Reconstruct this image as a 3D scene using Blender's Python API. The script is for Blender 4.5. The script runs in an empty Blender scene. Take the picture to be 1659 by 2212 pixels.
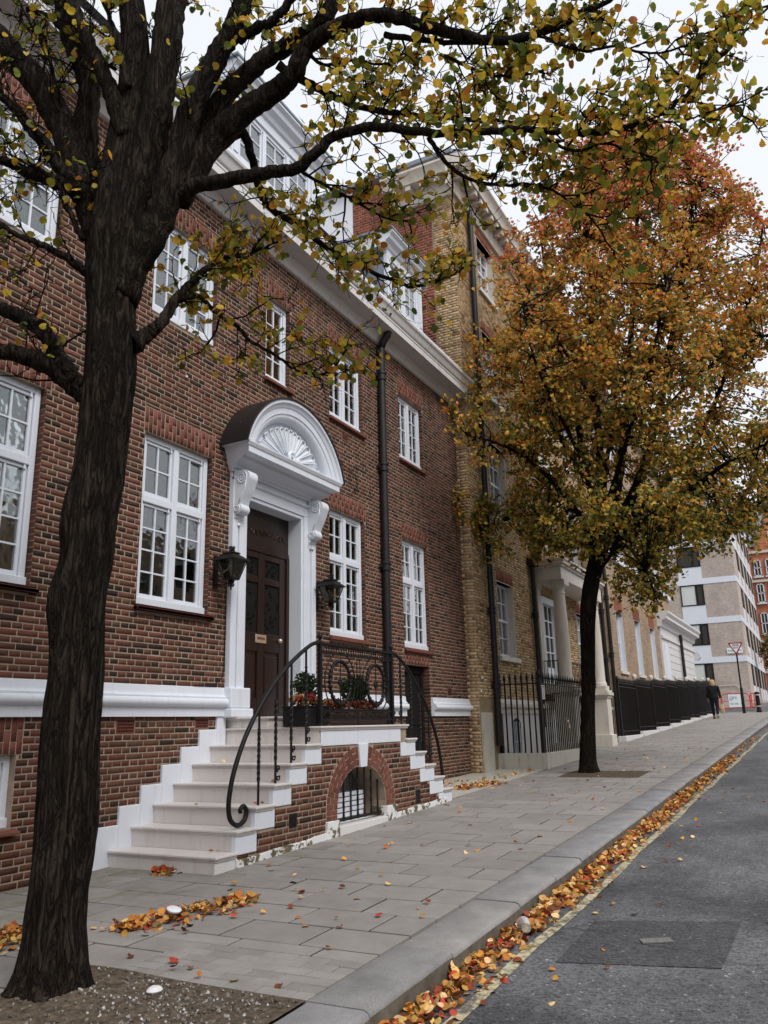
import bpy, bmesh, math, random
import numpy as np
from mathutils import Vector, Matrix, Euler, noise as mnoise

# ---------------------------------------------------------------- camera, sky, sun, exposure
scene = bpy.context.scene
COL = scene.collection
FPX, PW, PH = 1752.3, 1659.0, 2212.0
YAW, PITCH, ROLL = 1.09048598, 0.257796264, -0.0239859831
CAM = np.array([0.0, -5.7, 1.307])

def cam_axes():
    cy, sy, cp, sp = math.cos(YAW), math.sin(YAW), math.cos(PITCH), math.sin(PITCH)
    fw = np.array([sy*cp, cy*cp, sp]); r = np.array([cy, -sy, 0.]); u = np.cross(r, fw)
    c, s = math.cos(ROLL), math.sin(ROLL)
    return c*r+s*u, -s*r+c*u, fw
CR, CU, CF = cam_axes()
HF = np.array([math.sin(YAW), math.cos(YAW), 0.])      # horizontal viewing direction

cam_d = bpy.data.cameras.new('camera')
cam_o = bpy.data.objects.new('camera', cam_d); COL.objects.link(cam_o)
cam_d.sensor_fit = 'HORIZONTAL'; cam_d.sensor_width = 36.0; cam_d.lens = 36.0*FPX/PW
cam_d.clip_start = 0.05; cam_d.clip_end = 1000
cam_o.matrix_world = Matrix(((CR[0], CU[0], -CF[0], CAM[0]), (CR[1], CU[1], -CF[1], CAM[1]), (CR[2], CU[2], -CF[2], CAM[2]), (0, 0, 0, 1)))
scene.camera = cam_o
scene.render.resolution_x = 768; scene.render.resolution_y = 1024
scene.view_settings.view_transform = 'Standard'; scene.view_settings.look = 'None'
scene.view_settings.gamma = 1.0; scene.view_settings.exposure = 0.68
scene.view_settings.use_curve_mapping = False
try:
    scene.cycles.max_bounces = 6; scene.cycles.transparent_max_bounces = 12
    scene.cycles.diffuse_bounces = 3; scene.cycles.glossy_bounces = 3; scene.cycles.transmission_bounces = 4
except Exception: pass

SUN_EL, SUN_AZ = math.radians(48), math.radians(205)   # azimuth measured from +Y towards +X
world = bpy.data.worlds.new('World'); scene.world = world; world.use_nodes = True
wn = world.node_tree; wn.nodes.clear()
w_out = wn.nodes.new('ShaderNodeOutputWorld'); w_bg = wn.nodes.new('ShaderNodeBackground')
sky = wn.nodes.new('ShaderNodeTexSky'); sky.sky_type = 'NISHITA'; sky.sun_disc = False
sky.sun_elevation = SUN_EL; sky.sun_rotation = SUN_AZ
sky.air_density = 1.0; sky.dust_density = 5.0; sky.ozone_density = 1.0
hsv = wn.nodes.new('ShaderNodeHueSaturation'); hsv.inputs['Saturation'].default_value = 0.22
wmix = wn.nodes.new('ShaderNodeMixRGB'); wmix.inputs[0].default_value = 0.72      # the cloud sheet over the clear sky
wmix.inputs[2].default_value = (8.0, 8.3, 8.75, 1)
wn.links.new(sky.outputs[0], hsv.inputs['Color']); wn.links.new(hsv.outputs[0], wmix.inputs[1])
wn.links.new(wmix.outputs[0], w_bg.inputs['Color']); wn.links.new(w_bg.outputs[0], w_out.inputs['Surface'])
w_bg.inputs['Strength'].default_value = 0.09
sun_d = bpy.data.lights.new('sun', 'SUN'); sun_d.energy = 1.35; sun_d.angle = math.radians(24); sun_d.color = (1.0, 0.965, 0.92)
sun_o = bpy.data.objects.new('sun', sun_d); COL.objects.link(sun_o)
sdir = Vector((math.sin(SUN_AZ)*math.cos(SUN_EL), math.cos(SUN_AZ)*math.cos(SUN_EL), math.sin(SUN_EL)))
sun_o.rotation_euler = (-sdir).to_track_quat('-Z', 'Y').to_euler(); sun_o.location = sdir*60

# ---------------------------------------------------------------- helpers
RNG = random.Random(7)
NPR = np.random.default_rng(11)
def G(x):                                              # height of the sloping street
    return 0.033*x if x < 60 else 1.98+0.012*(x-60)
def ray(u, v):
    return CR*(u-PW/2)/FPX - CU*(v-PH/2)/FPX + CF
def at_dist(u, v, hd):                                 # point seen at (u,v), hd metres ahead horizontally
    d = ray(u, v); return CAM + d*(hd/float(d @ HF))

class MB:
    """collects verts / faces"""
    def __init__(s): s.v = []; s.f = []; s.col = []
    def add(s, vs, fs):
        o = len(s.v); s.v.extend([tuple(map(float, p)) for p in vs]); s.f.extend([tuple(i+o for i in f) for f in fs]); return s
    def box(s, x0, x1, y0, y1, z0, z1):
        return s.add([(x0,y0,z0),(x1,y0,z0),(x1,y1,z0),(x0,y1,z0),(x0,y0,z1),(x1,y0,z1),(x1,y1,z1),(x0,y1,z1)],
                     [(0,3,2,1),(4,5,6,7),(0,1,5,4),(1,2,6,5),(2,3,7,6),(3,0,4,7)])
    def slopebox(s, x0, x1, y0, y1, z0, z1, b=None):    # box whose bottom follows the street
        b0 = G(x0)+z0 if b is None else b; b1 = G(x1)+z0 if b is None else b
        return s.add([(x0,y0,b0),(x1,y0,b1),(x1,y1,b1),(x0,y1,b0),(x0,y0,z1),(x1,y0,z1),(x1,y1,z1),(x0,y1,z1)],
                     [(0,3,2,1),(4,5,6,7),(0,1,5,4),(1,2,6,5),(2,3,7,6),(3,0,4,7)])
    def prism_x(s, prof, x0, x1):                       # profile [(y,z)...] swept along x, capped
        n = len(prof)
        vs = [(x0, y, z) for y, z in prof]+[(x1, y, z) for y, z in prof]
        fs = [(i, (i+1) % n, n+(i+1) % n, n+i) for i in range(n)]
        fs += [tuple(range(n-1, -1, -1)), tuple(range(n, 2*n))]
        return s.add(vs, fs)
    def prism_y(s, prof, y0, y1):                       # profile [(x,z)...]
        n = len(prof)
        vs = [(x, y0, z) for x, z in prof]+[(x, y1, z) for x, z in prof]
        fs = [(i, (i+1) % n, n+(i+1) % n, n+i) for i in range(n)]
        fs += [tuple(range(n-1, -1, -1)), tuple(range(n, 2*n))]
        return s.add(vs, fs)
    def prism_z(s, prof, z0, z1):
        n = len(prof)
        vs = [(x, y, z0) for x, y in prof]+[(x, y, z1) for x, y in prof]
        fs = [(i, (i+1) % n, n+(i+1) % n, n+i) for i in range(n)]
        fs += [tuple(range(n-1, -1, -1)), tuple(range(n, 2*n))]
        return s.add(vs, fs)
    def tube(s, pts, rad, sides=8, cap=True, twist=0.0, sq=False):
        pts = [Vector(p) for p in pts]; n = len(pts)
        if not hasattr(rad, '__len__'): rad = [rad]*n
        t0 = (pts[1]-pts[0]).normalized()
        ref = Vector((0, 0, 1)) if abs(t0.z) < .9 else Vector((1, 0, 0))
        a = t0.cross(ref).normalized(); vs = []; fs = []
        for i, p in enumerate(pts):
            t = (pts[min(i+1, n-1)]-pts[max(i-1, 0)])
            if t.length < 1e-9: t = t0
            t.normalize(); a = (a - t*a.dot(t))
            if a.length < 1e-6: a = t.orthogonal()
            a.normalize(); b = t.cross(a)
            for k in range(sides):
                an = 2*math.pi*k/sides+twist*i
                vs.append(p+(a*math.cos(an)+b*math.sin(an))*rad[i])
        for i in range(n-1):
            for k in range(sides):
                k2 = (k+1) % sides
                fs.append((i*sides+k, i*sides+k2, (i+1)*sides+k2, (i+1)*sides+k))
        if cap:
            fs.append(tuple(range(sides-1, -1, -1))); fs.append(tuple((n-1)*sides+k for k in range(sides)))
        return s.add(vs, fs)
    def lathe(s, prof, c, sides=20):                    # profile [(r,z)...] round a vertical axis at c
        n = len(prof); vs = []; fs = []
        for r, z in prof:
            for k in range(sides):
                a = 2*math.pi*k/sides; vs.append((c[0]+r*math.cos(a), c[1]+r*math.sin(a), c[2]+z))
        for i in range(n-1):
            for k in range(sides):
                k2 = (k+1) % sides; fs.append((i*sides+k, i*sides+k2, (i+1)*sides+k2, (i+1)*sides+k))
        fs.append(tuple(range(sides-1, -1, -1))); fs.append(tuple((n-1)*sides+k for k in range(sides)))
        return s.add(vs, fs)
    def arc_sweep(s, prof, cx, cz, a0, a1, n=40, close=True):   # profile [(r,y)] swept round a Y axis
        m = len(prof); vs = []; fs = []
        for i in range(n+1):
            a = a0+(a1-a0)*i/n
            for r, y in prof: vs.append((cx+r*math.cos(a), y, cz+r*math.sin(a)))
        for i in range(n):
            for k in range(m if close else m-1):
                k2 = (k+1) % m; fs.append((i*m+k, (i+1)*m+k, (i+1)*m+k2, i*m+k2))
        if close: fs.append(tuple(range(m))); fs.append(tuple(n*m+k for k in range(m-1, -1, -1)))
        return s.add(vs, fs)
    def ball(s, c, r, seg=10, rings=7, sz=1.0):
        prof = [(max(1e-4, r*math.sin(math.pi*i/rings)), -r*sz*math.cos(math.pi*i/rings)) for i in range(rings+1)]
        return s.lathe(prof, c, seg)
    def mesh(s, name, mat=None, smooth=False):
        me = bpy.data.meshes.new(name); me.from_pydata(s.v, [], s.f)
        if mat: me.materials.append(mat)
        if smooth: me.polygons.foreach_set('use_smooth', [True]*len(me.polygons))
        me.update(); return me
    def build(s, name, mat, parent=None, smooth=False, bevel=0, recalc=True, autosm=None):
        me = s.mesh(name, mat, smooth)
        if recalc:
            bm = bmesh.new(); bm.from_mesh(me); bmesh.ops.recalc_face_normals(bm, faces=bm.faces)
            if autosm is not None:
                for e in bm.edges:
                    if len(e.link_faces) == 2 and e.calc_face_angle(0) > autosm: e.smooth = False
                for f in bm.faces: f.smooth = True
            bm.to_mesh(me); bm.free()
        o = link(name, me, parent)
        if bevel:
            m = o.modifiers.new('bevel', 'BEVEL'); m.width = bevel; m.segments = 2; m.limit_method = 'ANGLE'; m.angle_limit = math.radians(35)
        return o

def link(name, me, parent=None):
    o = bpy.data.objects.new(name, me); COL.objects.link(o)
    if parent is not None: o.parent = parent
    return o
def thing(name, label, cat, group=None, loc=None):
    o = bpy.data.objects.new(name, None); COL.objects.link(o); o.empty_display_size = .1
    if loc: o.location = loc
    return tag(o, label, cat, group)
def tag(o, label, cat, group=None):
    o['label'] = label; o['category'] = cat
    if group: o['group'] = group
    return o
def struct(o): o['kind'] = 'structure'; return o
def stuff(o): o['kind'] = 'stuff'; return o

# ---------------------------------------------------------------- materials
class NT:
    def __init__(s, name):
        s.m = bpy.data.materials.new(name); s.m.use_nodes = True; s.t = s.m.node_tree; s.t.nodes.clear()
        s.out = s.n('ShaderNodeOutputMaterial')
    def n(s, ty, **kw):
        nd = s.t.nodes.new(ty)
        for k, v in kw.items(): setattr(nd, k, v)
        return nd
    def l(s, a, b): s.t.links.new(a, b)
    def coord(s, kind='Object', scale=(1, 1, 1)):
        tc = s.n('ShaderNodeTexCoord'); mp = s.n('ShaderNodeMapping'); mp.inputs['Scale'].default_value = scale
        s.l(tc.outputs[kind], mp.inputs[0]); return mp.outputs[0]
    def world(s, scale=(1, 1, 1)):
        g = s.n('ShaderNodeNewGeometry'); mp = s.n('ShaderNodeMapping'); mp.inputs['Scale'].default_value = scale
        s.l(g.outputs['Position'], mp.inputs[0]); return mp.outputs[0]
    def noise(s, vec, scale, detail=4, rough=.55, dist=0):
        t = s.n('ShaderNodeTexNoise'); t.inputs['Scale'].default_value = scale; t.inputs['Detail'].default_value = detail
        t.inputs['Roughness'].default_value = rough; t.inputs['Distortion'].default_value = dist
        if vec: s.l(vec, t.inputs['Vector'])
        return t.outputs['Fac']
    def ramp(s, fac, stops, interp='LINEAR'):
        r = s.n('ShaderNodeValToRGB'); r.color_ramp.interpolation = interp; e = r.color_ramp.elements
        while len(e) < len(stops): e.new(.5)
        for el, (p, c) in zip(e, stops):
            el.position = p; el.color = (c, c, c, 1) if not hasattr(c, '__len__') else (*c, 1)
        s.l(fac, r.inputs[0]); return r.outputs[0]
    def mix(s, fac, a, b, mode='MIX'):
        m = s.n('ShaderNodeMixRGB', blend_type=mode)
        for i, v in enumerate((fac, a, b)):
            sock = m.inputs[i]
            if hasattr(v, 'is_linked'): s.l(v, sock)
            elif hasattr(v, '__len__'): sock.default_value = (*v, 1)
            else: sock.default_value = v if i == 0 else (v, v, v, 1)
        return m.outputs[0]
    def math(s, op, a, b=0.):
        m = s.n('ShaderNodeMath', operation=op)
        for sock, v in ((m.inputs[0], a), (m.inputs[1], b)):
            if hasattr(v, 'is_linked'): s.l(v, sock)
            else: sock.default_value = v
        return m.outputs[0]
    def bump(s, h, strength=.3, dist=.01):
        b = s.n('ShaderNodeBump'); b.inputs['Strength'].default_value = strength; b.inputs['Distance'].default_value = dist
        s.l(h, b.inputs['Height']); return b.outputs[0]
    def bsdf(s, color, rough=.6, spec=.3, normal=None, metal=0.):
        b = s.n('ShaderNodeBsdfPrincipled')
        for nm, v in (('Base Color', color), ('Roughness', rough), ('Metallic', metal), ('Specular IOR Level', spec)):
            if hasattr(v, 'is_linked'): s.l(v, b.inputs[nm])
            elif hasattr(v, '__len__'): b.inputs[nm].default_value = (*v, 1)
            else: b.inputs[nm].default_value = v
        if normal: s.l(normal, b.inputs['Normal'])
        s.l(b.outputs[0], s.out.inputs[0]); return b
    def rnd(s):                                        # a random number for every loose piece
        g = s.n('ShaderNodeNewGeometry'); oi = s.n('ShaderNodeObjectInfo')
        a = s.math('ADD', g.outputs['Random Per Island'], oi.outputs['Random']); return s.math('FRACT', a)

def brick_mat(name, stops, stain=(.5, .45, .42), rough=.85):
    n = NT(name); r = n.rnd(); base = n.ramp(r, stops)
    w = n.world()
    fine = n.noise(w, 60, 5, .7); col = n.mix(.55, base, n.ramp(fine, [(.25, .45), (.75, 1.45)]), 'MULTIPLY')
    big = n.noise(w, .9, 4, .6); col = n.mix(n.ramp(big, [(.45, 0.), (.75, .45)]), col, n.mix(1., col, stain, 'MULTIPLY'))
    n.bsdf(col, rough, .2, n.bump(n.noise(w, 130, 4, .7), .5, .004)); return n.m
M = {}
M['brick'] = brick_mat('red_brown_brick', [(0, (.030, .019, .015)), (.14, (.050, .029, .021)), (.28, (.088, .037, .025)), (.5, (.116, .046, .031)), (.68, (.135, .051, .034)), (.84, (.100, .054, .036)), (1, (.165, .063, .043))])
M['soldier'] = brick_mat('rubbed_red_brick', [(0, (.12, .046, .034)), (.5, (.165, .060, .044)), (1, (.20, .072, .054))])
M['yellow_brick'] = brick_mat('yellow_stock_brick', [(0, (.18, .115, .062)), (.15, (.34, .225, .12)), (.5, (.47, .325, .18)), (.75, (.54, .39, .225)), (.9, (.37, .24, .13)), (1, (.58, .44, .27))], (.62, .58, .5))
M['red_wall_brick'] = brick_mat('orange_red_brick', [(0, (.17, .055, .035)), (.5, (.24, .075, .048)), (1, (.30, .10, .062))])
def simple(name, col, rough=.6, spec=.3, var=.12, vs=3., bump=0., bs=80., metal=0.):
    n = NT(name); w = n.world()
    c = n.mix(1., col, n.ramp(n.noise(w, vs, 5, .65), [(.3, 1-var), (.7, 1+var)]), 'MULTIPLY')
    n.bsdf(c, rough, spec, n.bump(n.noise(w, bs, 4), bump, .004) if bump else None, metal); return n.m
M['mortar'] = simple('mortar', (.32, .25, .19), .95, .1, .22, 6, .4, 150)
M['mortar_yellow'] = simple('mortar_grey', (.24, .19, .12), .95, .1, .2, 6, .3, 150)
def paint_mat(name, col, dirt=(.62, .58, .53), amt=.5):
    n = NT(name); w = n.world(); ws = n.world((5, 5, .8))
    f = n.ramp(n.noise(ws, 2.2, 6, .7), [(.52, 0.), (.8, amt)])
    c = n.mix(f, col, n.mix(1., col, dirt, 'MULTIPLY'))
    n.bsdf(c, n.ramp(n.noise(w, 8, 3), [(.3, .38), (.7, .55)]), .35, n.bump(n.noise(w, 45, 4), .12, .003)); return n.m
M['white'] = paint_mat('white_gloss_paint', (.655, .685, .75), amt=.35)
M['white_old'] = paint_mat('weathered_white_paint', (.62, .61, .61), (.55, .5, .43), .75)
M['stone'] = paint_mat('pale_stone', (.60, .56, .50), (.6, .55, .48), .8)
M['step'] = paint_mat('pale_stone_step', (.60, .565, .545), (.66, .6, .54), .7)
def peel_mat():
    n = NT('peeling_white_paint'); w = n.world()
    f = n.ramp(n.noise(w, 9, 6, .65, .4), [(.50, 0.), (.53, 1.)])
    under = n.mix(n.ramp(n.noise(w, 14, 4), [(.4, 0.), (.6, 1.)]), (.16, .13, .05), (.09, .085, .06))
    n.bsdf(n.mix(f, (.68, .68, .68), under), .7, .25, n.bump(f, .4, .004)); return n.m
M['peel'] = peel_mat()
M['lead'] = simple('black_lead_sheet', (.011, .010, .0105), .38, .5, .3, 4)
M['slate'] = simple('blue_grey_slate', (.19, .215, .25), .5, .4, .25, 5, .2, 40)
M['iron'] = simple('black_painted_iron', (.009, .008, .008), .5, .22, .2, 10, .25, 90)
M['pipe'] = simple('dark_painted_pipe', (.017, .015, .016), .42, .3, .25, 9, .1, 40)
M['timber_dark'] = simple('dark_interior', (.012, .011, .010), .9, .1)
M['room'] = simple('dim_room', (.05, .048, .042), .9, .1)
M['tile_sill'] = simple('red_tile_sill', (.16, .06, .042), .75, .2, .25, 12, .3, 90)
M['terracotta'] = simple('terracotta_vent', (.15, .045, .032), .8, .2, .2, 20)
M['concrete'] = paint_mat('stained_render', (.46, .44, .38), (.35, .33, .26), .95)
def wood_mat():
    n = NT('mahogany_door'); w = n.world((14, 14, 1.2))
    c = n.ramp(n.noise(w, 3, 6, .6, .8), [(.3, (.010, .0045, .003)), (.55, (.020, .008, .005)), (.75, (.036, .013, .007))])
    n.bsdf(c, .32, .5, n.bump(n.noise(w, 8, 4), .15, .002)); return n.m
M['door'] = wood_mat()
M['brass'] = simple('aged_pale_brass', (.62, .46, .34), .35, .5, .15, 30, metal=.6)
def glass_mat(name, tint=(.9, .95, .95), boost=2.2, wob=.35):
    n = NT(name); w = n.world()
    fr = n.n('ShaderNodeFresnel'); fr.inputs['IOR'].default_value = 1.52
    nb = n.bump(n.noise(w, 5, 2), wob, .01); n.l(nb, fr.inputs['Normal'])
    gl = n.n('ShaderNodeBsdfGlossy'); gl.inputs['Roughness'].default_value = .03; gl.inputs['Color'].default_value = (1, 1, 1, 1)
    n.l(nb, gl.inputs['Normal'])
    tr = n.n('ShaderNodeBsdfTransparent'); tr.inputs['Color'].default_value = (*tint, 1)
    mx = n.n('ShaderNodeMixShader'); n.l(n.math('MINIMUM', n.math('MULTIPLY', fr.outputs[0], boost), .95), mx.inputs[0])
    n.l(tr.outputs[0], mx.inputs[1]); n.l(gl.outputs[0], mx.inputs[2]); n.l(mx.outputs[0], n.out.inputs[0]); return n.m
M['glass'] = glass_mat('window_glass')
M['smoked'] = glass_mat('smoked_lantern_glass', (.62, .56, .45), 1.0)
def curtain_mat(name, a, b):
    n = NT(name); w = n.world((9, 9, .35))
    n.bsdf(n.ramp(n.noise(w, 2.0, 4, .6, .3), [(.3, a), (.7, b)]), .9, .1); return n.m
M['net'] = curtain_mat('net_curtain', (.16, .155, .10), (.40, .39, .31))
M['net_sheen'] = curtain_mat('net_curtain_with_sheen', (.27, .265, .22), (.56, .55, .5))  # net colour lightened to imitate grey reflections on the panes
M['blind'] = curtain_mat('pale_blind_sky_sheen', (.5, .52, .5), (.62, .64, .62))  # blind tone, also used to imitate sky reflected in two upper windows
M['pinkish'] = curtain_mat('warm_curtain', (.48, .38, .32), (.62, .52, .46))
def bark_mat(name, dark, mid, sc=1.0):
    n = NT(name); w2 = n.world()
    wz = n.world((11*sc, 11*sc, 1.5*sc))
    a = n.noise(wz, 2.0, 5, .62, 1.1)                       # long plates
    ridge = n.math('ABSOLUTE', n.math('SUBTRACT', a, .5))    # 0 in the furrows
    f = n.ramp(ridge, [(.0, 0.), (.035, .45), (.10, 1.)])
    b = n.noise(n.world((38, 38, 12)), 1.6, 6, .72); big = n.noise(w2, 3.0, 4)
    h = n.math('ADD', f, n.math('MULTIPLY', b, .9))
    c = n.mix(f, dark, n.ramp(b, [(.3, tuple(q*.5 for q in mid)), (.55, mid), (.78, tuple(q*1.9 for q in mid))]))
    c = n.mix(n.ramp(big, [(.5, 0.), (.75, .4)]), c, tuple(q*.55 for q in mid))
    c = n.mix(n.ramp(n.noise(w2, 2.2, 4), [(.58, 0.), (.75, .28)]), c, (.040, .042, .024))
    n.bsdf(c, .95, .10, n.bump(h, 1.0, .035)); return n.m
M['bark'] = bark_mat('dark_furrowed_bark', (.007, .005, .004), (.052, .040, .031))
M['bark2'] = bark_mat('dark_bark', (.006, .0045, .0035), (.030, .022, .016))
def leaf_mat(name, trans=.45, rough=.55):
    n = NT(name); at = n.n('ShaderNodeAttribute'); at.attribute_name = 'Col'
    w = n.world(); c = n.mix(1., at.outputs['Color'], n.ramp(n.noise(w, 70, 3), [(.3, .75), (.7, 1.2)]), 'MULTIPLY')
    b = n.bsdf(c, rough, .25); tl = n.n('ShaderNodeBsdfTranslucent'); n.l(c, tl.inputs['Color'])
    mx = n.n('ShaderNodeMixShader'); mx.inputs[0].default_value = trans
    n.l(b.outputs[0], mx.inputs[1]); n.l(tl.outputs[0], mx.inputs[2]); n.l(mx.outputs[0], n.out.inputs[0]); return n.m
M['leaf'] = leaf_mat('autumn_leaf'); M['litter'] = leaf_mat('dry_fallen_leaf', .15, .7)
def asphalt_mat(name, a, b):
    n = NT(name); w = n.world()
    spk = n.n('ShaderNodeTexVoronoi'); spk.inputs['Scale'].default_value = 75; n.l(w, spk.inputs['Vector'])
    sp = n.ramp(spk.outputs['Color'], [(.1, .42), (.5, 1.0), (.9, 1.35), (.96, 3.2)])
    big = n.noise(w, .75, 6, .62, .3); med = n.noise(n.world((1.2, 5, 1)), 2.2, 5, .6)
    c = n.ramp(big, [(.36, a), (.62, b)]); c = n.mix(.5, c, n.ramp(med, [(.3, .72), (.7, 1.3)]), 'MULTIPLY'); c = n.mix(1., c, sp, 'MULTIPLY')
    crack = n.n('ShaderNodeTexVoronoi', feature='DISTANCE_TO_EDGE'); crack.inputs['Scale'].default_value = .55
    wv = n.n('ShaderNodeMixRGB', blend_type='ADD'); wv.inputs[0].default_value = .3; n.l(w, wv.inputs[1]); nz = n.n('ShaderNodeTexNoise'); nz.inputs['Scale'].default_value = 3; n.l(w, nz.inputs['Vector']); n.l(nz.outputs['Color'], wv.inputs[2]); n.l(wv.outputs[0], crack.inputs['Vector'])
    ck = n.math('MULTIPLY', n.ramp(crack.outputs['Distance'], [(.0, 1.), (.006, 0.)]), n.ramp(n.noise(w, .5, 3), [(.5, 0.), (.58, .75)]))
    c = n.mix(ck, c, (.018, .018, .018))
    hb = n.math('ADD', spk.outputs['Distance'], n.math('MULTIPLY', n.noise(w, 260, 3), .4))
    n.bsdf(c, n.ramp(big, [(.35, .62), (.65, .82)]), .35, n.bump(hb, .75, .006)); return n.m
M['asphalt'] = asphalt_mat('worn_asphalt', (.054, .055, .060), (.135, .136, .145))
M['asphalt_patch'] = asphalt_mat('newer_asphalt_patch', (.052, .053, .057), (.07, .071, .076))
def slab_mat():
    n = NT('grey_paving_slab'); w = n.world(); r = n.rnd()
    c = n.ramp(r, [(0, (.215, .20, .188)), (.35, (.25, .234, .22)), (.7, (.275, .257, .243)), (1, (.235, .219, .208))])
    c = n.mix(.5, c, n.ramp(n.noise(w, 5, 6, .65), [(.3, .72), (.7, 1.22)]), 'MULTIPLY')
    c = n.mix(.6, c, n.ramp(n.noise(w, 190, 3, .7), [(.3, .72), (.7, 1.25)]), 'MULTIPLY')
    sep = n.n('ShaderNodeSeparateXYZ'); g = n.n('ShaderNodeNewGeometry'); n.l(g.outputs['Position'], sep.inputs[0])
    moss = n.math('MULTIPLY', n.ramp(n.math('ADD', n.noise(w, 3.5, 5, .65), n.math('MULTIPLY', sep.outputs['Y'], .10)), [(.38, 0.), (.6, .75)]), 1.)
    c = n.mix(moss, c, (.125, .125, .075))
    n.bsdf(c, .8, .28, n.bump(n.noise(w, 160, 4, .7), .35, .004)); return n.m
M['slab'] = slab_mat()
M['joint'] = simple('dirty_joint', (.030, .028, .018), .95, .1, .4, 8, .5, 120)
def granite_mat():
    n = NT('granite_kerb'); w = n.world(); r = n.rnd()
    c = n.ramp(r, [(0, (.20, .195, .2)), (.5, (.265, .255, .25)), (1, (.225, .225, .235))])
    c = n.mix(.7, c, n.ramp(n.noise(w, 170, 3, .8), [(.32, .5), (.5, 1.), (.7, 1.5)]), 'MULTIPLY')
    c = n.mix(.8, c, n.ramp(n.noise(w, 4, 6, .65), [(.3, .68), (.7, 1.25)]), 'MULTIPLY')
    n.bsdf(c, .75, .3, n.bump(n.noise(w, 90, 4, .7), .35, .005)); return n.m
M['granite'] = granite_mat()
def line_mat():
    n = NT('worn_yellow_line'); w = n.world()
    f = n.ramp(n.noise(w, 16, 6, .75), [(.42, 0.), (.55, 1.)])
    n.bsdf(n.mix(f, (.12, .115, .10), n.ramp(n.noise(w, 5, 4), [(.3, (.44, .37, .21)), (.7, (.56, .51, .36))])), .75, .2, n.bump(n.noise(w, 150, 3), .3, .003)); return n.m
M['line'] = line_mat()
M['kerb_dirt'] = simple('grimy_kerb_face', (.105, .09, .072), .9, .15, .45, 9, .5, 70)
M['soil'] = simple('bare_soil', (.088, .068, .050), .95, .1, .65, 26, 1., 55)
M['pebble'] = NT('pale_pebbles').m
def pebble_mat():
    n = NT('pale_pebbles'); n.bsdf(n.ramp(n.rnd(), [(0, (.06, .05, .042)), (.5, (.15, .125, .105)), (.85, (.28, .26, .25)), (1, (.5, .5, .51))]), .8, .2); return n.m
M['pebble'] = pebble_mat()
def print_mat(name, col, rough=.4): n = NT(name); n.bsdf(col, rough, .4); return n.m
M['sign_red'] = print_mat('sign_red', (.30, .014, .022)); M['sign_white'] = print_mat('sign_white', (.78, .76, .78)); M['sign_black'] = print_mat('sign_black', (.012, .012, .014))
M['barrier_red'] = print_mat('barrier_red_plastic', (.55, .03, .035)); M['barrier_white'] = print_mat('barrier_white_board', (.76, .80, .82)); M['print_blue'] = print_mat('blue_grey_print', (.22, .32, .40)); M['name_green'] = print_mat('street_name_print', (.16, .26, .28))
def link(name, me, parent=None):
    o = bpy.data.objects.new(name, me); COL.objects.link(o)
    if parent is not None:
        o.parent = parent
        if parent.type == 'EMPTY': o.matrix_parent_inverse = Matrix.Translation(-parent.location)
    return o

# ---------------------------------------------------------------- brickwork
def courses(u0, u1, v0, v1, holes, course, L, joint, keep=None, seed=1):
    out = []; rg = random.Random(seed); k = 0
    n = int(round((v1-v0)/course))
    for k in range(n):
        va = v0+k*course; vb = va+course-joint
        ex = []
        for h in holes:
            if callable(h): ex += h(va, vb)
            elif h[2] < vb-.004 and h[3] > va+.004: ex.append((h[0], h[1]))
        for h in holes:                                # low cut bricks where an opening starts or ends inside a course
            if callable(h): continue
            for p0, p1 in ((va, h[2]-.005), (h[3]+.005, vb)):
                if va < p0+1e-6 and p1 < vb+1e-6 and p1-p0 > .012 and (h[2] < vb-.004 and h[3] > va+.004):
                    m_ = (p0+p1)/2; x = max(h[0], u0)
                    while x < min(h[1], u1)-.02:
                        x2 = min(x+L, h[1], u1)
                        if not any((not callable(g)) and g is not h and g[0] < (x+x2)/2 < g[1] and g[2] < p1-.002 and g[3] > p0+.002 for g in holes) and not (keep and not keep(x, x2, p0, p1)):
                            out.append((x+joint*.5, x2-joint*.5, p0, p1))
                        x = x2
        ex.sort(); segs = []; cur = u0
        for a, b in ex:
            if a > cur: segs.append((cur, min(a, u1)))
            cur = max(cur, b)
        if cur < u1: segs.append((cur, u1))
        for a, b in segs:
            if b-a < .012: continue
            st = L if k % 2 == 0 else L/2
            off = 0 if k % 2 == 0 else L/4
            i = math.floor((a-off)/st); edges = [a]
            x = (i+1)*st+off
            while x < b-.02:
                if x-a > .02: edges.append(x)
                x += st
            edges.append(b)
            for e0, e1 in zip(edges[:-1], edges[1:]):
                if e1-e0 < .015: continue
                if keep and not keep(e0, e1, va, vb): continue
                out.append((e0+joint*.5, e1-joint*.5, va, vb))
    return out
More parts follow.
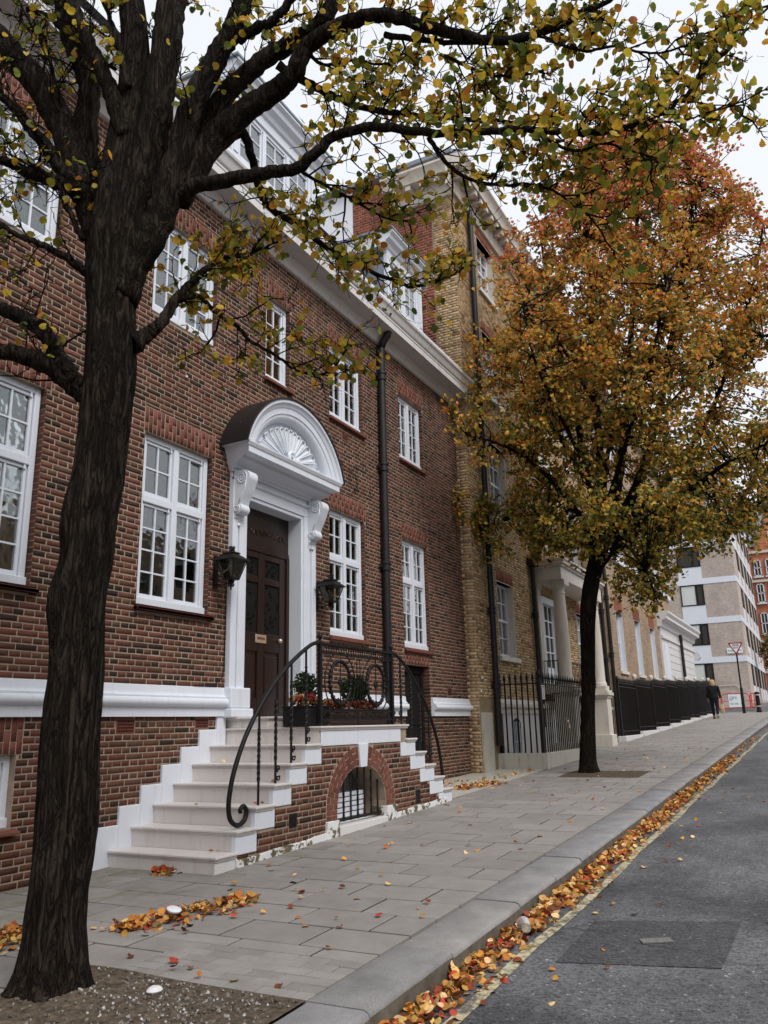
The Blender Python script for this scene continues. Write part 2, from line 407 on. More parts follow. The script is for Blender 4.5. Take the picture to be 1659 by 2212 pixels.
def brick_arrays(bl, O, U, V, N, depth=.003, inset=.0012, seed=3, jit=.0028):
    O, U, V, N = (np.array(q, float) for q in (O, U, V, N))
    b = np.array(bl); n = len(b); rg = np.random.default_rng(seed)
    d = depth+rg.uniform(-.0012, .0016, n); j = rg.uniform(-jit, jit, (n, 4))*np.array([1, 1, .6, .6])
    b = b+j
    def P(u, v, dd): return O+u[:, None]*U+v[:, None]*V+dd[:, None]*N
    z = np.zeros(n)-.004; i = inset
    tl = rg.uniform(-.0008, .0008, (n, 4))
    vs = np.stack([P(b[:,0], b[:,2], z), P(b[:,1], b[:,2], z), P(b[:,1], b[:,3], z), P(b[:,0], b[:,3], z),
                   P(b[:,0]+i, b[:,2]+i, d+tl[:,0]), P(b[:,1]-i, b[:,2]+i, d+tl[:,1]), P(b[:,1]-i, b[:,3]-i, d+tl[:,2]), P(b[:,0]+i, b[:,3]-i, d+tl[:,3])], 1).reshape(-1, 3)
    f = np.array([[4,5,6,7],[0,1,5,4],[1,2,6,5],[2,3,7,6],[3,0,4,7]])
    fs = (f[None]+8*np.arange(n)[:, None, None]).reshape(-1, 4)
    return vs, fs
def np_mesh(name, vs, fs, mat):
    me = bpy.data.meshes.new(name); nf = len(fs); k = fs.shape[1]
    me.vertices.add(len(vs)); me.vertices.foreach_set('co', np.asarray(vs, np.float32).ravel())
    me.loops.add(nf*k); me.loops.foreach_set('vertex_index', np.asarray(fs, np.int32).ravel())
    me.polygons.add(nf); me.polygons.foreach_set('loop_start', np.arange(0, nf*k, k, dtype=np.int32))
    try: me.polygons.foreach_set('loop_total', np.full(nf, k, dtype=np.int32))
    except Exception: pass
    me.materials.append(mat); me.update(calc_edges=True); me.validate(); return me
def project(P):
    d = np.asarray(P)-CAM; z = d @ CF
    return PW/2+FPX*(d @ CR)/z, PH/2-FPX*(d @ CU)/z, z
def brick_field(parent, bl, O, U, V, N, mat, L, course, joint, max_single=300, name='brick', seed=3, depth=.003):
    """the bricks that show largest become single parts, the others one joined part"""
    O, U, V, N = (np.array(q, float) for q in (O, U, V, N))
    b = np.array(bl); ctr = O+((b[:,0]+b[:,1])/2)[:,None]*U+((b[:,2]+b[:,3])/2)[:,None]*V
    u, v, z = project(ctr); inside = (u > 0) & (u < PW) & (v > 0) & (v < PH) & (z > .5)
    w = b[:,1]-b[:,0]; full = np.abs(w-(L-joint)) < 1e-4; half = np.abs(w-(L/2-joint)) < 1e-4
    score = np.where(inside & full, w/np.maximum(z, .1)**2, 0)
    order = np.argsort(-score)[:max_single]; sel = np.zeros(len(b), bool); sel[order] = True; sel &= score > 0
    if max_single:
        var = []
        for q in range(6):
            vs, fs = brick_arrays([(-(L-joint)/2, (L-joint)/2, -(course-joint)/2, (course-joint)/2)], (0,0,0), U, V, N, depth, seed=seed+q)
            var.append(np_mesh(name, vs, fs, mat))
        rg = random.Random(seed)
        for c in ctr[sel]:
            o = link(name, var[rg.randrange(6)], parent); o.location = c
    rest = b[~sel]
    vs, fs = brick_arrays(rest, O, U, V, N, depth, seed=seed)
    return stuff(link('brickwork', np_mesh('brickwork', vs, fs, mat), parent))

FRONT = ((0, 0, 0), (1, 0, 0), (0, 0, 1), (0, -1, 0))
COURSE, BL, JT = .0565, .212, .0115

# ---------------------------------------------------------------- red-brown brick town house
house = thing('brick_townhouse', 'long red-brown brick town house with white casement windows and a shell door hood', 'house', loc=(8, 3, G(8)))
HX0, HX1 = -1.5, 14.06
GW = [(3.49, 4.52), (5.76, 6.777), (9.31, 10.27), (11.55, 12.48)]       # ground-floor windows
GZ0, GZ1 = 2.499, 4.261
UZ0, UZ1 = 5.642, 6.80
UW = [(3.49, 4.52), (5.76, 6.777), (7.78, 8.285), (9.33, 10.27), (11.56, 12.47)]
DX = 7.98                                                             # door axis
RB = .012                                                             # extra opening round a frame
holes = []
for a, b in GW: holes += [(a-RB, b+RB, GZ0-.062, GZ1), (a-.03, b+.06, GZ1, GZ1+.268)]
for a, b in UW: holes += [(a-RB, b+RB, UZ0-.062, UZ1), (a-.03, b+.06, UZ1, UZ1+.268)]
holes += [(DX-.86, DX+.86, 1.0, 4.45)]                               # behind the door case
holes += [(11.50, 12.42, 0, 2.24), (11.47, 12.45, 2.24, 2.44)]       # basement door + its flat arch
holes += [(3.3, 4.55, .59, 1.155), (3.3, 4.60, 1.155, 1.44)]         # basement window
holes += [(HX0, 11.47, 1.455, 1.72), (12.45, HX1, 1.455, 1.72)]      # behind the plinth
AIR = [(5.585, 5.815, 1.29, 1.43), (6.655, 6.865, 1.325, 1.43), (13.14, 13.33, 1.785, 1.915), (9.66, 9.84, 5.385, 5.475)]
holes += AIR
def keep_main(e0, e1, va, vb): return vb > G(e0)-.05
bl = courses(2.3, HX1, .05+COURSE*0, 7.45, holes, COURSE, BL, JT, keep_main, 5)
# flat arches of upright bricks
def soldiers(x0, x1, z0, z1, seed=0):
    out = []; x = x0; k = 0; w = .058
    n = max(1, round((x1-x0)/w)); w = (x1-x0)/n
    for k in range(n):
        a, b = x0+k*w+.004, x0+(k+1)*w-.004
        h = z1-z0; cut = z0+h*(.66 if k % 2 else .34)
        out += [(a, b, z0+.004, cut-.004), (a, b, cut+.004, z1-.004)]
    return out
sb = []
for a, b in GW: sb += soldiers(a-.03, b+.06, GZ1, GZ1+.268)
for a, b in UW: sb += soldiers(a-.03, b+.06, UZ1, UZ1+.268)
sb += soldiers(11.47, 12.45, 2.24, 2.43)+soldiers(3.3, 4.60, 1.155, 1.44)
vs, fs = brick_arrays(sb, *FRONT, seed=9); stuff(link('soldier_course', np_mesh('soldier_course', vs, fs, M['soldier']), house))
brick_field(house, bl, *FRONT, M['brick'], BL, COURSE, JT, 300, seed=4)
# mortar bed: the wall itself, with openings
def wall_grid(x0, x1, z0, z1, rects, y0, y1, mat, parent, name='wall'):
    """front sheet at y0 with rectangular holes and their reveals to y1"""
    xs = sorted({x0, x1, *[min(max(r[0], x0), x1) for r in rects], *[min(max(r[1], x0), x1) for r in rects]})
    zs = sorted({z0, z1, *[min(max(r[2], z0), z1) for r in rects], *[min(max(r[3], z0), z1) for r in rects]})
    mb = MB()
    def hole(cx, cz): return any(r[0] < cx < r[1] and r[2] < cz < r[3] for r in rects)
    for i in range(len(xs)-1):
        for k in range(len(zs)-1):
            if not hole((xs[i]+xs[i+1])/2, (zs[k]+zs[k+1])/2):
                mb.add([(xs[i], y0, zs[k]), (xs[i+1], y0, zs[k]), (xs[i+1], y0, zs[k+1]), (xs[i], y0, zs[k+1])], [(0, 1, 2, 3)])
    for r in rects:
        a, b, c, d = r
        mb.add([(a, y0, c), (a, y1, c), (a, y1, d), (a, y0, d)], [(0, 1, 2, 3)]); mb.add([(b, y0, c), (b, y0, d), (b, y1, d), (b, y1, c)], [(0, 1, 2, 3)])
        mb.add([(a, y0, d), (a, y1, d), (b, y1, d), (b, y0, d)], [(0, 1, 2, 3)]); mb.add([(a, y0, c), (b, y0, c), (b, y1, c), (a, y1, c)], [(0, 1, 2, 3)])
    return mb.build(name, mat, parent, recalc=False)
wrects = [(a-RB, b+RB, GZ0-.05, GZ1) for a, b in GW]+[(a-RB, b+RB, UZ0-.05, UZ1) for a, b in UW]+[(DX-.57, DX+.57, 1.3, 3.93), (11.50, 12.42, .3, 2.24), (3.5, 4.55, .61, 1.155)]
wall_grid(HX0, HX1, -.3, 7.5, wrects, .0, .30, M['mortar'], house)
# brick reveals: returns of the right-hand jambs, course by course
rv = []
for (a, b), z0, z1 in [((q), GZ0, GZ1) for q in GW]+[((q), UZ0, UZ1) for q in UW]+[((11.5, 12.42), .38, 2.24)]:
    n = int((z1-z0)/COURSE)+1
    for k in range(n):
        za = z0+k*COURSE; rv.append((b+(RB if b != 12.42 else 0), za, min(za+COURSE-JT, z1), .29 if b == 12.42 else .058))
mb = MB()
for x, z0, z1, dp in rv:
    mb.box(x-.004, x+.004, -.0035, dp, z0, z1)
stuff(mb.build('reveal_brickwork', M['brick'], house))
# body of the house behind the facade
mb = MB(); mb.box(HX0, HX1-.02, .95, 9.0, -.3, 9.5); mb.build('rear_wall', M['mortar'], house)

def casement(parent, x0, x1, z0, z1, y, lights=2, rows=4, cols=2, transom=None, toprows=2, back='net', seed=0, openlight=None):
    rg = random.Random(seed*31+int(x0*100))
    fr = MB(); w = .058; mw = .072; d0, d1 = y, y+.085
    fr.box(x0, x0+w, d0, d1, z0, z1); fr.box(x1-w, x1, d0, d1, z0, z1)
    fr.box(x0+w, x1-w, d0+.002, d1, z1-w, z1); fr.box(x0-.004, x1+.004, d0-.022, d1, z0, z0+.075)
    iw = x1-x0-2*w; xs = []
    lw = (iw-mw*(lights-1))/lights
    for i in range(lights):
        a = x0+w+i*(lw+mw); xs.append((a, a+lw))
        if i: fr.box(a-mw, a, d0-.006, d1, z0+.075, z1-w)
    rowsets = []
    if transom:
        for i, (a, b) in enumerate(xs): fr.box(a, b, d0-.004, d1, transom-.036, transom+.036)
        rowsets = [(z0+.075, transom-.036, rows), (transom+.036, z1-w, toprows)]
    else: rowsets = [(z0+.075, z1-w, rows)]
    win = fr.build('window', M['white'], parent, bevel=.006)
    for li, (a, b) in enumerate(xs):
        for zi, (c, d, nr) in enumerate(rowsets):
            s = .034; cs = MB(); yy = y+.018
            cs.box(a+.004, a+s, yy, yy+.04, c+.004, d-.004); cs.box(b-s, b-.004, yy, yy+.04, c+.004, d-.004)
            cs.box(a+s, b-s, yy+.001, yy+.04, c+.004, c+s+.01); cs.box(a+s, b-s, yy+.001, yy+.04, d-s, d-.004)
            cs.box(b-s-.012, b-s+.012, yy-.014, yy, d-s-.01, d-s+.04)          # stay / hinge
            so = cs.build('casement', M['white'], win, bevel=.004)
            gx = [a+s+(b-a-2*s)*i/cols for i in range(cols+1)]; gz = [c+s+.01+(d-c-2*s-.01)*i/nr for i in range(nr+1)]
            bars = MB()
            for x in gx[1:-1]: bars.box(x-.009, x+.009, yy+.006, yy+.034, gz[0], gz[-1])
            for z in gz[1:-1]:
                for q in range(cols): bars.box(gx[q]+(.009 if q else 0), gx[q+1]-(.009 if q < cols-1 else 0), yy+.008, yy+.032, z-.008, z+.008)
            bars.build('glazing_bars', M['white'], win)
            pw, ph = gx[1]-gx[0], gz[1]-gz[0]
            pm = MB().box(-pw/2, pw/2, -.0015, .0015, -ph/2, ph/2).mesh('pane', M['glass'])
            for i in range(cols):
                for k in range(nr):
                    p = link('pane', pm, win); p.location = ((gx[i]+gx[i+1])/2, yy+.021, (gz[k]+gz[k+1])/2)
                    p.rotation_euler = (rg.uniform(-.012, .012), 0, rg.uniform(-.012, .012))
    # curtain and room behind the glass
    nx = 40; cv = []; cf = []
    for i in range(nx+1):
        x = x0+(x1-x0)*i/nx
        yy = y+.17+.022*math.sin(i*1.15+rg.random()*.6)
        cv += [(x, yy, z0), (x, yy+.006, z1)]
    for i in range(nx): cf.append((2*i, 2*i+2, 2*i+3, 2*i+1))
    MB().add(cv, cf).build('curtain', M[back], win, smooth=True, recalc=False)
    return win
for i, (a, b) in enumerate(GW): casement(house, a, b, GZ0, GZ1, .05, 2, 4, 2, GZ0+1.08, 2, ['net', 'net', 'net_sheen', 'pinkish'][i], i+1)
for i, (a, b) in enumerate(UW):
    casement(house, a, b, UZ0 if i != 2 else UZ0-.02, UZ1, .05, 1 if i == 2 else 2, 4, 2, None, 2, ['blind', 'blind', 'net', 'net_sheen', 'net_sheen'][i], 20+i)  # first two blinds are added to imitate bright sky reflected in the glass
# tile sills
for a, b in GW+UW:
    z = GZ0 if (a, b) in GW else UZ0
    mb = MB(); mb.box(a-.045, b+.075, -.055, .05, z-.062, z-.022); mb.box(a-.03, b+.06, -.035, .05, z-.024, z-.003)
    mb.build('sill', M['tile_sill'], house, bevel=.008)
# basement window (far left), basement door
casement(house, 3.5, 4.55, .61, 1.15, .06, 1, 1, 3, None, 2, 'room', 50)
MB().prism_x([(-.07, .56), (-.07, .585), (.06, .615), (.06, .56)], 3.2, 4.60).build('sill', M['tile_sill'], house, bevel=.006)
mb = MB(); mb.box(11.52, 11.60, .10, .16, .4, 2.22); mb.box(12.32, 12.40, .10, .16, .4, 2.22); mb.box(11.6, 12.32, .10, .16, 2.12, 2.22); mb.box(11.60, 12.32, .13, .17, .4, 2.12)
for z in (.55, 1.3): mb.box(11.70, 12.22, .12, .14, z, z+.6)
mb.build('basement_door', M['timber_dark'], house, bevel=.006)
# air bricks
for a, b, c, d in AIR:
    v = MB(); v.box(a+.004, b-.004, -.004, .02, c+.004, d-.004)
    nx = int((b-a)/.022); nz = max(2, int((d-c)/.03)); o = v.build('air_brick', M['terracotta'], house)
    h = MB()
    for i in range(nx):
        for k in range(nz):
            x = a+.014+(b-a-.028)*(i+.5)/nx; z = c+.012+(d-c-.024)*(k+.5)/nz
            h.box(x-.006, x+.006, -.0065, -.003, z-.008, z+.008)
    h.build('vent_slots', M['timber_dark'], o)
# plinth moulding
def plinth_prof():
    p = [(.0, 1.444), (-.045, 1.444), (-.045, 1.535), (-.055, 1.54)]
    for i in range(9):
        a = -math.pi/2+math.pi*i/8; p.append((-.055-.045*math.cos(a), 1.585+.045*math.sin(a)))
    p += [(-.06, 1.632), (-.06, 1.645)]
    for i in range(6):
        a = math.pi/2*i/5; p.append((-.06+.03*math.sin(a)*.9, 1.645+.045*(1-math.cos(a))))
    p += [(-.028, 1.735), (0, 1.745)]
    return p
for a, b in ((HX0, DX-.885), (DX+.885, 11.46), (12.46, HX1+.02)):
    MB().prism_x(plinth_prof(), a, b).build('plinth_moulding', M['white'], house, autosm=math.radians(35))
# stepped white band on the wall beside the steps
SX = [5.38, 5.66, 5.92, 6.185, 6.445, 6.707, 6.975, 7.12]; SZ = [.514, .667, .828, .996, 1.152, 1.314, 1.444]
NOS_X = [5.538+.2637*i for i in range(7)]; NOS_Z = [.318+.167*i for i in range(7)]
mb = MB()
for i in range(7):
    lo = G(SX[0])-.05 if i == 0 else SZ[i-1]-.12
    if i == 0: lo = G(5.4)-.1
    else: lo = NOS_Z[i-1]-.1
    mb.box(SX[i]+(.0 if i == 0 else .0), SX[i+1], -.03, .012, lo, SZ[i]-.001)
mb.build('stair_skirting', M['white'], house, bevel=.008)
# cornice with soffit, fascia and gutter board
cp = [(0, 7.40), (-.03, 7.41), (-.045, 7.44), (-.06, 7.47), (-.10, 7.52), (-.115, 7.545), (-.30, 7.555), (-.335, 7.555), (-.335, 7.66), (-.345, 7.665)]
for i in range(8):
    a = i/7; cp.append((-.345-.085*a, 7.70+.13*(a-.12*math.sin(2*math.pi*a))))
cp += [(-.44, 7.86), (-.42, 7.90), (-.40, 7.905), (-.40, 7.87), (0, 7.87)]
MB().prism_x(cp, HX0, 14.12).build('cornice', M['white_old'], house, autosm=math.radians(12))
MB().box(HX0, 13.98, -.22, -.16, 7.88, 8.18).build('gutter_board', M['white'], house, bevel=.008)
MB().box(14.12, 14.20, -.2, -.02, 7.25, 7.5).build('cornice_block', M['white'], house)
# slate slope and dormers
mb = MB(); mb.add([(HX0, -.1, 8.0), (HX1-.02, -.1, 8.0), (HX1-.02, .98, 9.45), (HX0, .98, 9.45)], [(0, 1, 2, 3)]); mb.add([(HX0, .98, 9.45), (HX1-.02, .98, 9.45), (HX1-.02, 9, 9.5), (HX0, 9, 9.5)], [(0, 1, 2, 3)])
mb.build('roof', M['slate'], house, recalc=False)
def dormer(x0, x1, lights):
    z0, z1 = 8.15, 9.42
    f = MB(); f.box(x0-.01, x0+.13, -.03, .05, z0, z1); f.box(x1-.13, x1+.01, -.03, .05, z0, z1); f.box(x0+.13, x1-.13, -.025, .05, z1-.16, z1)
    f.box(x0+.02, x0+.11, -.042, -.0295, z0+.3, z1-.2); f.box(x1-.11, x1-.02, -.042, -.0295, z0+.3, z1-.2)
    d = f.build('dormer', M['white'], house, bevel=.006)
    for xa in (x0, x1-.04): MB().prism_x([(.052, z0), (.052, z1), (1.15, z1), (1.15, 9.45)], xa, xa+.04).build('dormer_cheek', M['slate'], d)
    prof = [(-.03, z1-.02), (-.06, z1), (-.08, z1+.06), (-.15, z1+.1), (-.17, z1+.16), (-.22, z1+.2), (-.22, z1+.24), (1.3, z1+.28), (1.3, z1-.02)]
    MB().prism_x(prof, x0-.16, x1+.2).build('dormer_cornice', M['white'], d)
    rp = [(-.235, z1+.24), (-.235, z1+.275), (1.35, z1+.33), (1.35, z1+.28)]
    MB().prism_x(rp, x0-.2, x1+.24).build('dormer_roof', M['slate'], d)
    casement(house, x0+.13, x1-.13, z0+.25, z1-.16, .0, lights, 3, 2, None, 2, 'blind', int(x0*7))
dormer(6.95, 8.95, 3); dormer(11.25, 12.63, 2)
# rainwater pipe
def pipe(parent, x, y, z0, z1, r=.055, collars=(), name='downpipe', brackets=True):
    o = MB().tube([(x, y, z0), (x, y, z1)], r, 14).build(name, M['pipe'], parent, autosm=math.radians(40))
    for z in collars:
        c = MB().lathe([(r+.004, -.07), (r+.018, -.065), (r+.018, -.03), (r+.008, -.025), (r+.008, .03), (r+.022, .035), (r+.022, .06), (r+.004, .07)], (x, y, z), 14)
        c.box(x-r-.055, x+r+.055, y+.02, y+.05, z-.02, z+.03); c.build('pipe_collar', M['pipe'], o, autosm=math.radians(40))
    return o
pp = pipe(house, 10.82, -.075, G(10.8), 7.30, .062, (6.8, 5.25, 3.66, 1.9))
MB().tube([(10.82, -.075, 7.30), (10.82, -.12, 7.4), (10.82, -.2, 7.5), (10.82, -.22, 7.58)], .062, 12).build('pipe_elbow', M['pipe'], pp, smooth=True)
# thin cables on the wall
MB().tube([(9.55, -.02, 5.02), (9.8, -.02, 4.95), (9.98, -.02, 4.93), (10.06, -.02, 4.85), (10.07, -.02, 4.72), (10.0, -.02, 4.64), (9.95, -.02, 4.70)], .006, 5).build('cable', M['iron'], house)
MB().tube([(7.085, -.016, 2.95), (7.08, -.016, 1.95), (7.05, -.018, 1.85), (6.9, -.03, 1.77), (6.6, -.03, 1.757)], .0055, 5).build('cable', M['iron'], house)
MB().lathe([(.012, 0), (.012, .02)], (6.3, -.02, 5.05), 8).build('wall_stud', M['white'], house)

# ---------------------------------------------------------------- door case with shell hood
case = MB()
OH = .57; OZ = 3.925; YF = -.035
steps_ = [(.0, .045, .0), (.045, .16, -.018), (.16, .205, .0), (.205, .30, -.03)]   # architrave fasciae outward from the opening
for i0, i1, dy in steps_:
    y = YF+dy
    for sgn in (-1, 1):
        a, b = sorted((DX+sgn*(OH+i0), DX+sgn*(OH+i1))); case.box(a, b, y, .15, 1.44, OZ+i0)
    case.box(DX-OH-i1, DX+OH+i1, y, .15, OZ+i0, OZ+i1) if i1 < .25 else None
case.box(DX-.875, DX+.875, YF-.004, .15, OZ+.20, OZ+.42)               # frieze
mold = [(YF-.02, OZ+.16), (YF-.045, OZ+.175), (YF-.05, OZ+.20), (YF-.03, OZ+.215), (YF, OZ+.22), (YF, OZ+.16)]
case.prism_x(mold, DX-OH-.3, DX+OH+.3)
cs = case.build('door_case', M['white'], house, bevel=.005)
# deep white reveal lining
rvl = MB(); rvl.box(DX+OH-.002, DX+OH+.02, YF+.004, .19, 1.43, OZ); rvl.box(DX-OH-.02, DX-OH+.002, YF+.004, .19, 1.43, OZ); rvl.box(DX-OH, DX+OH, YF+.004, .19, OZ-.002, OZ+.02)
rvl.build('reveal', M['white'], cs)
bs = MB()
for sgn in (-1, 1):
    a, b = sorted((DX+sgn*(OH-.005), DX+sgn*(OH+.335))); bs.box(a, b, -.125, .15, 1.525, 1.745)
    a, b = sorted((DX+sgn*(OH-.03), DX+sgn*(OH+.35))); bs.box(a, b, -.15, .15, 1.43, 1.525)
bs.build('pilaster_base', M['white'], cs, bevel=.014)
HCX, HCZ, HR = DX, 4.148, 1.10
FX = .995; ZF0, ZF1 = 4.335, 4.475; YH = -.36
ent = [(.0, 4.19), (-.06, 4.19), (-.07, 4.215), (-.10, 4.225), (-.115, 4.255), (-.19, 4.285), (-.235, 4.30), (-.25, 4.335), (YH+.02, 4.337), (YH, 4.345), (YH, 4.415), (YH-.012, 4.42), (YH-.03, 4.455), (YH-.03, 4.47), (.0, 4.48)]
e = MB()
n = len(ent); hw = [.885+(-y)*.30 if i < 8 else FX+(.0 if y > YH-.005 else .03) for i, (y, z) in enumerate(ent)]
evs = [(DX-hw[i], ent[i][0], ent[i][1]) for i in range(n)]+[(DX+hw[i], ent[i][0], ent[i][1]) for i in range(n)]
# side returns: the profile also projects sideways
efs = [(i, i+1, n+i+1, n+i) for i in range(n-1)]+[tuple(range(n-1, -1, -1)), tuple(range(n, 2*n))]
e.add(evs, efs); e.build('hood_entablature', M['white'], cs, autosm=math.radians(9))
a0 = math.asin((4.47-HCZ)/HR); a1 = math.pi-a0
arch = [(HR, 0.), (HR, YH-.03), (HR-.035, YH-.03), (HR-.045, YH-.008), (HR-.07, YH+.002), (HR-.09, YH+.012), (HR-.095, YH+.022), (HR-.165, YH+.026), (HR-.175, YH+.04)]
for i in range(7):
    t = i/6; arch.append((HR-.18-.085*math.sin(t*math.pi/2), YH+.04+.095*(1-math.cos(t*math.pi/2))))
arch += [(HR-.285, YH+.137), (HR-.30, YH+.15), (HR-.30, 0.)]
mb = MB(); mb.arc_sweep(arch, HCX, HCZ, a0, a1, 56, close=True); hood = mb.build('door_hood', M['white'], cs, autosm=math.radians(16))
MB().arc_sweep([(HR+.003, .0), (HR+.003, YH-.045), (HR+.022, YH-.045), (HR+.022, .0)], HCX, HCZ, a0-.02, a1+.02, 48, close=True).build('lead_covering', M['lead'], hood, autosm=math.radians(30))
for an, y in ((2.6, -.2), (2.2, -.12), (2.35, -.26), (1.9, -.2)):
    MB().ball((HCX+(HR+.022)*math.cos(an), y, HCZ+(HR+.022)*math.sin(an)), .012, 8, 5).build('rivet', M['lead'], hood, smooth=True)
RI = HR-.295; YT = YH+.145
ty = [(HCX+RI*math.cos(a), HCZ+RI*math.sin(a)) for a in np.linspace(math.asin((4.475-HCZ)/RI), math.pi-math.asin((4.475-HCZ)/RI), 40)]
MB().prism_y(ty, YT, .0).build('tympanum', M['white'], hood)
# fluted shell: petals fanning from a small scroll
HUB = np.array([DX, 4.50]); NP_ = 13
for k in range(NP_):
    th = math.pi*(.04+.92*k/(NP_-1)); d = np.array([math.cos(th), math.sin(th)])
    # distance to the inner arch
    rel = HUB-np.array([HCX, HCZ]); bq = rel @ d; cq = rel @ rel-(RI-.022)**2; dist = -bq+math.sqrt(max(0, bq*bq-cq))
    dist = min(dist, .75)
    half = math.tan(math.pi*.92/(NP_-1)/2)*.93; nrm = np.array([-d[1], d[0]]); vs = []; fs = []; NL, NW = 12, 9
    for i in range(NL+1):
        t = i/NL; r = .07+(dist-.07)*t
        wdt = r*half
        if t > .86: wdt *= math.sqrt(max(0, 1-((t-.86)/.14)**2))+.02
        for j in range(NW):
            s_ = -1+2*j/(NW-1)
            hgt = .006+.034*min(1, r/.3)*(abs(s_)**1.6*.85+.1) if abs(s_) < .99 else .0
            p = HUB+d*r+nrm*wdt*s_
            vs.append((p[0], YT-.004-hgt*(1 if t < .95 else .6), p[1]))
    for i in range(NL):
        for j in range(NW-1): fs.append((i*NW+j, i*NW+j+1, (i+1)*NW+j+1, (i+1)*NW+j))
    # rounded rim of every flute
    MB().add(vs, fs).build('shell_flute', M['white'], hood, smooth=True)
    rim = []
    for i in range(NL+1):
        t = .12+.88*i/NL; r = .07+(dist-.07)*t; wdt = r*half
        if t > .86: wdt *= math.sqrt(max(0, 1-((t-.86)/.14)**2))
        p = HUB+d*r+nrm*wdt; rim.append((p[0], YT-.030*min(1, r/.3)-.004, p[1]))
    for i in range(NL, -1, -1):
        t = .12+.88*i/NL; r = .07+(dist-.07)*t; wdt = r*half
        if t > .86: wdt *= math.sqrt(max(0, 1-((t-.86)/.14)**2))
        p = HUB+d*r-nrm*wdt; rim.append((p[0], YT-.030*min(1, r/.3)-.004, p[1]))
    MB().tube(rim, .0075, 6).build('flute_rim', M['white'], hood, smooth=True)
sc = []
for i in range(34):
    a = -.5+i*.33; r = .085*(1-i/38); sc.append((DX-.02+r*math.cos(a), YT-.05-.02*math.sin(i*.1), 4.545+r*math.sin(a)))
MB().tube(sc, [.03-.018*i/34 for i in range(34)], 9).build('shell_scroll', M['white'], hood, smooth=True)
MB().tube([(DX+.06, YT-.05, 4.53), (DX+.14, YT-.05, 4.54), (DX+.2, YT-.03, 4.50)], [.045, .04, .02], 9).build('shell_scroll', M['white'], hood, smooth=True)
# scrolled consoles
def console(x0, x1):
    pr = []
    def circ(cy, cz, r, s, e_, n=14): return [(cy+r*math.cos(s+(e_-s)*i/n), cz+r*math.sin(s+(e_-s)*i/n)) for i in range(n+1)]
    yb = YF-.02
    pr += [(yb, 4.19)]
    pr += circ(-.185, 4.10, .09, math.pi/2, math.pi*1.18)
    pr += [(-.235, 3.98), (-.20, 3.90), (-.165, 3.84), (-.15, 3.79)]
    pr += circ(-.11, 3.74, .058, math.pi*.8, math.pi*1.6, 8)
    pr += [(-.075, 3.66), (-.085, 3.645), (-.06, 3.62), (-.05, 3.58), (yb, 3.56)]
    c = MB().prism_x(pr, x0, x1).build('console', M['white'], cs, autosm=math.radians(30))
    for xs_, sg in ((x0, -1), (x1, 1)):
        for cy, cz, r in ((-.165, 4.095, .075), (-.10, 3.74, .045)):
            pts = []
            for i in range(30):
                a = 2.2+i*.45; rr = r*(1-i/32); pts.append((xs_+sg*.003, cy+rr*math.cos(a), cz+rr*math.sin(a)))
            MB().tube(pts, [.009*(1-.5*i/30) for i in range(30)], 6).build('volute', M['white'], c, smooth=True)
        MB().tube([(xs_, -.23, 4.06), (xs_, -.21, 3.96), (xs_, -.16, 3.88), (xs_, -.13, 3.8)], .007, 6).build('volute', M['white'], c, smooth=True)
    MB().ball(((x0+x1)/2, -.075, 3.565), .02, 8, 6).build('drop', M['white'], c, smooth=True)
console(DX-.86, DX-.70); console(DX+.70, DX+.86)
# the door
YD = .165
d = MB(); d.box(DX-OH, DX+OH, YD, YD+.05, 3.42, OZ); d.box(DX-OH, DX+OH, YD-.012, YD, 3.40, 3.47)
d.box(DX-OH, DX-OH+.06, YD-.02, YD+.05, 1.43, 3.42); d.box(DX+OH-.06, DX+OH, YD-.02, YD+.05, 1.43, 3.42)
dr = d.build('door_frame', M['door'], cs, bevel=.004)
lf = MB(); X0, X1 = DX-OH+.06, DX+OH-.06; W_ = X1-X0
st_ = [(X0, X0+.13), (DX-.065, DX+.065), (X1-.13, X1)]
for a, b in st_: lf.box(a, b, YD, YD+.04, 1.44, 3.40)
rl = [(1.44, 1.66), (2.20, 2.42), (3.02, 3.10), (3.32, 3.40)]
for c, e_ in rl:
    lf.box(X0+.13, DX-.065, YD+.001, YD+.04, c, e_); lf.box(DX+.065, X1-.13, YD+.001, YD+.04, c, e_)
door = lf.build('door', M['door'], cs, bevel=.008)
for a, b in ((X0+.13, DX-.065), (DX+.065, X1-.13)):
    MB().box(a, b, YD+.022, YD+.035, 1.66, 2.20).build('door_panel', M['door'], door); MB().box(a+.03, b-.03, YD+.008, YD+.022, 1.71, 2.15).build('door_panel', M['door'], door, bevel=.01)
    for c, e_ in ((2.42, 3.02), (3.10, 3.32)):
        MB().box(a, b, YD+.02, YD+.026, c, e_).build('door_glass', M['timber_dark'], door)
        g = MB(); rg = random.Random(int(c*100))
        for q in range(16):
            x = rg.uniform(a+.02, b-.02); z = rg.uniform(c+.02, e_-.02); g.tube([(x+.03*math.cos(t*.9)*(1-t/9), YD+.014, z+.03*math.sin(t*.9)*(1-t/9)) for t in range(9)], .004, 5)
        g.build('iron_scrollwork', M['iron'], door)
MB().box(DX-.12, DX+.10, YD-.012, YD, 2.30, 2.40).build('letter_box', M['brass'], door, bevel=.006)
MB().box(DX-.085, DX+.065, YD-.016, YD-.011, 2.34, 2.37).build('letter_flap', M['tile_sill'], door, bevel=.003)
MB().ball((DX+.36, YD-.03, 2.35), .03).build('door_knob', M['brass'], door, smooth=True)
tg = MB(); rg = random.Random(4)
for q in range(12):
    x = DX-.45+q*.08; tg.tube([(x+.04*math.cos(t*.8)*(1-t/10), YD-.006, 3.65+.05*math.sin(t*.8+q)*(1-t/10)) for t in range(10)], .004, 5)
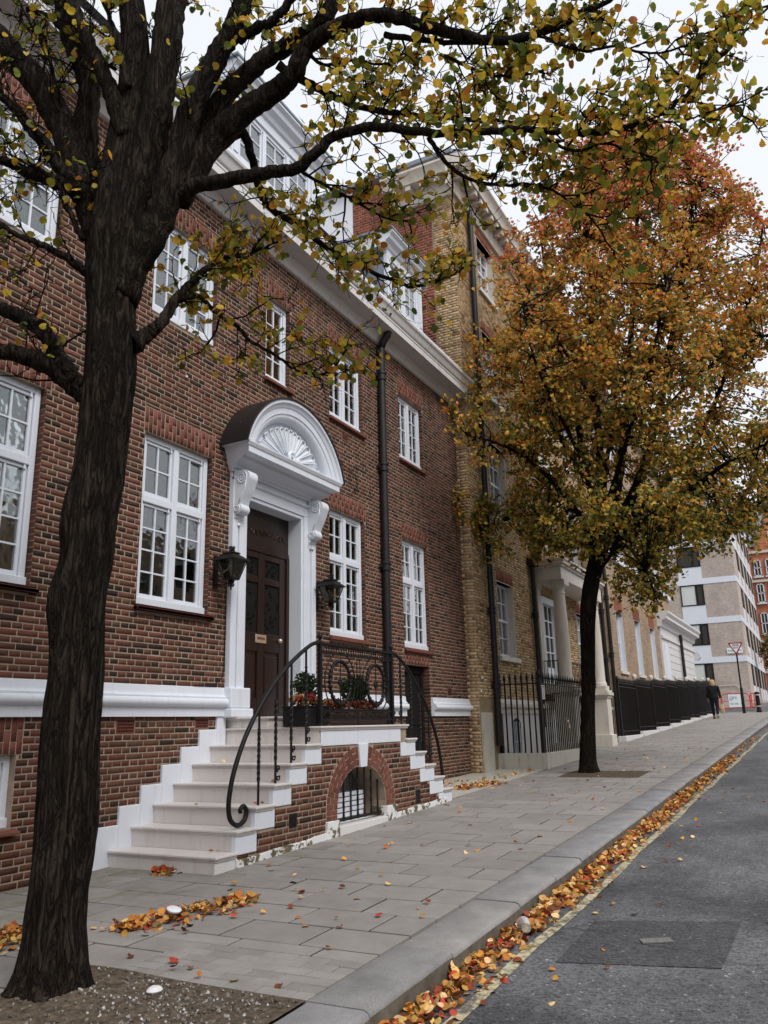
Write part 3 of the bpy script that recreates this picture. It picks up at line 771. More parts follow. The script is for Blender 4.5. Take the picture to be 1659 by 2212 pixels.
tg.build('fanlight_tracery', M['door'], dr)
# interior darkness behind the openings
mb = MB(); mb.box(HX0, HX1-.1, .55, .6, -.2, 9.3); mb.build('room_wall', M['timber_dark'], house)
# ---------------------------------------------------------------- ground, road, pavement, kerb
KY0, KY1 = -3.78, -3.44           # kerb outer / inner
PEND = 47.6                      # end of the pavement at the side street
mb = MB(); xs = [-120, -20, 0, 20, 40, 60, 120, 400]
for i in range(len(xs)-1):
    a, b = xs[i], xs[i+1]; za, zb = G(a)-.45, G(b)-.45
    mb.add([(a, -200, za), (b, -200, zb), (b, 200, zb), (a, 200, za)], [(0, 1, 2, 3)])
struct(mb.build('ground', M['soil'], None, recalc=False))
def road_z(x, y):
    c = (y+8.2)/4.4; return G(x)-.118+.05*(1-min(1, c*c))
mb = MB(); ys = [-12.6, -11, -9, -7, -5.5, -4.6, -4.1, -3.85, -3.6]; xr = list(np.arange(-14, 60.1, 2))+[75, 110, 180]
for i in range(len(xr)-1):
    for k in range(len(ys)-1):
        q = [(xr[i], ys[k]), (xr[i+1], ys[k]), (xr[i+1], ys[k+1]), (xr[i], ys[k+1])]
        mb.add([(x, y, road_z(x, y)) for x, y in q], [(0, 1, 2, 3)])
mb.add([(PEND-3.2, -3.62, G(PEND-3.2)-.116), (56.2, -3.62, G(56.2)-.116), (56.2, 30, G(56.2)-.1), (PEND-.02, 30, G(PEND)-.1)], [(0, 1, 2, 3)])
road = struct(mb.build('road', M['asphalt'], None, smooth=True, recalc=False))
# patch, ironwork cover and yellow line
pq = [(4.72, -4.22), (5.60, -4.22), (5.80, -5.07), (4.86, -5.05)]
struct(MB().add([(x, y, road_z(x, y)+.004) for x, y in pq], [(0, 1, 2, 3)]).build('road_patch', M['asphalt_patch'], None, recalc=False))
cv = MB(); cvp = [(5.17, -4.60), (5.245, -4.565), (5.325, -4.72), (5.25, -4.755)]
cv.add([(x, y, road_z(x, y)+.006) for x, y in cvp]+[(x, y, road_z(x, y)+.012) for x, y in cvp], [(4, 5, 6, 7), (0, 1, 5, 4), (1, 2, 6, 5), (2, 3, 7, 6), (3, 0, 4, 7)])
tag(cv.build('access_cover', simple('worn_cover', (.17, .165, .16), .8, .2, .3, 25, .6, 60), None), 'small worn pale access cover set into the dark road patch', 'access cover')
mb = MB(); lx = list(np.arange(1, 46, .5))
for a, b in zip(lx[:-1], lx[1:]):
    ja = lambda x: .012*math.sin(x*1.7)+.008*math.sin(x*4.1)
    mb.add([(a, -4.065+ja(a), road_z(a, -4.1)+.004), (b, -4.065+ja(b), road_z(b, -4.1)+.004), (b, -3.995+ja(b), road_z(b, -4.02)+.004), (a, -3.995+ja(a), road_z(a, -4.02)+.004)], [(0, 1, 2, 3)])
struct(mb.build('yellow_line', M['line'], None, recalc=False))
# pavement bed (joints show as its surface) and slabs
pv = MB()
px = list(np.arange(-8, PEND-.9, 1.5))+[PEND-.9]
for a, b in zip(px[:-1], px[1:]):
    pv.add([(a, KY1+.02, G(a)-.16), (b, KY1+.02, G(b)-.16), (b, .2, G(b)-.16), (a, .2, G(a)-.16), (a, KY1+.02, G(a)-.0045), (b, KY1+.02, G(b)-.0045), (b, .2, G(b)-.0045), (a, .2, G(a)-.0045)], [(4, 5, 6, 7), (0, 1, 5, 4), (2, 3, 7, 6)])
pave = struct(pv.build('pavement', M['joint'], None, recalc=False))
SW, SLN = .372, .56
def in_rect(x0, x1, y0, y1, r): return x1 > r[0] and x0 < r[1] and y1 > r[2] and y0 < r[3]
PIT1 = (2.35, 3.46, KY1, -2.05); PIT2 = (13.45, 14.55, KY1+.45, -1.72); BLK = (3.46, 4.02, KY1, -2.28); APR = (10.45, 15.0, -1.12, .1)
slabs = []; rgs = random.Random(21); x = 1.2; k = 0
STX0, STX1 = 5.5, 10.42
while x < PEND-1.4:
    y = KY1-.002; off = (k % 2)*SLN*.5+rgs.uniform(-.03, .03); edges = [KY1]; yy = KY1+SLN*(.55 if k % 2 else 1.0)+rgs.uniform(-.05, .05)
    while yy < -.12: edges.append(yy); yy += SLN+rgs.uniform(-.02, .02)
    edges.append(0.0)
    for e0, e1 in zip(edges[:-1], edges[1:]):
        a, b = x+.0085, x+SW-.0085; c, d = e0+.0085, e1-.0085
        parts = [(a, b, c, d)]
        for r in (PIT1, BLK, PIT2, APR):                 # cut round the pits
            nx = []
            for (a, b, c, d) in parts:
                if not in_rect(a, b, c, d, r): nx.append((a, b, c, d)); continue
                g_ = .0065
                if a < r[0]-.03: nx.append((a, r[0]-g_, c, d))
                if b > r[1]+.03: nx.append((r[1]+g_, b, c, d))
                a2, b2 = max(a, r[0]), min(b, r[1])
                if c < r[2]-.03: nx.append((a2, b2, c, r[2]-g_))
                if d > r[3]+.03: nx.append((a2, b2, r[3]+g_, d))
            parts = nx
        for q in parts:
            if q[1]-q[0] < .02 or q[3]-q[2] < .02: continue
            if q[0] > STX0+.1 and q[1] < STX1-.2 and q[2] > -1.15: continue
            slabs.append(q)
    x += SW; k += 1
def slab_verts(a, b, c, d, rg):
    dz = rg.uniform(-.0008, .002); tx = rg.uniform(-.001, .001); ty = rg.uniform(-.001, .001); cx, cy = (a+b)/2, (c+d)/2
    z = lambda x, y: G(x)+dz+tx*(x-cx)/.2+ty*(y-cy)/.3
    i = .0025
    return [(a, c, z(a, c)-.03), (b, c, z(b, c)-.03), (b, d, z(b, d)-.03), (a, d, z(a, d)-.03), (a, c, z(a, c)-i), (b, c, z(b, c)-i), (b, d, z(b, d)-i), (a, d, z(a, d)-i),
            (a+i, c+i, z(a, c)), (b-i, c+i, z(b, c)), (b-i, d-i, z(b, d)), (a+i, d-i, z(a, d))]
SFC = [(8, 9, 10, 11), (4, 5, 9, 8), (5, 6, 10, 9), (6, 7, 11, 10), (7, 4, 8, 11), (0, 1, 5, 4), (1, 2, 6, 5), (2, 3, 7, 6), (3, 0, 4, 7)]
def score_slab(s):
    u, v, z = project(np.array([(s[0]+s[1])/2, (s[2]+s[3])/2, G(s[0])]))
    return (s[1]-s[0])*(s[3]-s[2])/z**2 if (z > .3 and -40 < u < PW+20 and v < PH+60) else 0
order = sorted(slabs, key=score_slab, reverse=True); rest = MB()
for i, s in enumerate(order):
    if i < 300 and score_slab(s) > 0: MB().add(slab_verts(*s, rgs), SFC).build('slab', M['slab'], pave, recalc=False)
    else: rest.add(slab_verts(*s, rgs), SFC)
stuff(rest.build('slab_paving', M['slab'], pave, recalc=False))
# small block paving beside the near tree pit
bx = BLK[0]; k = 0
while bx < BLK[1]-.02:
    by = KY1+.0+(k % 2)*.1-.1
    while by < BLK[3]:
        a, b, c, d = bx+.003, min(bx+.094, BLK[1])-.003, max(by, KY1)+.003, min(by+.2, BLK[3])-.003
        if d-c > .04: MB().add(slab_verts(a, b, c, d, rgs), SFC).build('paving_block', M['slab'], pave, recalc=False)
        by += .2
    bx += .0933; k += 1
# plain apron in front of the neighbour, soil of the two tree pits
mb = MB(); xa = np.linspace(APR[0], APR[1], 8)
for a, b in zip(xa[:-1], xa[1:]): mb.add([(a, APR[2], G(a)-.001), (b, APR[2], G(b)-.001), (b, APR[3], G(b)-.001), (a, APR[3], G(a)-.001)], [(0, 1, 2, 3)])
struct(mb.build('apron', M['concrete'], None, recalc=False))
def pit(r, name, hump, cx, cy):
    n = 22; vs = []; fs = []
    for i in range(n+1):
        for j in range(n+1):
            x = r[0]+(r[1]-r[0])*i/n; y = r[2]+(r[3]-r[2])*j/n; e = min(i, j, n-i, n-j)/n
            dd = math.hypot(x-cx, y-cy)
            vs.append((x, y, G(x)+.004+hump*math.exp(-(dd/.33)**2)+(.012*mnoise.noise((x*9, y*9, 1)) if e > 0 else -.004)))
    for i in range(n):
        for j in range(n): fs.append((i*(n+1)+j, (i+1)*(n+1)+j, (i+1)*(n+1)+j+1, i*(n+1)+j+1))
    return struct(MB().add(vs, fs).build(name, M['soil'], None, smooth=True, recalc=False))
T1 = (3.09, -2.27); T2 = (14.06, -2.12)
pit(PIT1, 'tree_pit', .05, *T1); pit(PIT2, 'tree_pit', .03, *T2)
# granite kerb stones
kerb = thing('kerb', 'granite kerb', 'kerb', loc=(10, -3.6, G(10)))
for q in ('label', 'category'): del kerb[q]
struct(kerb); rk = random.Random(5); x = .6
while x < PEND-2.6:
    ln = rk.uniform(.72, 1.15) if x > 2 else .9; a, b = x+.007, min(x+ln, PEND-2.6)-.007
    nseg = 5; vs = []; fs = []; dz = rk.uniform(-.004, .006); dy = rk.uniform(-.006, .006)
    prof = [(KY1-.012, -.10), (KY1-.012, -.008), (KY1-.022, .0), (KY0+.035, -.002), (KY0+.012, -.010), (KY0, -.03), (KY0-.008, -.20)]
    for i in range(nseg+1):
        xx = a+(b-a)*i/nseg
        for y, z in prof: vs.append((xx, y+dy+.003*mnoise.noise((xx*6, y*5, 3)), G(xx)+z+dz+.003*mnoise.noise((xx*5, y*7, 9))))
    m = len(prof)
    for i in range(nseg):
        for j in range(m-1): fs.append((i*m+j, (i+1)*m+j, (i+1)*m+j+1, i*m+j+1))
    fs += [tuple(range(m)), tuple(nseg*m+j for j in range(m-1, -1, -1))]
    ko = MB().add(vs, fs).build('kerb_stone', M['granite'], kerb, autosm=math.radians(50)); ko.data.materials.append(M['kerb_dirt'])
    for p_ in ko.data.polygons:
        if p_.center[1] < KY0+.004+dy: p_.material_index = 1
    x += ln
# rounded corner kerb at the side street
vs = []; fs = []; cxk, cyk, rk0 = PEND-2.6, KY0+2.6, 2.6
corner = [(rk0-.34, -.15), (rk0-.34, 0), (rk0-.02, 0), (rk0, -.02), (rk0, -.2)]
for i in range(13):
    a = -math.pi/2+math.pi/2*i/12
    for r, z in corner: vs.append((cxk+r*math.cos(a), cyk+r*math.sin(a), G(cxk+r*math.cos(a))+z))
for i in range(12):
    for j in range(4): fs.append((i*5+j, (i+1)*5+j, (i+1)*5+j+1, i*5+j+1))
MB().add(vs, fs).build('kerb_stone', M['granite'], kerb)
cpv = [(cxk, KY1-.0), (cxk, .2)]+[(PEND-.34, .2)]+[(cxk+(rk0-.34)*math.cos(a), cyk+(rk0-.34)*math.sin(a)) for a in np.linspace(0, -math.pi/2, 10)]
struct(MB().add([(x, y, G(x)-.002) for x, y in cpv], [tuple(range(len(cpv)-1, -1, -1))]).build('corner_pavement', M['slab'], None, recalc=False))
MB().box(PEND-.34, PEND, cyk, 30, G(PEND)-.2, G(PEND)).build('kerb_stone', M['granite'], kerb)
# far pavement across the side street
fp = MB(); fp.slopebox(56.2, 58.4, -2.9, 30, -.3, G(57.3)+.005); fp.slopebox(58.4, 110, -2.9, -1.66, -.3, G(75)+.02); struct(fp.build('far_pavement', M['slab'], None))

# ---------------------------------------------------------------- entrance staircase
stair = thing('entrance_staircase', 'white stone double staircase with arched brick side wall before the panelled front door', 'staircase', loc=(8, -.6, G(8)))
YO = -1.20; LZ = NOS_Z[6]; LX0, LX1 = NOS_X[6], 9.09
RX = [9.075+.2655*(i+1) for i in range(5)]; RZ = [LZ-.163*(i+1) for i in range(5)]
def tread(x0, x1, y0, y1, z, dirn, name='tread'):
    """slab with a moulded nosing on its open edges"""
    t = MB(); t.box(x0, x1, y0, y1, z-.022, z); t.box(x0+.008, x1-.008, y0+.008, y1, z-.034, z-.022); t.box(x0+.014, x1-.014, y0+.014, y1, z-.046, z-.034)
    return t.build(name, M['step'], stair, bevel=.007)
for i in range(6):
    x0 = NOS_X[i]; x1 = NOS_X[i+1]+.03; tread(x0, x1, YO-.025, -.006, NOS_Z[i], -1)
    rz0 = G(x0)-.05 if i == 0 else NOS_Z[i-1]
    MB().box(x0+.02, x1+.05, YO+.012, -.004, rz0+(.0005), NOS_Z[i]-.046).build('riser', M['step'], stair, bevel=.003)
    # white end block under every tread, on the street side
    zb = (G(x0)-.03) if i == 0 else NOS_Z[i-1]-.028
    if i == 0: MB().box(x0+.018, NOS_X[1]+.045, YO, YO+.05, zb, NOS_Z[0]-.046).build('step_end', M['white_old'], stair, bevel=.005)
    else: MB().box(x0+.018, NOS_X[i+1]+.045, YO, YO+.05, zb, NOS_Z[i]-.046).build('step_end', M['white'], stair, bevel=.005)
tread(LX0, LX1+.03, YO-.025, -.006, LZ, 0, 'landing')
MB().box(LX0+.02, LX1, YO+.06, -.004, NOS_Z[5]+.0005, LZ-.046).build('riser', M['step'], stair)
MB().box(LX0+.04, LX1-.16, YO, YO+.05, LZ-.195, LZ-.046).build('landing_fascia', M['white'], stair, bevel=.004)
MB().box(LX0+.02, LX0+.041, YO+.012, YO+.06, NOS_Z[5]+.0005, LZ-.046).build('riser', M['step'], stair)
thr = MB(); thr.box(LX0+.03, 8.88, -.56, .16, LZ+.088, LZ+.11); thr.box(LX0+.045, 8.865, -.545, .16, LZ+.074, LZ+.088); thr.box(LX0+.055, 8.855, -.535, .16, LZ+.0005, LZ+.074)
thr.build('door_step', M['step'], stair, bevel=.006)
for i in range(5):
    x1 = RX[i]; x0 = (LX1 if i == 0 else RX[i-1])-.03
    tread(x0, x1, YO-.025, -.10, RZ[i], 1)
    rz0 = G(x1)-.05 if i == 4 else RZ[i+1]-.02
    MB().box(x0-.03, x1-.02, YO+.012, -.11, rz0, RZ[i]-.046).build('riser', M['step'], stair)
    xa = x0-.13; zb = RZ[i]-.20 if i < 4 else G(x1)-.03
    MB().box(xa if i else LX1-.159, x1-.02 if i == 4 else x1-.02, YO+.0005*i, YO+.05, zb, RZ[i]-.046).build('step_end', M['white'], stair, bevel=.004)
# brick side wall with arch
AX, ASP, AW, AR = 8.01, .50, .53, .405          # arch axis, spring height, half width, rise
def arch_half(z, grow=0.):
    if z <= ASP: return AW+grow
    t = (z-ASP)/(AR+grow)
    return (AW+grow)*math.sqrt(1-t*t) if t < 1 else 0
def arch_hole(va, vb):
    h = arch_half((va+vb)/2, .215); return [(AX-h-.004, AX+h+.004)] if h > .01 else []
sh = [arch_hole]
for i in range(6):
    sh.append((0, NOS_X[i]+.018+.27*0, NOS_Z[i]-.03 if i == 0 else NOS_Z[i-1]-.03, 3))
for i in range(6): sh.append((0, NOS_X[i+1]+.045 if i < 6 else 99, (G(5.8)-.5 if i == 0 else NOS_Z[i-1]-.03), 3))
sh.append((0, 99, LZ-.19, 3))
for i in range(5): sh.append(((LX1-.159 if i == 0 else RX[i-1]-.16), 99, RZ[i]-.20 if i < 4 else 0., 3))
VN = [(6.61, 6.745, .41, .545), (9.30, 9.435, .385, .56)]
sh += VN
def keep_st(e0, e1, va, vb): return vb > G(e0)+.02
sbl = courses(5.8, 10.4, .10, 1.2, sh, COURSE, BL, JT, keep_st, 8)
FST = ((0, YO+.012, 0), (1, 0, 0), (0, 0, 1), (0, -1, 0))
brick_field(stair, sbl, *FST, M['brick'], BL, COURSE, JT, 300, seed=14, depth=.003)
# wall body (mortar) with the arched opening
prof_top = []
def wall_top(x):
    if x < LX0+.04:
        z = G(5.6)
        for i in range(7):
            if x > NOS_X[i]+.03: z = NOS_Z[i]-.05
        return z
    if x < LX1: return LZ-.05
    z = LZ-.05
    for i in range(5):
        if x > (LX1 if i == 0 else RX[i-1])-.03: z = RZ[i]-.05
    return z
sm = MB(); xs = sorted(set([5.6]+[q+.0301 for q in NOS_X]+[q-.03 for q in RX]+[LX1, LX1-.03, 10.36]+list(np.linspace(AX-AW, AX+AW, 29))))
for a, b in zip(xs[:-1], xs[1:]):
    m = (a+b)/2; top = wall_top(m); bot = -.1
    if abs(m-AX) < AW:
        fa = ASP+AR*math.sqrt(max(0, 1-((a-AX)/AW)**2)); fb = ASP+AR*math.sqrt(max(0, 1-((b-AX)/AW)**2))
        sm.add([(a, YO+.012, fa), (b, YO+.012, fb), (b, YO+.012, top), (a, YO+.012, top), (a, YO+.34, fa), (b, YO+.34, fb)], [(0, 1, 2, 3), (0, 4, 5, 1)])
    else:
        sm.add([(a, YO+.012, bot), (b, YO+.012, bot), (b, YO+.012, top), (a, YO+.012, top)], [(0, 1, 2, 3)])
for s_ in (-1, 1):
    x = AX+s_*AW; sm.add([(x, YO+.012, 0), (x, YO+.34, 0), (x, YO+.34, ASP), (x, YO+.012, ASP)], [(0, 1, 2, 3)])
sm.build('side_wall', M['mortar'], stair, recalc=False)
# voussoirs
nv = 28
def arch_pt(t, g): return (AX+(AW+g)*math.cos(t), ASP+(AR+g)*math.sin(t))
feet = []
def vous(t0, t1, g0, g1):
    q = [arch_pt(t0, g0), arch_pt(t1, g0), arch_pt(t1, g1), arch_pt(t0, g1)]; c = np.mean(q, 0)
    q = [tuple(c+(np.array(p)-c)*.86) for p in q]; q2 = [tuple(c+(np.array(p)-c)*.90) for p in [arch_pt(t0, g0), arch_pt(t1, g0), arch_pt(t1, g1), arch_pt(t0, g1)]]
    MB().add([(x, YO+.008+RNG.uniform(-.002, .002), z) for x, z in q]+[(x, YO+.03, z) for x, z in q2], [(0, 1, 2, 3), (0, 4, 5, 1), (1, 5, 6, 2), (2, 6, 7, 3), (3, 7, 4, 0)]).build('voussoir', M['soldier'], stair)
for k in range(nv):
    t0, t1 = math.pi*k/nv, math.pi*(k+1)/nv
    if abs((t0+t1)/2-math.pi/2) < .16: continue
    cut = .07 if k % 2 else .145
    vous(t0, t1, .002, cut); vous(t0, t1, cut, .213)
for s_ in (-1, 1):                                       # upright part of the arch ring
    for z0 in (.40, .45):
        a, b = sorted((AX+s_*(AW+.002), AX+s_*(AW+.213)))
        for p, q in ((a, (a+b)/2), ((a+b)/2, b)): MB().box(p+.004, q-.004, YO+.008, YO+.03, z0+.003, z0+.047).build('voussoir', M['soldier'], stair, bevel=.003)
    a, b = sorted((AX+s_*(AW-.012), AX+s_*(AW+.235)))
    MB().slopebox(a, b, YO-.012, YO+.2, -.02, .40 if s_ < 0 else .44).build('arch_foot', M['peel'], stair, bevel=.006)
MB().prism_y([(AX-.07, .885), (AX+.07, .885), (AX+.105, 1.128), (AX-.105, 1.128)], YO-.012, YO+.2).build('keystone', M['white'], stair, bevel=.005)
MB().slopebox(AX-AW+.01, AX+AW-.01, YO-.02, YO+.3, -.02, .335).build('arch_sill', M['white_old'], stair, bevel=.006)
for a, b in ((5.82, AX-AW-.236), (AX+AW+.236, 10.2)):
    n = 8; xs = np.linspace(a, b, n+1); bm_ = MB()
    for p, q in zip(xs[:-1], xs[1:]): bm_.add([(p, YO-.006, G(p)-.05), (q, YO-.006, G(q)-.05), (q, YO-.006, G(q)+.055+.01*math.sin(q*9)), (p, YO-.006, G(p)+.055+.01*math.sin(p*9)), (p, YO+.03, G(p)+.065), (q, YO+.03, G(q)+.065)], [(0, 1, 2, 3), (3, 2, 5, 4)])
    bm_.build('painted_base', M['peel'], stair, recalc=False)
for a, b, c, d in VN:
    v = MB(); v.box(a+.004, b-.004, YO+.006, YO+.03, c+.004, d-.004); o = v.build('air_brick', M['pipe'], stair)
    h = MB()
    for i in range(4):
        for k in range(7): h.box(a+.02+i*.028, a+.036+i*.028, YO+.003, YO+.007, c+.014+k*(d-c-.028)/7, c+.024+k*(d-c-.028)/7)
    h.build('vent_slots', M['timber_dark'], o)
# recess: pale back wall, ledge of white glazed blocks, window bars
rc = MB(); rc.add([(AX-.8, YO+.5, 0), (AX+.9, YO+.5, 0), (AX+.9, YO+.5, 1.2), (AX-.8, YO+.5, 1.2)], [(0, 1, 2, 3)]); rc.add([(AX-.7, YO+.34, 0), (AX-.7, YO+.95, 0), (AX-.7, YO+.95, 1.2), (AX-.7, YO+.34, 1.2)], [(0, 1, 2, 3)]); rc.add([(AX+.62, YO+.34, 0), (AX+.62, YO+.95, 0), (AX+.62, YO+.95, 1.2), (AX+.62, YO+.34, 1.2)], [(0, 1, 2, 3)])
rc.build('recess_wall', M['white_old'], stair, recalc=False)
for k in range(7):
    for j in range(6):
        x = AX-.52+j*.145+(k % 2)*.05; MB().box(x+.004, x+.139, YO+.20, YO+.26, .27+k*.052, .27+k*.052+.04).build('glazed_block', M['white'], stair, bevel=.004)
gr = MB()
for i in range(7):
    x = AX-AW+.075+i*(2*AW-.15)/6*.98; z1 = ASP+AR*math.sqrt(max(0, 1-((x-AX)/AW)**2))
    gr.tube([(x, YO+.07, z) for z in np.linspace(.36, z1, 14)], .0125, 4, twist=.5 if i % 2 else 0)
gr.box(AX-AW+.02, AX+AW-.02, YO+.055, YO+.085, .365, .39)
gr.build('window_grille', M['iron'], stair)
# core of the stairs so that nothing is hollow under the treads
core = MB(); core.box(8.7, LX1-.2, YO+.36, -.01, .1, LZ-.06); core.box(LX0+.1, 7.2, YO+.36, -.01, .1, LZ-.2); core.build('stair_core', M['timber_dark'], stair)

# ---------------------------------------------------------------- wrought-iron stair railing
rail = thing('stair_railing', 'black wrought-iron railing with twisted bars and two oval wreaths along the staircase', 'railing', loc=(8, -1.15, LZ))
YR = -1.13
def bez(pts, n=40):                                     # smooth curve through points
    out = []; P_ = [np.array(p, float) for p in pts]; P_ = [2*P_[0]-P_[1]]+P_+[2*P_[-1]-P_[-2]]
    for i in range(1, len(P_)-2):
        for k in range(n//(len(P_)-3)+1):
            t = k/(n//(len(P_)-3)+1); a, b, c, d = P_[i-1:i+3]
            out.append(.5*((2*b)+(c-a)*t+(2*a-5*b+4*c-d)*t*t+(3*b-a-3*c+d)*t**3))
    out.append(P_[-2]); return out
hl = [(7.25, 2.165), (7.13, 2.145), (6.99, 2.085), (6.73, 1.935), (6.47, 1.745), (6.21, 1.49), (6.01, 1.235), (5.875, .985), (5.815, .80), (5.80, .66), (5.835, .56), (5.93, .515), (6.02, .55), (6.045, .62), (6.005, .665), (5.96, .64), (5.965, .61)]
pl = bez(hl, 110)
MB().tube([(x, YR, z) for x, z in pl], [.021]*(len(pl)-26)+[.021-.004*i/26 for i in range(26)], 8).build('handrail', M['iron'], rail, smooth=True)
hr = [(8.86, 2.165), (8.98, 2.15), (9.16, 2.075), (9.37, 1.945), (9.63, 1.735), (9.88, 1.48), (10.06, 1.23), (10.18, .98), (10.24, .75), (10.255, .56)]
pr_ = bez(hr, 80)
MB().tube([(x, YR, z) for x, z in pr_], .021, 8).build('handrail', M['iron'], rail, smooth=True)
def hz(curve, x):
    best = min(curve, key=lambda q: abs(q[0]-x) + (0 if q[1] > .9 else 9)); return best[1]
def scroll(mb, x, z, s=1, sc=1., y=YR):
    pts = []
    for i in range(16):
        a = math.pi*1.0-i*.42; r = .035*sc*(1-i/20); pts.append((x+s*(.045*sc+r*math.cos(a)), y, z+.16*sc+r*math.sin(a)))
    for i in range(10): pts.insert(0, (x+s*(.01+.02*math.sin(i/9*3.14)*sc), y, z+.16*sc-(i+1)*.011*sc))
    pts2 = []
    for i in range(16):
        a = math.pi*.2-i*.42; r = .04*sc*(1-i/20); pts2.append((x+s*(.04*sc+r*math.cos(a)), y, z+.05*sc+r*math.sin(a)))
    mb.tube(pts2, .0075, 6); mb.tube(pts[6:], .0075, 6)
for i, x in enumerate((6.99, 6.73, 6.475, 6.215)):
    zt = NOS_Z[5-i]; z1 = hz(pl, x); b = MB()
    b.tube([(x, YR, zt), (x, YR, zt+.2)], .014, 4); b.tube([(x, YR, z1-.18), (x, YR, z1)], .014, 4)
    b.tube([(x, YR, z) for z in np.linspace(zt+.2, z1-.18, 36)], .0165, 4, twist=.42)
    if i < 3: scroll(b, x+.012, zt+.01, 1, .75)
    b.build('baluster', M['iron'], rail)
for i, x in enumerate((9.10, 9.37, 9.63, 9.89)):
    zt = LZ if i == 0 else RZ[i-1]; z1 = hz(pr_, x); b = MB()
    b.tube([(x, YR, zt), (x, YR, zt+.12)], .014, 4); b.tube([(x, YR, z1-.1), (x, YR, z1)], .014, 4)
    b.tube([(x, YR, z) for z in np.linspace(zt+.12, z1-.1, 36)], .0165, 4, twist=.42)
    scroll(b, x-.012, zt+.01, -1, .75); b.build('baluster', M['iron'], rail)
PX0, PX1 = 7.25, 8.86
for x in (PX0, PX1):
    b = MB(); b.box(x-.021, x+.021, YR-.021, YR+.021, LZ, 2.17); b.build('post', M['iron'], rail, bevel=.003)
    MB().lathe([(.012, 2.17), (.026, 2.178), (.012, 2.19), (.014, 2.196), (.03, 2.222), (.028, 2.245), (.012, 2.265), (.002, 2.275)], (x, YR, 0), 12).build('finial', M['iron'], rail, smooth=True)
b = MB(); b.box(PX0, PX1, YR-.018, YR+.018, 2.147, 2.172); b.box(PX0, PX1, YR-.012, YR+.012, 2.055, 2.073); b.build('top_rail', M['iron'], rail, bevel=.003)
b = MB(); b.box(PX0, PX1, YR-.012, YR+.012, 1.462, 1.478); b.box(PX0, PX1, YR-.012, YR+.012, 1.372, 1.388); b.build('bottom_rail', M['iron'], rail, bevel=.003)
ringm = MB(); ringm.tube([(.027*math.cos(a), 0, .036*math.sin(a)) for a in np.linspace(0, 2*math.pi, 17)], .006, 6, cap=False); rm = ringm.mesh('ring', M['iron'], True)
for i in range(30):
    o = link('ring', rm, rail); o.location = (PX0+.05+i*(PX1-PX0-.1)/29, YR, 2.11)
for cx in (7.66, 8.46):
    cz = 1.77
    MB().tube([(cx+.215*math.cos(a), YR+.004*math.sin(a*30), cz+.225*math.sin(a)) for a in np.linspace(0, 2*math.pi, 120)], [.019+.006*math.sin(i*1.3) for i in range(120)], 8, cap=False).build('wreath', M['iron'], rail, smooth=True)
    MB().tube([(cx+.315*math.cos(a), YR, cz+.315*math.sin(a)) for a in np.linspace(0, 2*math.pi, 60)], .0075, 6, cap=False).build('oval_hoop', M['iron'], rail, smooth=True)
    b = MB(); b.tube([(cx, YR, 1.478), (cx, YR, 2.056)], .006, 5); b.tube([(cx-.22, YR, cz), (cx+.22, YR, cz)], .004, 5); b.build('spindle', M['iron'], rail)
    b = MB(); b.ball((cx, YR, cz), .02, 10, 6)
    for k in range(8):
        a = k*math.pi/4; b.ball((cx+.028*math.cos(a), YR, cz+.028*math.sin(a)), .016, 8, 5)
    b.build('rosette', M['iron'], rail, smooth=True)
    b = MB()
    for q in (-.3, -.1, .1, .3):
        b.tube([(cx+q+.03*math.cos(a), YR, 1.425+.03*math.sin(a)) for a in np.linspace(.8, 5.5, 12)], .005, 5); b.tube([(cx+q+.06+.03*math.cos(a), YR, 1.425+.03*math.sin(a)) for a in np.linspace(-2.3, 2.3, 12)], .005, 5)
    b.build('bottom_scrolls', M['iron'], rail, smooth=True)
b = MB(); xm = 8.06
b.tube([(xm-.035, YR, 1.55), (xm-.035, YR, 2.0), (xm-.025, YR, 2.03), (xm, YR, 2.04), (xm+.025, YR, 2.03), (xm+.035, YR, 2.0), (xm+.035, YR, 1.55), (xm+.025, YR, 1.52), (xm, YR, 1.51), (xm-.025, YR, 1.52), (xm-.035, YR, 1.55)], .006, 6); b.build('centre_loop', M['iron'], rail)
b = MB(); scroll(b, PX1+.03, LZ+.02, 1, .7); scroll(b, PX0+.03, LZ+.02, 1, .6); b.build('scroll', M['iron'], rail)

# ---------------------------------------------------------------- planters with flowers
def leaf_clump(mb, cols, c, r, n, size, rg, colset, flat=1.0):
    for _ in range(n):
        d = Vector((rg.gauss(0, 1), rg.gauss(0, 1), rg.gauss(0, 1)))
        d.normalize(); p = Vector(c)+Vector((d.x*r[0], d.y*r[1], d.z*r[2]))*(rg.random()**.4)
        e = Euler((rg.uniform(0, 6.3), rg.uniform(0, 6.3), rg.uniform(0, 6.3))).to_matrix(); s = size*rg.uniform(.6, 1.3)
        q = [e @ Vector(v)*s for v in ((0, -.5, 0), (.33, -.05, .08), (0, .6, 0), (-.33, -.05, .08))]
        o = len(mb.v); mb.v += [tuple(p+v) for v in q]; mb.f.append((o, o+1, o+2, o+3)); cols.append(colset[rg.randrange(len(colset))])
def leaf_mesh(mb, cols, name, mat, parent, per=1):
    me = mb.mesh(name, mat); ca = me.color_attributes.new('Col', 'FLOAT_COLOR', 'CORNER')
    arr = []
    for p in me.polygons: arr += list((*cols[p.index//per], 1.0))*p.loop_total
    ca.data.foreach_set('color', arr); return link(name, me, parent)
GREEN = [(.02, .04, .012), (.03, .055, .015), (.015, .032, .012), (.045, .07, .02)]
FLOW = [(.30, .012, .02), (.42, .02, .03), (.22, .01, .02), (.45, .30, .08), (.38, .24, .10), (.5, .38, .2), (.25, .09, .04)]
pb = thing('planter', 'black square planter with red and cream flowers at the top of the left steps', 'planter', loc=(7.3, -.92, LZ))
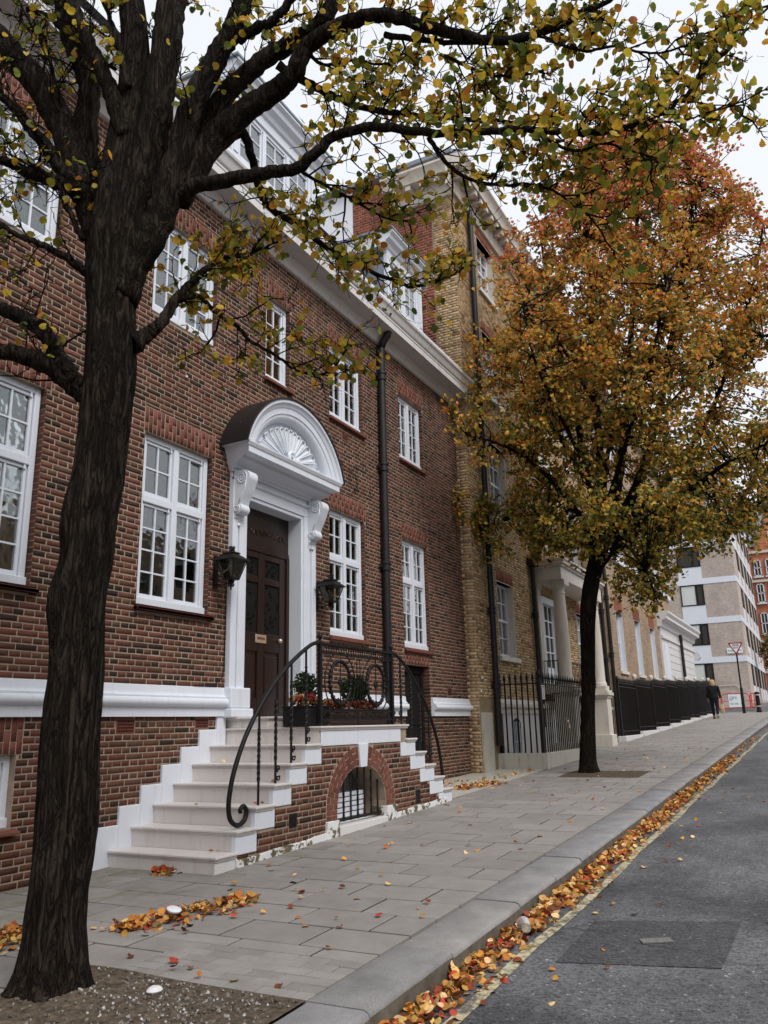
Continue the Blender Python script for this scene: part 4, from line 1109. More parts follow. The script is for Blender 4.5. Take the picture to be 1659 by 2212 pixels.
b = MB(); b.box(7.09, 7.50, -1.09, -.78, LZ+.001, LZ+.19); b.box(7.08, 7.51, -1.10, -.77, LZ+.19, LZ+.205); b.build('box', M['iron'], pb, bevel=.006)
rg = random.Random(2); mb = MB(); cl = []
leaf_clump(mb, cl, (7.25, -.93, LZ+.27), (.19, .14, .07), 260, .045, rg, FLOW); leaf_clump(mb, cl, (7.3, -.9, LZ+.27), (.2, .15, .08), 120, .05, rg, GREEN)
leaf_mesh(mb, cl, 'flowers', M['leaf'], pb)
mb = MB(); cl = []; leaf_clump(mb, cl, (7.42, -.85, LZ+.42), (.17, .13, .15), 900, .035, rg, GREEN); leaf_mesh(mb, cl, 'shrub', M['leaf'], pb)
for q, (a, b_) in enumerate(((7.53, 8.13), (8.16, 8.84))):
    t = thing('planter', ['brown trough planter of mixed flowers behind the left iron wreath', 'brown trough planter with red flowers and a green shrub behind the right iron wreath'][q], 'planter', loc=((a+b_)/2, -.95, LZ))
    b = MB(); b.box(a, b_, -1.07, -.84, LZ+.001, LZ+.165); b.box(a-.008, b_+.008, -1.078, -.832, LZ+.165, LZ+.18); b.build('trough', M['tile_sill'] if 0 else simple('brown_trough', (.045, .025, .018), .7), t, bevel=.006)
    mb = MB(); cl = []
    leaf_clump(mb, cl, ((a+b_)/2, -.95, LZ+.235), ((b_-a)/2, .13, .055), 360, .04, rg, FLOW if q == 0 else FLOW+FLOW[:3]); leaf_clump(mb, cl, ((a+b_)/2, -.93, LZ+.23), ((b_-a)/2, .13, .06), 200, .045, rg, GREEN)
    leaf_mesh(mb, cl, 'flowers', M['leaf'], t)
    if q == 1:
        mb = MB(); cl = []; leaf_clump(mb, cl, (8.4, -.88, LZ+.40), (.24, .15, .17), 1500, .035, rg, GREEN); leaf_mesh(mb, cl, 'shrub', M['leaf'], t)

# ---------------------------------------------------------------- wall lanterns
def lantern(x, label):
    y, z = -.235, 2.88; t = thing('wall_lantern', label, 'lantern', 'lanterns beside the front door', (x, 0, z))
    b = MB(); w0, w1, h = .062, .118, .20
    def fr(w, zz): return [(x-w, y-w, zz), (x+w, y-w, zz), (x+w, y+w, zz), (x-w, y+w, zz)]
    lo, hi = fr(w0, z), fr(w1, z+h)
    for i in range(4):
        b.tube([lo[i], hi[i]], .0075, 4); b.tube([lo[i], lo[(i+1) % 4]], .008, 4); b.tube([hi[i], hi[(i+1) % 4]], .008, 4)
    b.box(x-w0-.004, x+w0+.004, y-w0-.004, y+w0+.004, z-.012, z-.002)
    b.build('cage', M['iron'], t)
    r = MB(); vs = fr(w1+.035, z+h-.005)+fr(.055, z+h+.072)+fr(.07, z+h+.075)+fr(.06, z+h+.09)
    r.add(vs, [(0, 1, 5, 4), (1, 2, 6, 5), (2, 3, 7, 6), (3, 0, 4, 7), (4, 5, 9, 8), (5, 6, 10, 9), (6, 7, 11, 10), (7, 4, 8, 11), (8, 9, 13, 12), (9, 10, 14, 13), (10, 11, 15, 14), (11, 8, 12, 15), (12, 13, 14, 15), (3, 2, 1, 0)])
    r.build('roof', M['iron'], t)
    for i in range(4):
        j = (i+1) % 4
        s = lambda p, q, k: tuple(np.array(p)*(1-k)+np.array(q)*k)
        MB().add([s(lo[i], lo[j], .06), s(lo[i], lo[j], .94), s(hi[i], hi[j], .95), s(hi[i], hi[j], .05)], [(0, 1, 2, 3)]).build('lantern_pane', M['smoked'], t, recalc=False)
    f = MB(); f.tube([(x, y, z+h+.085), (x, y, z+h+.17)], [.011, .004], 6); f.ball((x, y, z+h+.12), .014, 8, 5)
    f.tube([(x, y, z-.01), (x, y, z-.11), (x, y, z-.125)], [.013, .011, .004], 6)
    for sx, sy in ((1, 0), (-1, 0), (0, 1), (0, -1)):
        for zz, up in ((z+h+.10, 1), (z-.035, -1)):
            for q, r0 in ((0, .018), (.035, .022)):
                f.tube([(x+sx*(.028+r0*math.cos(a)*(1-i/24)), y+sy*(.028+r0*math.cos(a)*(1-i/24)), zz+up*q+r0*math.sin(a)*(1-i/24)) for i, a in enumerate(np.linspace(math.pi, math.pi-9.5, 20))], .0042, 5)
    f.build('finial_scrolls', M['iron'], t, smooth=True)
    k = MB(); k.box(x-.03, x+.03, -.03, -.012, z-.08, z+.27); k.tube([(x, -.02, z+.24), (x, -.12, z+.285), (x, y, z+.28)], .009, 6); k.tube([(x, -.02, z-.04), (x, -.1, z-.06), (x, y+.02, z-.04)], .008, 6)
    k.build('wall_bracket', M['iron'], t)
    MB().lathe([(.012, .0), (.014, .06), (.02, .09), (.012, .13), (.003, .15)], (x, y, z), 8).build('candle_bulb', M['concrete'], t, smooth=True)
lantern(6.885, 'black iron wall lantern with smoked glass between the tall window and the door')
lantern(8.945, 'black iron wall lantern with smoked glass right of the door, before a white window')
# ---------------------------------------------------------------- yellow stock-brick house next door
YH_ = -.22
yh = thing('yellow_brick_house', 'tall yellow stock-brick house with columned stone porch beyond the red-brown house', 'house', loc=(19, 3, G(19)))
YX0, YX1, YZT = 14.06, 24.1, 13.25
ywin = []
for zz in ((2.60, 4.075), (5.45, 7.05), (8.15, 9.6), (10.66, 11.95)):
    for xc in (15.81, 18.85, 21.85):
        if zz[0] < 3 and xc == 18.85: continue
        ywin.append((xc-.49, xc+.49, zz[0], zz[1]))
yholes = [(a, b, c-.11, d+.245) for a, b, c, d in ywin]+[(18.2, 19.5, 1.9, 4.2), (YX0, YX1, 0, 1.75), (YX0, YX1, 12.1, 12.95)]
yb = courses(YX0, YX1, .3, YZT, yholes, .0585, .214, .010, None, 31)
FY = ((0, YH_, 0), (1, 0, 0), (0, 0, 1), (0, -1, 0))
vs, fs = brick_arrays(yb, *FY, depth=.004, seed=33); stuff(link('brickwork', np_mesh('brickwork', vs, fs, M['yellow_brick']), yh))
wall_grid(YX0+.002, YX1, .2, YZT, [(a, b, c-.02, d) for a, b, c, d in ywin]+[(18.2, 19.5, 2.0, 4.15)], YH_, YH_+.3, M['mortar_yellow'], yh)
# side wall that rises above the lower roof: yellow quoins, red brick, white render
SIDE = ((YX0, 0, 0), (0, 1, 0), (0, 0, 1), (-1, 0, 0))
q1 = courses(YH_+.004, .29, .3, YZT, [], .0585, .214, .010, None, 35); vs, fs = brick_arrays(q1, *SIDE, depth=.004, seed=36); stuff(link('quoin_brickwork', np_mesh('quoin_brickwork', vs, fs, M['yellow_brick']), yh))
q2 = courses(.30, 2.24, 8.0, YZT, [], .066, .224, .011, None, 37); brick_field(yh, q2, *SIDE, M['red_wall_brick'], .224, .066, .011, 120, seed=38, depth=.004)
mb = MB(); mb.add([(YX0+.001, YH_, .2), (YX0+.001, 2.24, .2), (YX0+.001, 2.24, YZT), (YX0+.001, YH_, YZT)], [(0, 1, 2, 3)]); mb.build('side_wall', M['mortar'], yh, recalc=False)
mb = MB(); mb.box(YX0-.03, YX0+.1, 2.24, 9, 8.5, YZT); mb.build('rendered_side', M['white'], yh)
mb = MB(); mb.box(YX0+.12, YX1, .6, 9, 0, YZT); mb.build('rear_body', M['room'], yh)
# cornice with modillions, parapet, slate roof
cpf = [(YH_, 12.22), (YH_-.05, 12.23), (YH_-.07, 12.32), (YH_-.09, 12.42), (YH_-.10, 12.56), (YH_-.34, 12.58), (YH_-.36, 12.66), (YH_-.40, 12.74), (YH_-.46, 12.80), (YH_-.46, 12.85), (YH_, 12.90)]
MB().prism_x(cpf, YX0-.42, YX1).build('cornice', M['stone'], yh, autosm=math.radians(30))
MB().prism_y([(YX0-(-y+YH_), z) if 0 else (YX0+(y-YH_), z) for y, z in cpf], YH_+.001, 1.3).build('cornice', M['stone'], yh, autosm=math.radians(30))
md = MB().box(-.06, .06, -.22, 0, -.11, .0).mesh('modillion', M['stone'])
for i in range(30):
    o = link('modillion', md, yh); o.location = (YX0-.1+i*.34, YH_-.09, 12.57)
for i in range(4):
    o = link('modillion', md, yh); o.location = (YX0-.09, .02+i*.34, 12.57); o.rotation_euler = (0, 0, -math.pi/2)
sl = []
SLN_ = Vector((0, 0, 1))
sl_U, sl_V = Vector((0, 1, 0)), Vector((.82, 0, .57)); sl_N = Vector((-.57, 0, .82))
sb2 = courses(-.2, 7.0, 0, 1.75, [], .13, .30, .004, None, 41)
vs, fs = brick_arrays(sb2, (YX0-.12, 0, YZT+.03), sl_U, sl_V, sl_N, depth=.012, seed=42, inset=.001); stuff(link('slates', np_mesh('slates', vs, fs, M['slate']), yh))
mb = MB(); mb.add([(YX0-.12, -.25, YZT+.02), (YX0-.12, 7, YZT+.02), (YX0+1.3, 7, YZT+1.01), (YX0+1.3, .9, YZT+1.01)], [(0, 1, 2, 3)]); mb.add([(YX0-.12, -.25, YZT+.02), (YX0+1.3, .9, YZT+1.01), (YX1, .9, YZT+1.01), (YX1, -.25, YZT+.02)], [(0, 1, 2, 3)])
mb.add([(YX0+1.3, .9, YZT+1.01), (YX1, .9, YZT+1.01), (YX1, 7, YZT+1.01), (YX0+1.3, 7, YZT+1.01)], [(0, 1, 2, 3)]); mb.box(YX0-.16, YX0+.0, -.28, 7, YZT-.07, YZT+.03)
mb.box(YX0-.02, YX1, -.36, -.25, YZT-.3, YZT+.02)
mb.build('roof', M['slate'], yh, recalc=False)
def sash(parent, x0, x1, z0, z1, y, cols=3, rows=2, lintel=True, face=YH_, reveal='stone', sill=True):
    yw = y; f = MB()
    f.box(x0, x0+.05, yw, yw+.08, z0, z1); f.box(x1-.05, x1, yw, yw+.08, z0, z1); f.box(x0+.05, x1-.05, yw, yw+.08, z1-.05, z1); f.box(x0+.05, x1-.05, yw, yw+.08, z0, z0+.06)
    f.box(x0+.05, x1-.05, yw+.01, yw+.06, (z0+z1)/2-.025, (z0+z1)/2+.025)
    for half in range(2):
        a, b = (z0+.06, (z0+z1)/2-.025) if half == 0 else ((z0+z1)/2+.025, z1-.05); yy = yw+(.03 if half == 0 else .012)
        for i in range(1, cols): x = x0+.05+(x1-x0-.1)*i/cols; f.box(x-.011, x+.011, yy, yy+.03, a, b)
        for k in range(1, rows): z = a+(b-a)*k/rows; f.box(x0+.05, x1-.05, yy+.002, yy+.028, z-.011, z+.011)
    w = f.build('window', M['white'], parent)
    for half in range(2):
        a, b = (z0+.06, (z0+z1)/2-.025) if half == 0 else ((z0+z1)/2+.025, z1-.05)
        for i in range(cols):
            xa, xb = x0+.05+(x1-x0-.1)*i/cols, x0+.05+(x1-x0-.1)*(i+1)/cols
            MB().add([(xa, yw+.045, a), (xb, yw+.045, a), (xb, yw+.047, b), (xa, yw+.047, b)], [(0, 1, 2, 3)]).build('pane', M['glass'], w, recalc=False)
    MB().add([(x0, yw+.16, z0), (x1, yw+.16, z0), (x1, yw+.16, z1), (x0, yw+.16, z1)], [(0, 1, 2, 3)]).build('blind', M['room'], w, recalc=False)
    r = MB(); r.box(x1-.002, x1+.012, face-.004, yw+.08, z0-.02, z1+.002); r.box(x0-.012, x0+.002, face-.004, yw+.08, z0-.02, z1+.002); r.box(x0, x1, face-.004, yw+.08, z1, z1+.012)
    r.build('reveal', M[reveal], w)
    if sill: MB().box(x0-.06, x1+.1, face-.06, yw+.02, z0-.11, z0-.015).build('sill', M['stone'], w, bevel=.006)
    return w
for a, b, c, d in ywin:
    sash(yh, a, b, c, d, YH_+.13)
    lt = [(q0, q1, d+.014, d+.24) for q0, q1 in [(a-.06+i*(b-a+.12)/15+.002, a-.06+(i+1)*(b-a+.12)/15-.002) for i in range(15)]]
    vs, fs = brick_arrays(lt, *FY, depth=.004, seed=int(a*9+c)); link('flat_arch', np_mesh('flat_arch', vs, fs, M['red_wall_brick']), yh)
# rendered basement and moulded band
bs_ = MB(); bs_.prism_x([(YH_-.10, 1.48), (YH_-.10, 1.56), (YH_-.115, 1.575), (YH_-.15, 1.60), (YH_-.15, 1.66), (YH_-.11, 1.70), (YH_-.09, 1.75), (YH_, 1.76), (YH_, 1.48)], 14.9, YX1); bs_.build('basement_band', M['stone'], yh)
wall_grid(14.95, YX1, -.6, 1.5, [(15.55, 16.1, .72, 1.2)], YH_-.07, YH_+.2, M['white_old'], yh, 'rendered_basement')
MB().prism_y([(15.55+.275+.275*math.cos(a), 1.2+.2*math.sin(a)) for a in np.linspace(0, math.pi, 14)], YH_-.073, YH_-.069).build('basement_arch', M['room'], yh)
g = MB()
for i in range(6): x = 15.6+i*.09; g.tube([(x, YH_-.08, .72), (x, YH_-.08, 1.33)], .008, 5)
g.tube([(15.55, YH_-.08, .95), (16.1, YH_-.08, .95)], .008, 5); g.build('basement_grille', M['white'], yh)
MB().box(15.55, 16.1, YH_+.0, YH_+.02, .72, 1.3).build('basement_window', M['room'], yh)
MB().slopebox(14.1, 14.6, YH_-.035, YH_+.02, -.1, 1.5).build('corner_pier', M['concrete'], yh)
pipe(yh, 14.75, YH_-.09, .9, 12.2, .062, (10.9, 8.1, 6.6, 5.0, 3.4, 2.0)); pipe(yh, 17.50, YH_-.09, 1.2, 4.85, .055, (3.6, 2.2)); pipe(yh, 24.0, YH_-.09, .8, 9.5, .06, (4.4, 3.0))
hop = MB().box(17.36, 17.64, YH_-.2, YH_-.02, 4.7, 4.95); hop.build('rainwater_hopper', M['pipe'], yh, bevel=.02)
MB().box(14.2, 14.27, -.235, -.228, 2.10, 2.14).build('wall_tag', M['white'], yh); MB().box(14.12, 14.19, -.235, -.228, 1.86, 1.91).build('wall_tag', M['white'], yh)
# porch
po = MB(); PXA, PXB, PYF = 17.78, 21.55, -.88
po.box(PXA, PXB, PYF, YH_, 4.42, 4.70)
po.box(PXA-.05, PXB+.05, PYF-.05, YH_, 4.70, 4.75); po.box(PXA-.10, PXB+.10, PYF-.10, YH_, 4.75, 4.83); po.box(PXA-.13, PXB+.13, PYF-.13, YH_, 4.83, 4.88)
porch = po.build('porch', M['stone'], yh, bevel=.008)
for cx in (18.12, 21.25):
    cy = -.70
    MB().lathe([(.19, 2.16), (.19, 2.22), (.185, 2.235), (.165, 2.26), (.165, 2.28), (.158, 2.30), (.157, 2.9), (.15, 3.4), (.138, 3.9), (.13, 4.10), (.145, 4.115), (.145, 4.14), (.13, 4.15), (.13, 4.22), (.15, 4.25), (.175, 4.29), (.178, 4.30)], (cx, cy, 0), 26).build('column', M['stone'], porch, autosm=math.radians(35))
    MB().box(cx-.2, cx+.2, cy-.2, cy+.2, 4.30, 4.42).build('abacus', M['stone'], porch, bevel=.006)
    p = MB(); p.slopebox(cx-.21, cx+.21, cy-.21, cy+.21, .25, 1.86); p.box(cx-.24, cx+.24, cy-.24, cy+.24, 1.86, 1.92); p.box(cx-.28, cx+.28, cy-.28, cy+.28, 1.92, 1.99); p.box(cx-.25, cx+.25, cy-.25, cy+.25, 1.99, 2.05); p.box(cx-.2, cx+.2, cy-.2, cy+.2, 2.05, 2.16); p.slopebox(cx-.27, cx+.27, cy-.27, cy+.27, -.05, G(cx)+.27)
    p.build('pedestal', M['stone'], porch, bevel=.01)
MB().box(PXA+.1, PXB-.1, -.62, YH_, 1.9, 2.10).build('porch_floor', M['stone'], porch)
pil = MB(); pil.box(17.82, 18.06, YH_-.08, YH_, 2.1, 4.25); pil.box(17.79, 18.09, YH_-.11, YH_, 4.25, 4.42); pil.build('porch_pilaster', M['stone'], porch, bevel=.006)
dw = MB(); dw.box(18.2, 18.34, YH_-.02, YH_+.12, 2.1, 4.15); dw.box(19.36, 19.5, YH_-.02, YH_+.12, 2.1, 4.15); dw.box(18.34, 19.36, YH_-.018, YH_+.12, 4.0, 4.15)
dw.box(18.34, 19.36, YH_+.08, YH_+.12, 2.1, 2.5)
for i in range(4): x = 18.34+i*.327; dw.box(x, x+.045, YH_+.07, YH_+.12, 2.5, 4.0)
for k in range(5): z = 2.5+k*.37; dw.box(18.34, 19.36, YH_+.075, YH_+.115, z, z+.03)
d2 = dw.build('porch_door', M['white'], porch); MB().box(18.34, 19.36, YH_+.10, YH_+.11, 2.5, 4.0).build('door_glass', M['room'], d2); MB().ball((18.42, YH_+.05, 2.95), .035).build('door_knob', M['brass'], d2, smooth=True)
def grille(parent, p0, p1, z0, z1, n, name, r=.008):
    b = MB(); p0, p1 = np.array(p0), np.array(p1)
    b.tube([(*p0, z1), (*p1, z1)], r*1.4, 6); b.tube([(*p0, z0), (*p1, z0)], r*1.2, 6)
    for i in range(n+1): q = p0+(p1-p0)*i/n; b.tube([(*q, z0), (*q, z1)], r, 5)
    return b.build(name, M['iron'], parent)
grille(porch, (17.9, -.62), (17.9, -.3), 2.1, 2.62, 4, 'side_grille'); grille(porch, (18.3, -.66), (21.05, -.66), 2.12, 2.62, 22, 'front_grille')
grille(porch, (PXA+.02, PYF+.03), (PXB-.02, PYF+.03), 4.9, 5.75, 30, 'balcony_rail'); grille(porch, (PXA+.02, PYF+.03), (PXA+.02, YH_), 4.9, 5.75, 6, 'balcony_rail')
MB().prism_y([(18.1, 7.35), (19.6, 7.35), (19.6, 7.45), (18.85, 7.8), (18.1, 7.45)], YH_-.15, YH_).build('window_pediment', M['white_old'], yh)

# ---------------------------------------------------------------- brown brick terrace further on
def brick_tex(name, c1, c2, mort, scale=(1, 1, 1), axis='x'):
    n = NT(name); g = n.n('ShaderNodeNewGeometry'); sp = n.n('ShaderNodeSeparateXYZ'); n.l(g.outputs['Position'], sp.inputs[0])
    cb = n.n('ShaderNodeCombineXYZ'); n.l(sp.outputs['X' if axis == 'x' else 'Y'], cb.inputs[0]); n.l(sp.outputs['Z'], cb.inputs[1])
    t = n.n('ShaderNodeTexBrick'); t.inputs['Scale'].default_value = 1.0; t.inputs['Brick Width'].default_value = .214; t.inputs['Row Height'].default_value = .0585; t.inputs['Mortar Size'].default_value = .005
    t.inputs['Color1'].default_value = (*c1, 1); t.inputs['Color2'].default_value = (*c2, 1); t.inputs['Mortar'].default_value = (*mort, 1); n.l(cb.outputs[0], t.inputs['Vector'])
    c = n.mix(.6, t.outputs['Color'], n.ramp(n.noise(n.world(), 1.2, 5), [(.3, .75), (.7, 1.2)]), 'MULTIPLY'); c = n.mix(.7, c, n.ramp(n.noise(n.world((4, 4, 16)), 1.5, 3), [(.3, .75), (.7, 1.25)]), 'MULTIPLY')
    n.bsdf(c, .9, .15, n.bump(t.outputs['Fac'], -.4, .01)); return n.m
M['terrace_brick'] = brick_tex('brown_stock_brick', (.25, .165, .11), (.36, .255, .17), (.30, .25, .19))
M['flats_brick'] = brick_tex('pale_grey_pink_brick', (.38, .315, .275), (.47, .40, .355), (.42, .37, .33), axis='y'); M['flats_brick_x'] = brick_tex('pale_grey_pink_brick_side', (.38, .315, .275), (.47, .40, .355), (.42, .37, .33))
M['mansion_brick'] = brick_tex('orange_red_mansion_brick', (.42, .13, .07), (.52, .18, .09), (.4, .25, .17), axis='y')
te = thing('brown_brick_terrace', 'brown brick terrace with tall white windows and orange flat arches past the porch', 'house', loc=(31, 3, G(31)))
TX0, TX1 = 24.12, 37.4
tw = [(26.27+i*2.9, 27.2+i*2.9, 2.82, 4.68) for i in range(3)]; tw2 = [(25.2+i*2.35, 26.1+i*2.35, 6.52, 9.3) for i in range(5)]; tw3 = [(a, b, 10.2, 11.6) for a, b, _, _ in tw2]
wall_grid(TX0, TX1, .3, 12.4, tw+tw2+tw3, YH_-.01, YH_+.2, M['terrace_brick'], te)
for q in tw+tw2+tw3: sash(te, *q, YH_+.12, face=YH_-.01, reveal='white', sill=q in tw)
for a, b, c, d in tw: MB().box(a-.1, b+.1, YH_-.02, YH_+.05, d+.015, d+.45).build('flat_arch', M['red_wall_brick'], te)
MB().box(TX0+.4, TX1+.1, YH_-.12, YH_, 6.34, 6.50).build('string_course', M['white'], te, bevel=.01); MB().box(TX0, TX1+.1, YH_-.3, YH_, 12.4, 12.8).build('cornice', M['stone'], te); MB().box(TX0, TX1, .4, 9, 0, 12.6).build('rear_body', M['room'], te)
MB().box(TX1-.3, TX1, YH_+.01, 9, 0, 12.4).build('end_wall', M['terrace_brick'], te)
pipe(te, 24.75, YH_-.1, .8, 9.6, .06, (4.9, 3.2)); 
wb = thing('white_corner_building', 'low white rusticated corner building with a moulded cornice and scroll bracket', 'building', loc=(38.5, 2, G(38)))
BX0, BX1, BY = 34.1, 43.2, -.32
mb = MB(); mb.box(BX0, BX1, BY+.02, 5, .6, 5.2); mb.build('wall', M['white_old'], wb)
k = 0
for z in np.arange(1.5, 4.45, .3):
    MB().box(BX0+1.55, BX1-.25, BY, BY+.04, z+.01, z+.29).build('rustication_block', M['white_old'], wb, bevel=.012); k += 1
MB().prism_x([(BY, 4.9), (BY-.05, 4.92), (BY-.08, 5.05), (BY-.12, 5.15), (BY-.3, 5.2), (BY-.3, 5.3), (BY-.38, 5.42), (BY-.38, 5.5), (1, 5.6), (1, 4.9)], BX0-.2, BX1+.4).build('cornice', M['white_old'], wb)
MB().prism_x([(BY+.02, 4.45), (BY-.06, 4.47), (BY-.06, 4.55), (BY+.02, 4.6)], BX0, BX1).build('string_course', M['white_old'], wb)
MB().box(BX0+.5, BX0+1.45, BY-.01, BY+.05, 1.5, 4.3).build('blank_window', M['white'], wb, bevel=.01)
MB().tube([(BX1, BY-.1, 4.3), (BX1+.35, BY-.1, 4.3)], .2, 16).build('scroll_bracket', M['white_old'], wb, autosm=math.radians(40))
pipe(wb, 38.6, BY-.1, 2.0, 4.95, .07, (4.75,))

# ---------------------------------------------------------------- iron area railings
spear = MB(); spear.tube([(0, 0, 0), (0, 0, 1)], .0135, 6)
def railing(p0, p1, zb0, zb1, z_rail, z_tip, n, label, plinth, closed=False, solid=False, group=None, r=.0125):
    t = thing('iron_railing', label, 'railing', group, ((p0[0]+p1[0])/2, (p0[1]+p1[1])/2, zb0))
    p0 = np.array(p0); p1 = np.array(p1); h = z_tip-min(zb0, zb1)
    bars = {}
    for i in range(n+1):
        q = p0+(p1-p0)*i/n; zb = zb0+(zb1-zb0)*i/n
        b = MB(); b.tube([(0, 0, 0), (0, 0, z_tip-zb-.17)], r, 6); b.lathe([(r, z_tip-zb-.17), (r*1.7, z_tip-zb-.16), (r*1.1, z_tip-zb-.145), (r*1.9, z_tip-zb-.11), (.002, z_tip-zb)], (0, 0, 0), 6)
        o = b.build('bar', M['iron'], t); o.location = (q[0], q[1], zb)
    d = p1-p0; L_ = np.hypot(*d); nrm = np.array([-d[1], d[0]])/L_*.016
    m = MB()
    for za in (z_rail,) + ((min(zb0, zb1)+.12,) if solid else ()):
        vs = []
        for q in (p0, p1):
            for s_ in (-1, 1):
                for dz in (-.011, .011): vs.append((q[0]+s_*nrm[0], q[1]+s_*nrm[1], za+dz))
        m.add(vs, [(0, 1, 3, 2), (4, 6, 7, 5), (0, 4, 5, 1), (2, 3, 7, 6), (1, 5, 7, 3), (0, 2, 6, 4)])
    m.build('rail', M['iron'], t)
    for q, zb in ((p0, zb0), (p1, zb1)):
        b = MB(); b.box(-.03, .03, -.03, .03, 0, z_tip-zb-.14); b.box(-.042, .042, -.042, .042, z_tip-zb-.14, z_tip-zb-.12); b.lathe([(.02, z_tip-zb-.12), (.045, z_tip-zb-.06), (.03, z_tip-zb), (.004, z_tip-zb+.03)], (0, 0, 0), 8)
        o = b.build('post', M['iron'], t); o.location = (q[0], q[1], zb)
    if plinth: plinth(t)
    return t
def pl_side(t): MB().add([(14.86, -1.16, G(14.9)-.1), (14.86, -.22, G(14.9)-.1), (14.86, -.22, .765), (14.86, -1.16, .765), (15.06, -1.16, G(15)-.1), (15.06, -.22, G(15)-.1), (15.06, -.22, .765), (15.06, -1.16, .765)], [(0, 1, 2, 3), (4, 7, 6, 5), (3, 2, 6, 7), (0, 3, 7, 4)]).build('plinth', M['concrete'], t, bevel=.008)
railing((14.96, -.28), (14.96, -1.06), .765, .765, 2.01, 2.225, 7, 'short black spear railing at the left end of the yellow house area', pl_side, group=None, r=.016)
def pl_front(t): MB().slopebox(15.062, 18.45, -1.162, -.96, -.1, .765).build('plinth', M['concrete'], t, bevel=.008)
r1 = railing((15.0, -1.06), (18.3, -1.06), .765, .765, 2.01, 2.225, 25, 'black spear railing with a padlocked gate and pinned notice, behind the far tree', pl_front, r=.0105)
no = MB(); no.box(15.05, 15.22, -1.085, -1.079, 1.72, 1.98); no.build('notice', M['sign_white'], r1)
np_ = MB()
for i in range(8): np_.box(15.075, 15.195-(i % 3)*.02, -1.087, -1.0855, 1.75+i*.025, 1.76+i*.025)
np_.box(15.075, 15.19, -1.087, -1.0855, 1.945, 1.965); np_.build('notice_print', M['sign_black'], r1)
ch = MB(); ch.tube([(16.5, -1.09, 1.38), (16.56, -1.1, 1.3), (16.64, -1.1, 1.33), (16.66, -1.1, 1.24)], .014, 6); ch.box(16.62, 16.69, -1.115, -1.09, 1.18, 1.24); ch.build('padlock_chain', M['brass'], r1)
xs_ = [22.9, 25.3, 28.0, 30.7, 33.4, 36.1, 38.8, 41.3, 43.6]
names_ = ['first stepped black spear panel, beside the porch pedestal', 'second stepped black spear panel uphill of the porch', 'third stepped black spear panel uphill of the porch', 'fourth stepped black spear panel uphill of the porch', 'fifth stepped black spear panel uphill of the porch', 'sixth stepped black spear panel, before the white corner building', 'seventh stepped black spear panel, beside the walking person', 'last stepped black spear panel, beyond the walking person']
for i in range(8):
    a, b = xs_[i], xs_[i+1]; zt = G(b)+1.62
    def plf(t, a=a, b=b): MB().slopebox(a-.05, b+.05, -.92, -.7, -.1, G(b)+.06).build('plinth', M['white_old'], t, bevel=.01)
    t = railing((a, -.80), (b-.02, -.80), G(b)+.06, G(b)+.06, zt-.25, zt, 19, names_[i], plf, solid=True, group='stepped area railings', r=.0135)
    u = MB(); u.lathe([(.02, zt-.02), (.05, zt+.02), (.075, zt+.1), (.06, zt+.16), (.02, zt+.17)], (b-.02, -.80, 0), 10); u.build('urn_finial', M['stone'], t, smooth=True)

# ---------------------------------------------------------------- far buildings
fl = thing('apartment_block', 'pale modern apartment block with white bands and dark windows closing the street', 'building', loc=(64, 4, G(60)))
FX0, FYC = 58.0, -1.66
MB().box(FX0, 76, FYC, 16, 1.2, 18.6).build('wall', M['flats_brick'], fl)
MB().box(FX0+.02, 75.98, FYC-.012, FYC+.2, 1.2, 18.6).build('side_wall', M['flats_brick_x'], fl)
levels = [5.0, 7.6, 10.25, 12.87, 15.5, 18.15]
for z in levels:
    MB().box(FX0-.03, 76, FYC-.04, 16, z-.19, z+.19).build('floor_band', M['white'], fl)
for li, z in enumerate(levels):
    zt, zb = z-.19, z-.19-1.42
    for y0 in (.41, 3.3, 6.4):
        y1 = y0+1.5
        f = MB(); w = .07; x = FX0-.045
        f.box(x, x+.1, y0, y0+w, zb, zt); f.box(x, x+.1, y1-w, y1, zb, zt); f.box(x, x+.1, y0+w, y1-w, zt-w, zt); f.box(x, x+.1, y0+w, y1-w, zb, zb+w); f.box(x, x+.1, y0+.42, y0+.52, zb+w, zt-w)
        wn_ = f.build('window', M['iron'], fl)
        for a, b in ((y0+w, y0+.42), (y0+.52, y1-w)): MB().add([(x+.05, a, zb+w), (x+.05, b, zb+w), (x+.05, b, zt-w), (x+.05, a, zt-w)], [(0, 1, 2, 3)]).build('pane', M['glass'], wn_, recalc=False)
        bl_ = [zb+w, zb+.75, zb+w, zt, zb+w, zb+.6][(li+int(y0)) % 6]
        MB().box(FX0-.005, FX0-.003, y0+.55, y1-w, bl_, zt-w).build('curtain', M['blind'], wn_); MB().box(FX0-.002, FX0-.001, y0+.05, y1-.05, zb, zt).build('room_void', M['room'], wn_)
        if li > 0: MB().box(FX0-.02, FX0+.02, y0, y1, levels[li-1]+.19, zb).build('spandrel', M['white'], fl)
    for xk in (61.0, 64.2, 67.4, 70.6, 73.5):
        MB().box(xk, xk+1.5, FYC-.05, FYC+.02, zb, zt).build('window', M['iron'], fl)
        MB().box(xk+.1, xk+1.4, FYC-.056, FYC-.049, zb+.1, zt-.1).build('pane', M['room'], fl)
        MB().box(xk, xk+1.5, FYC-.03, FYC+.02, max(1.3, zb-.85), zb).build('spandrel', M['white'], fl)
ns = MB().box(FX0-.06, FX0-.03, -1.5, -.55, 5.35, 5.70); nso = ns.build('street_name_plate', M['sign_white'], fl, bevel=.01)
MB().box(60.2, 60.6, FYC-.05, FYC-.01, 5.5, 6.2).build('side_plate', M['sign_white'], fl)
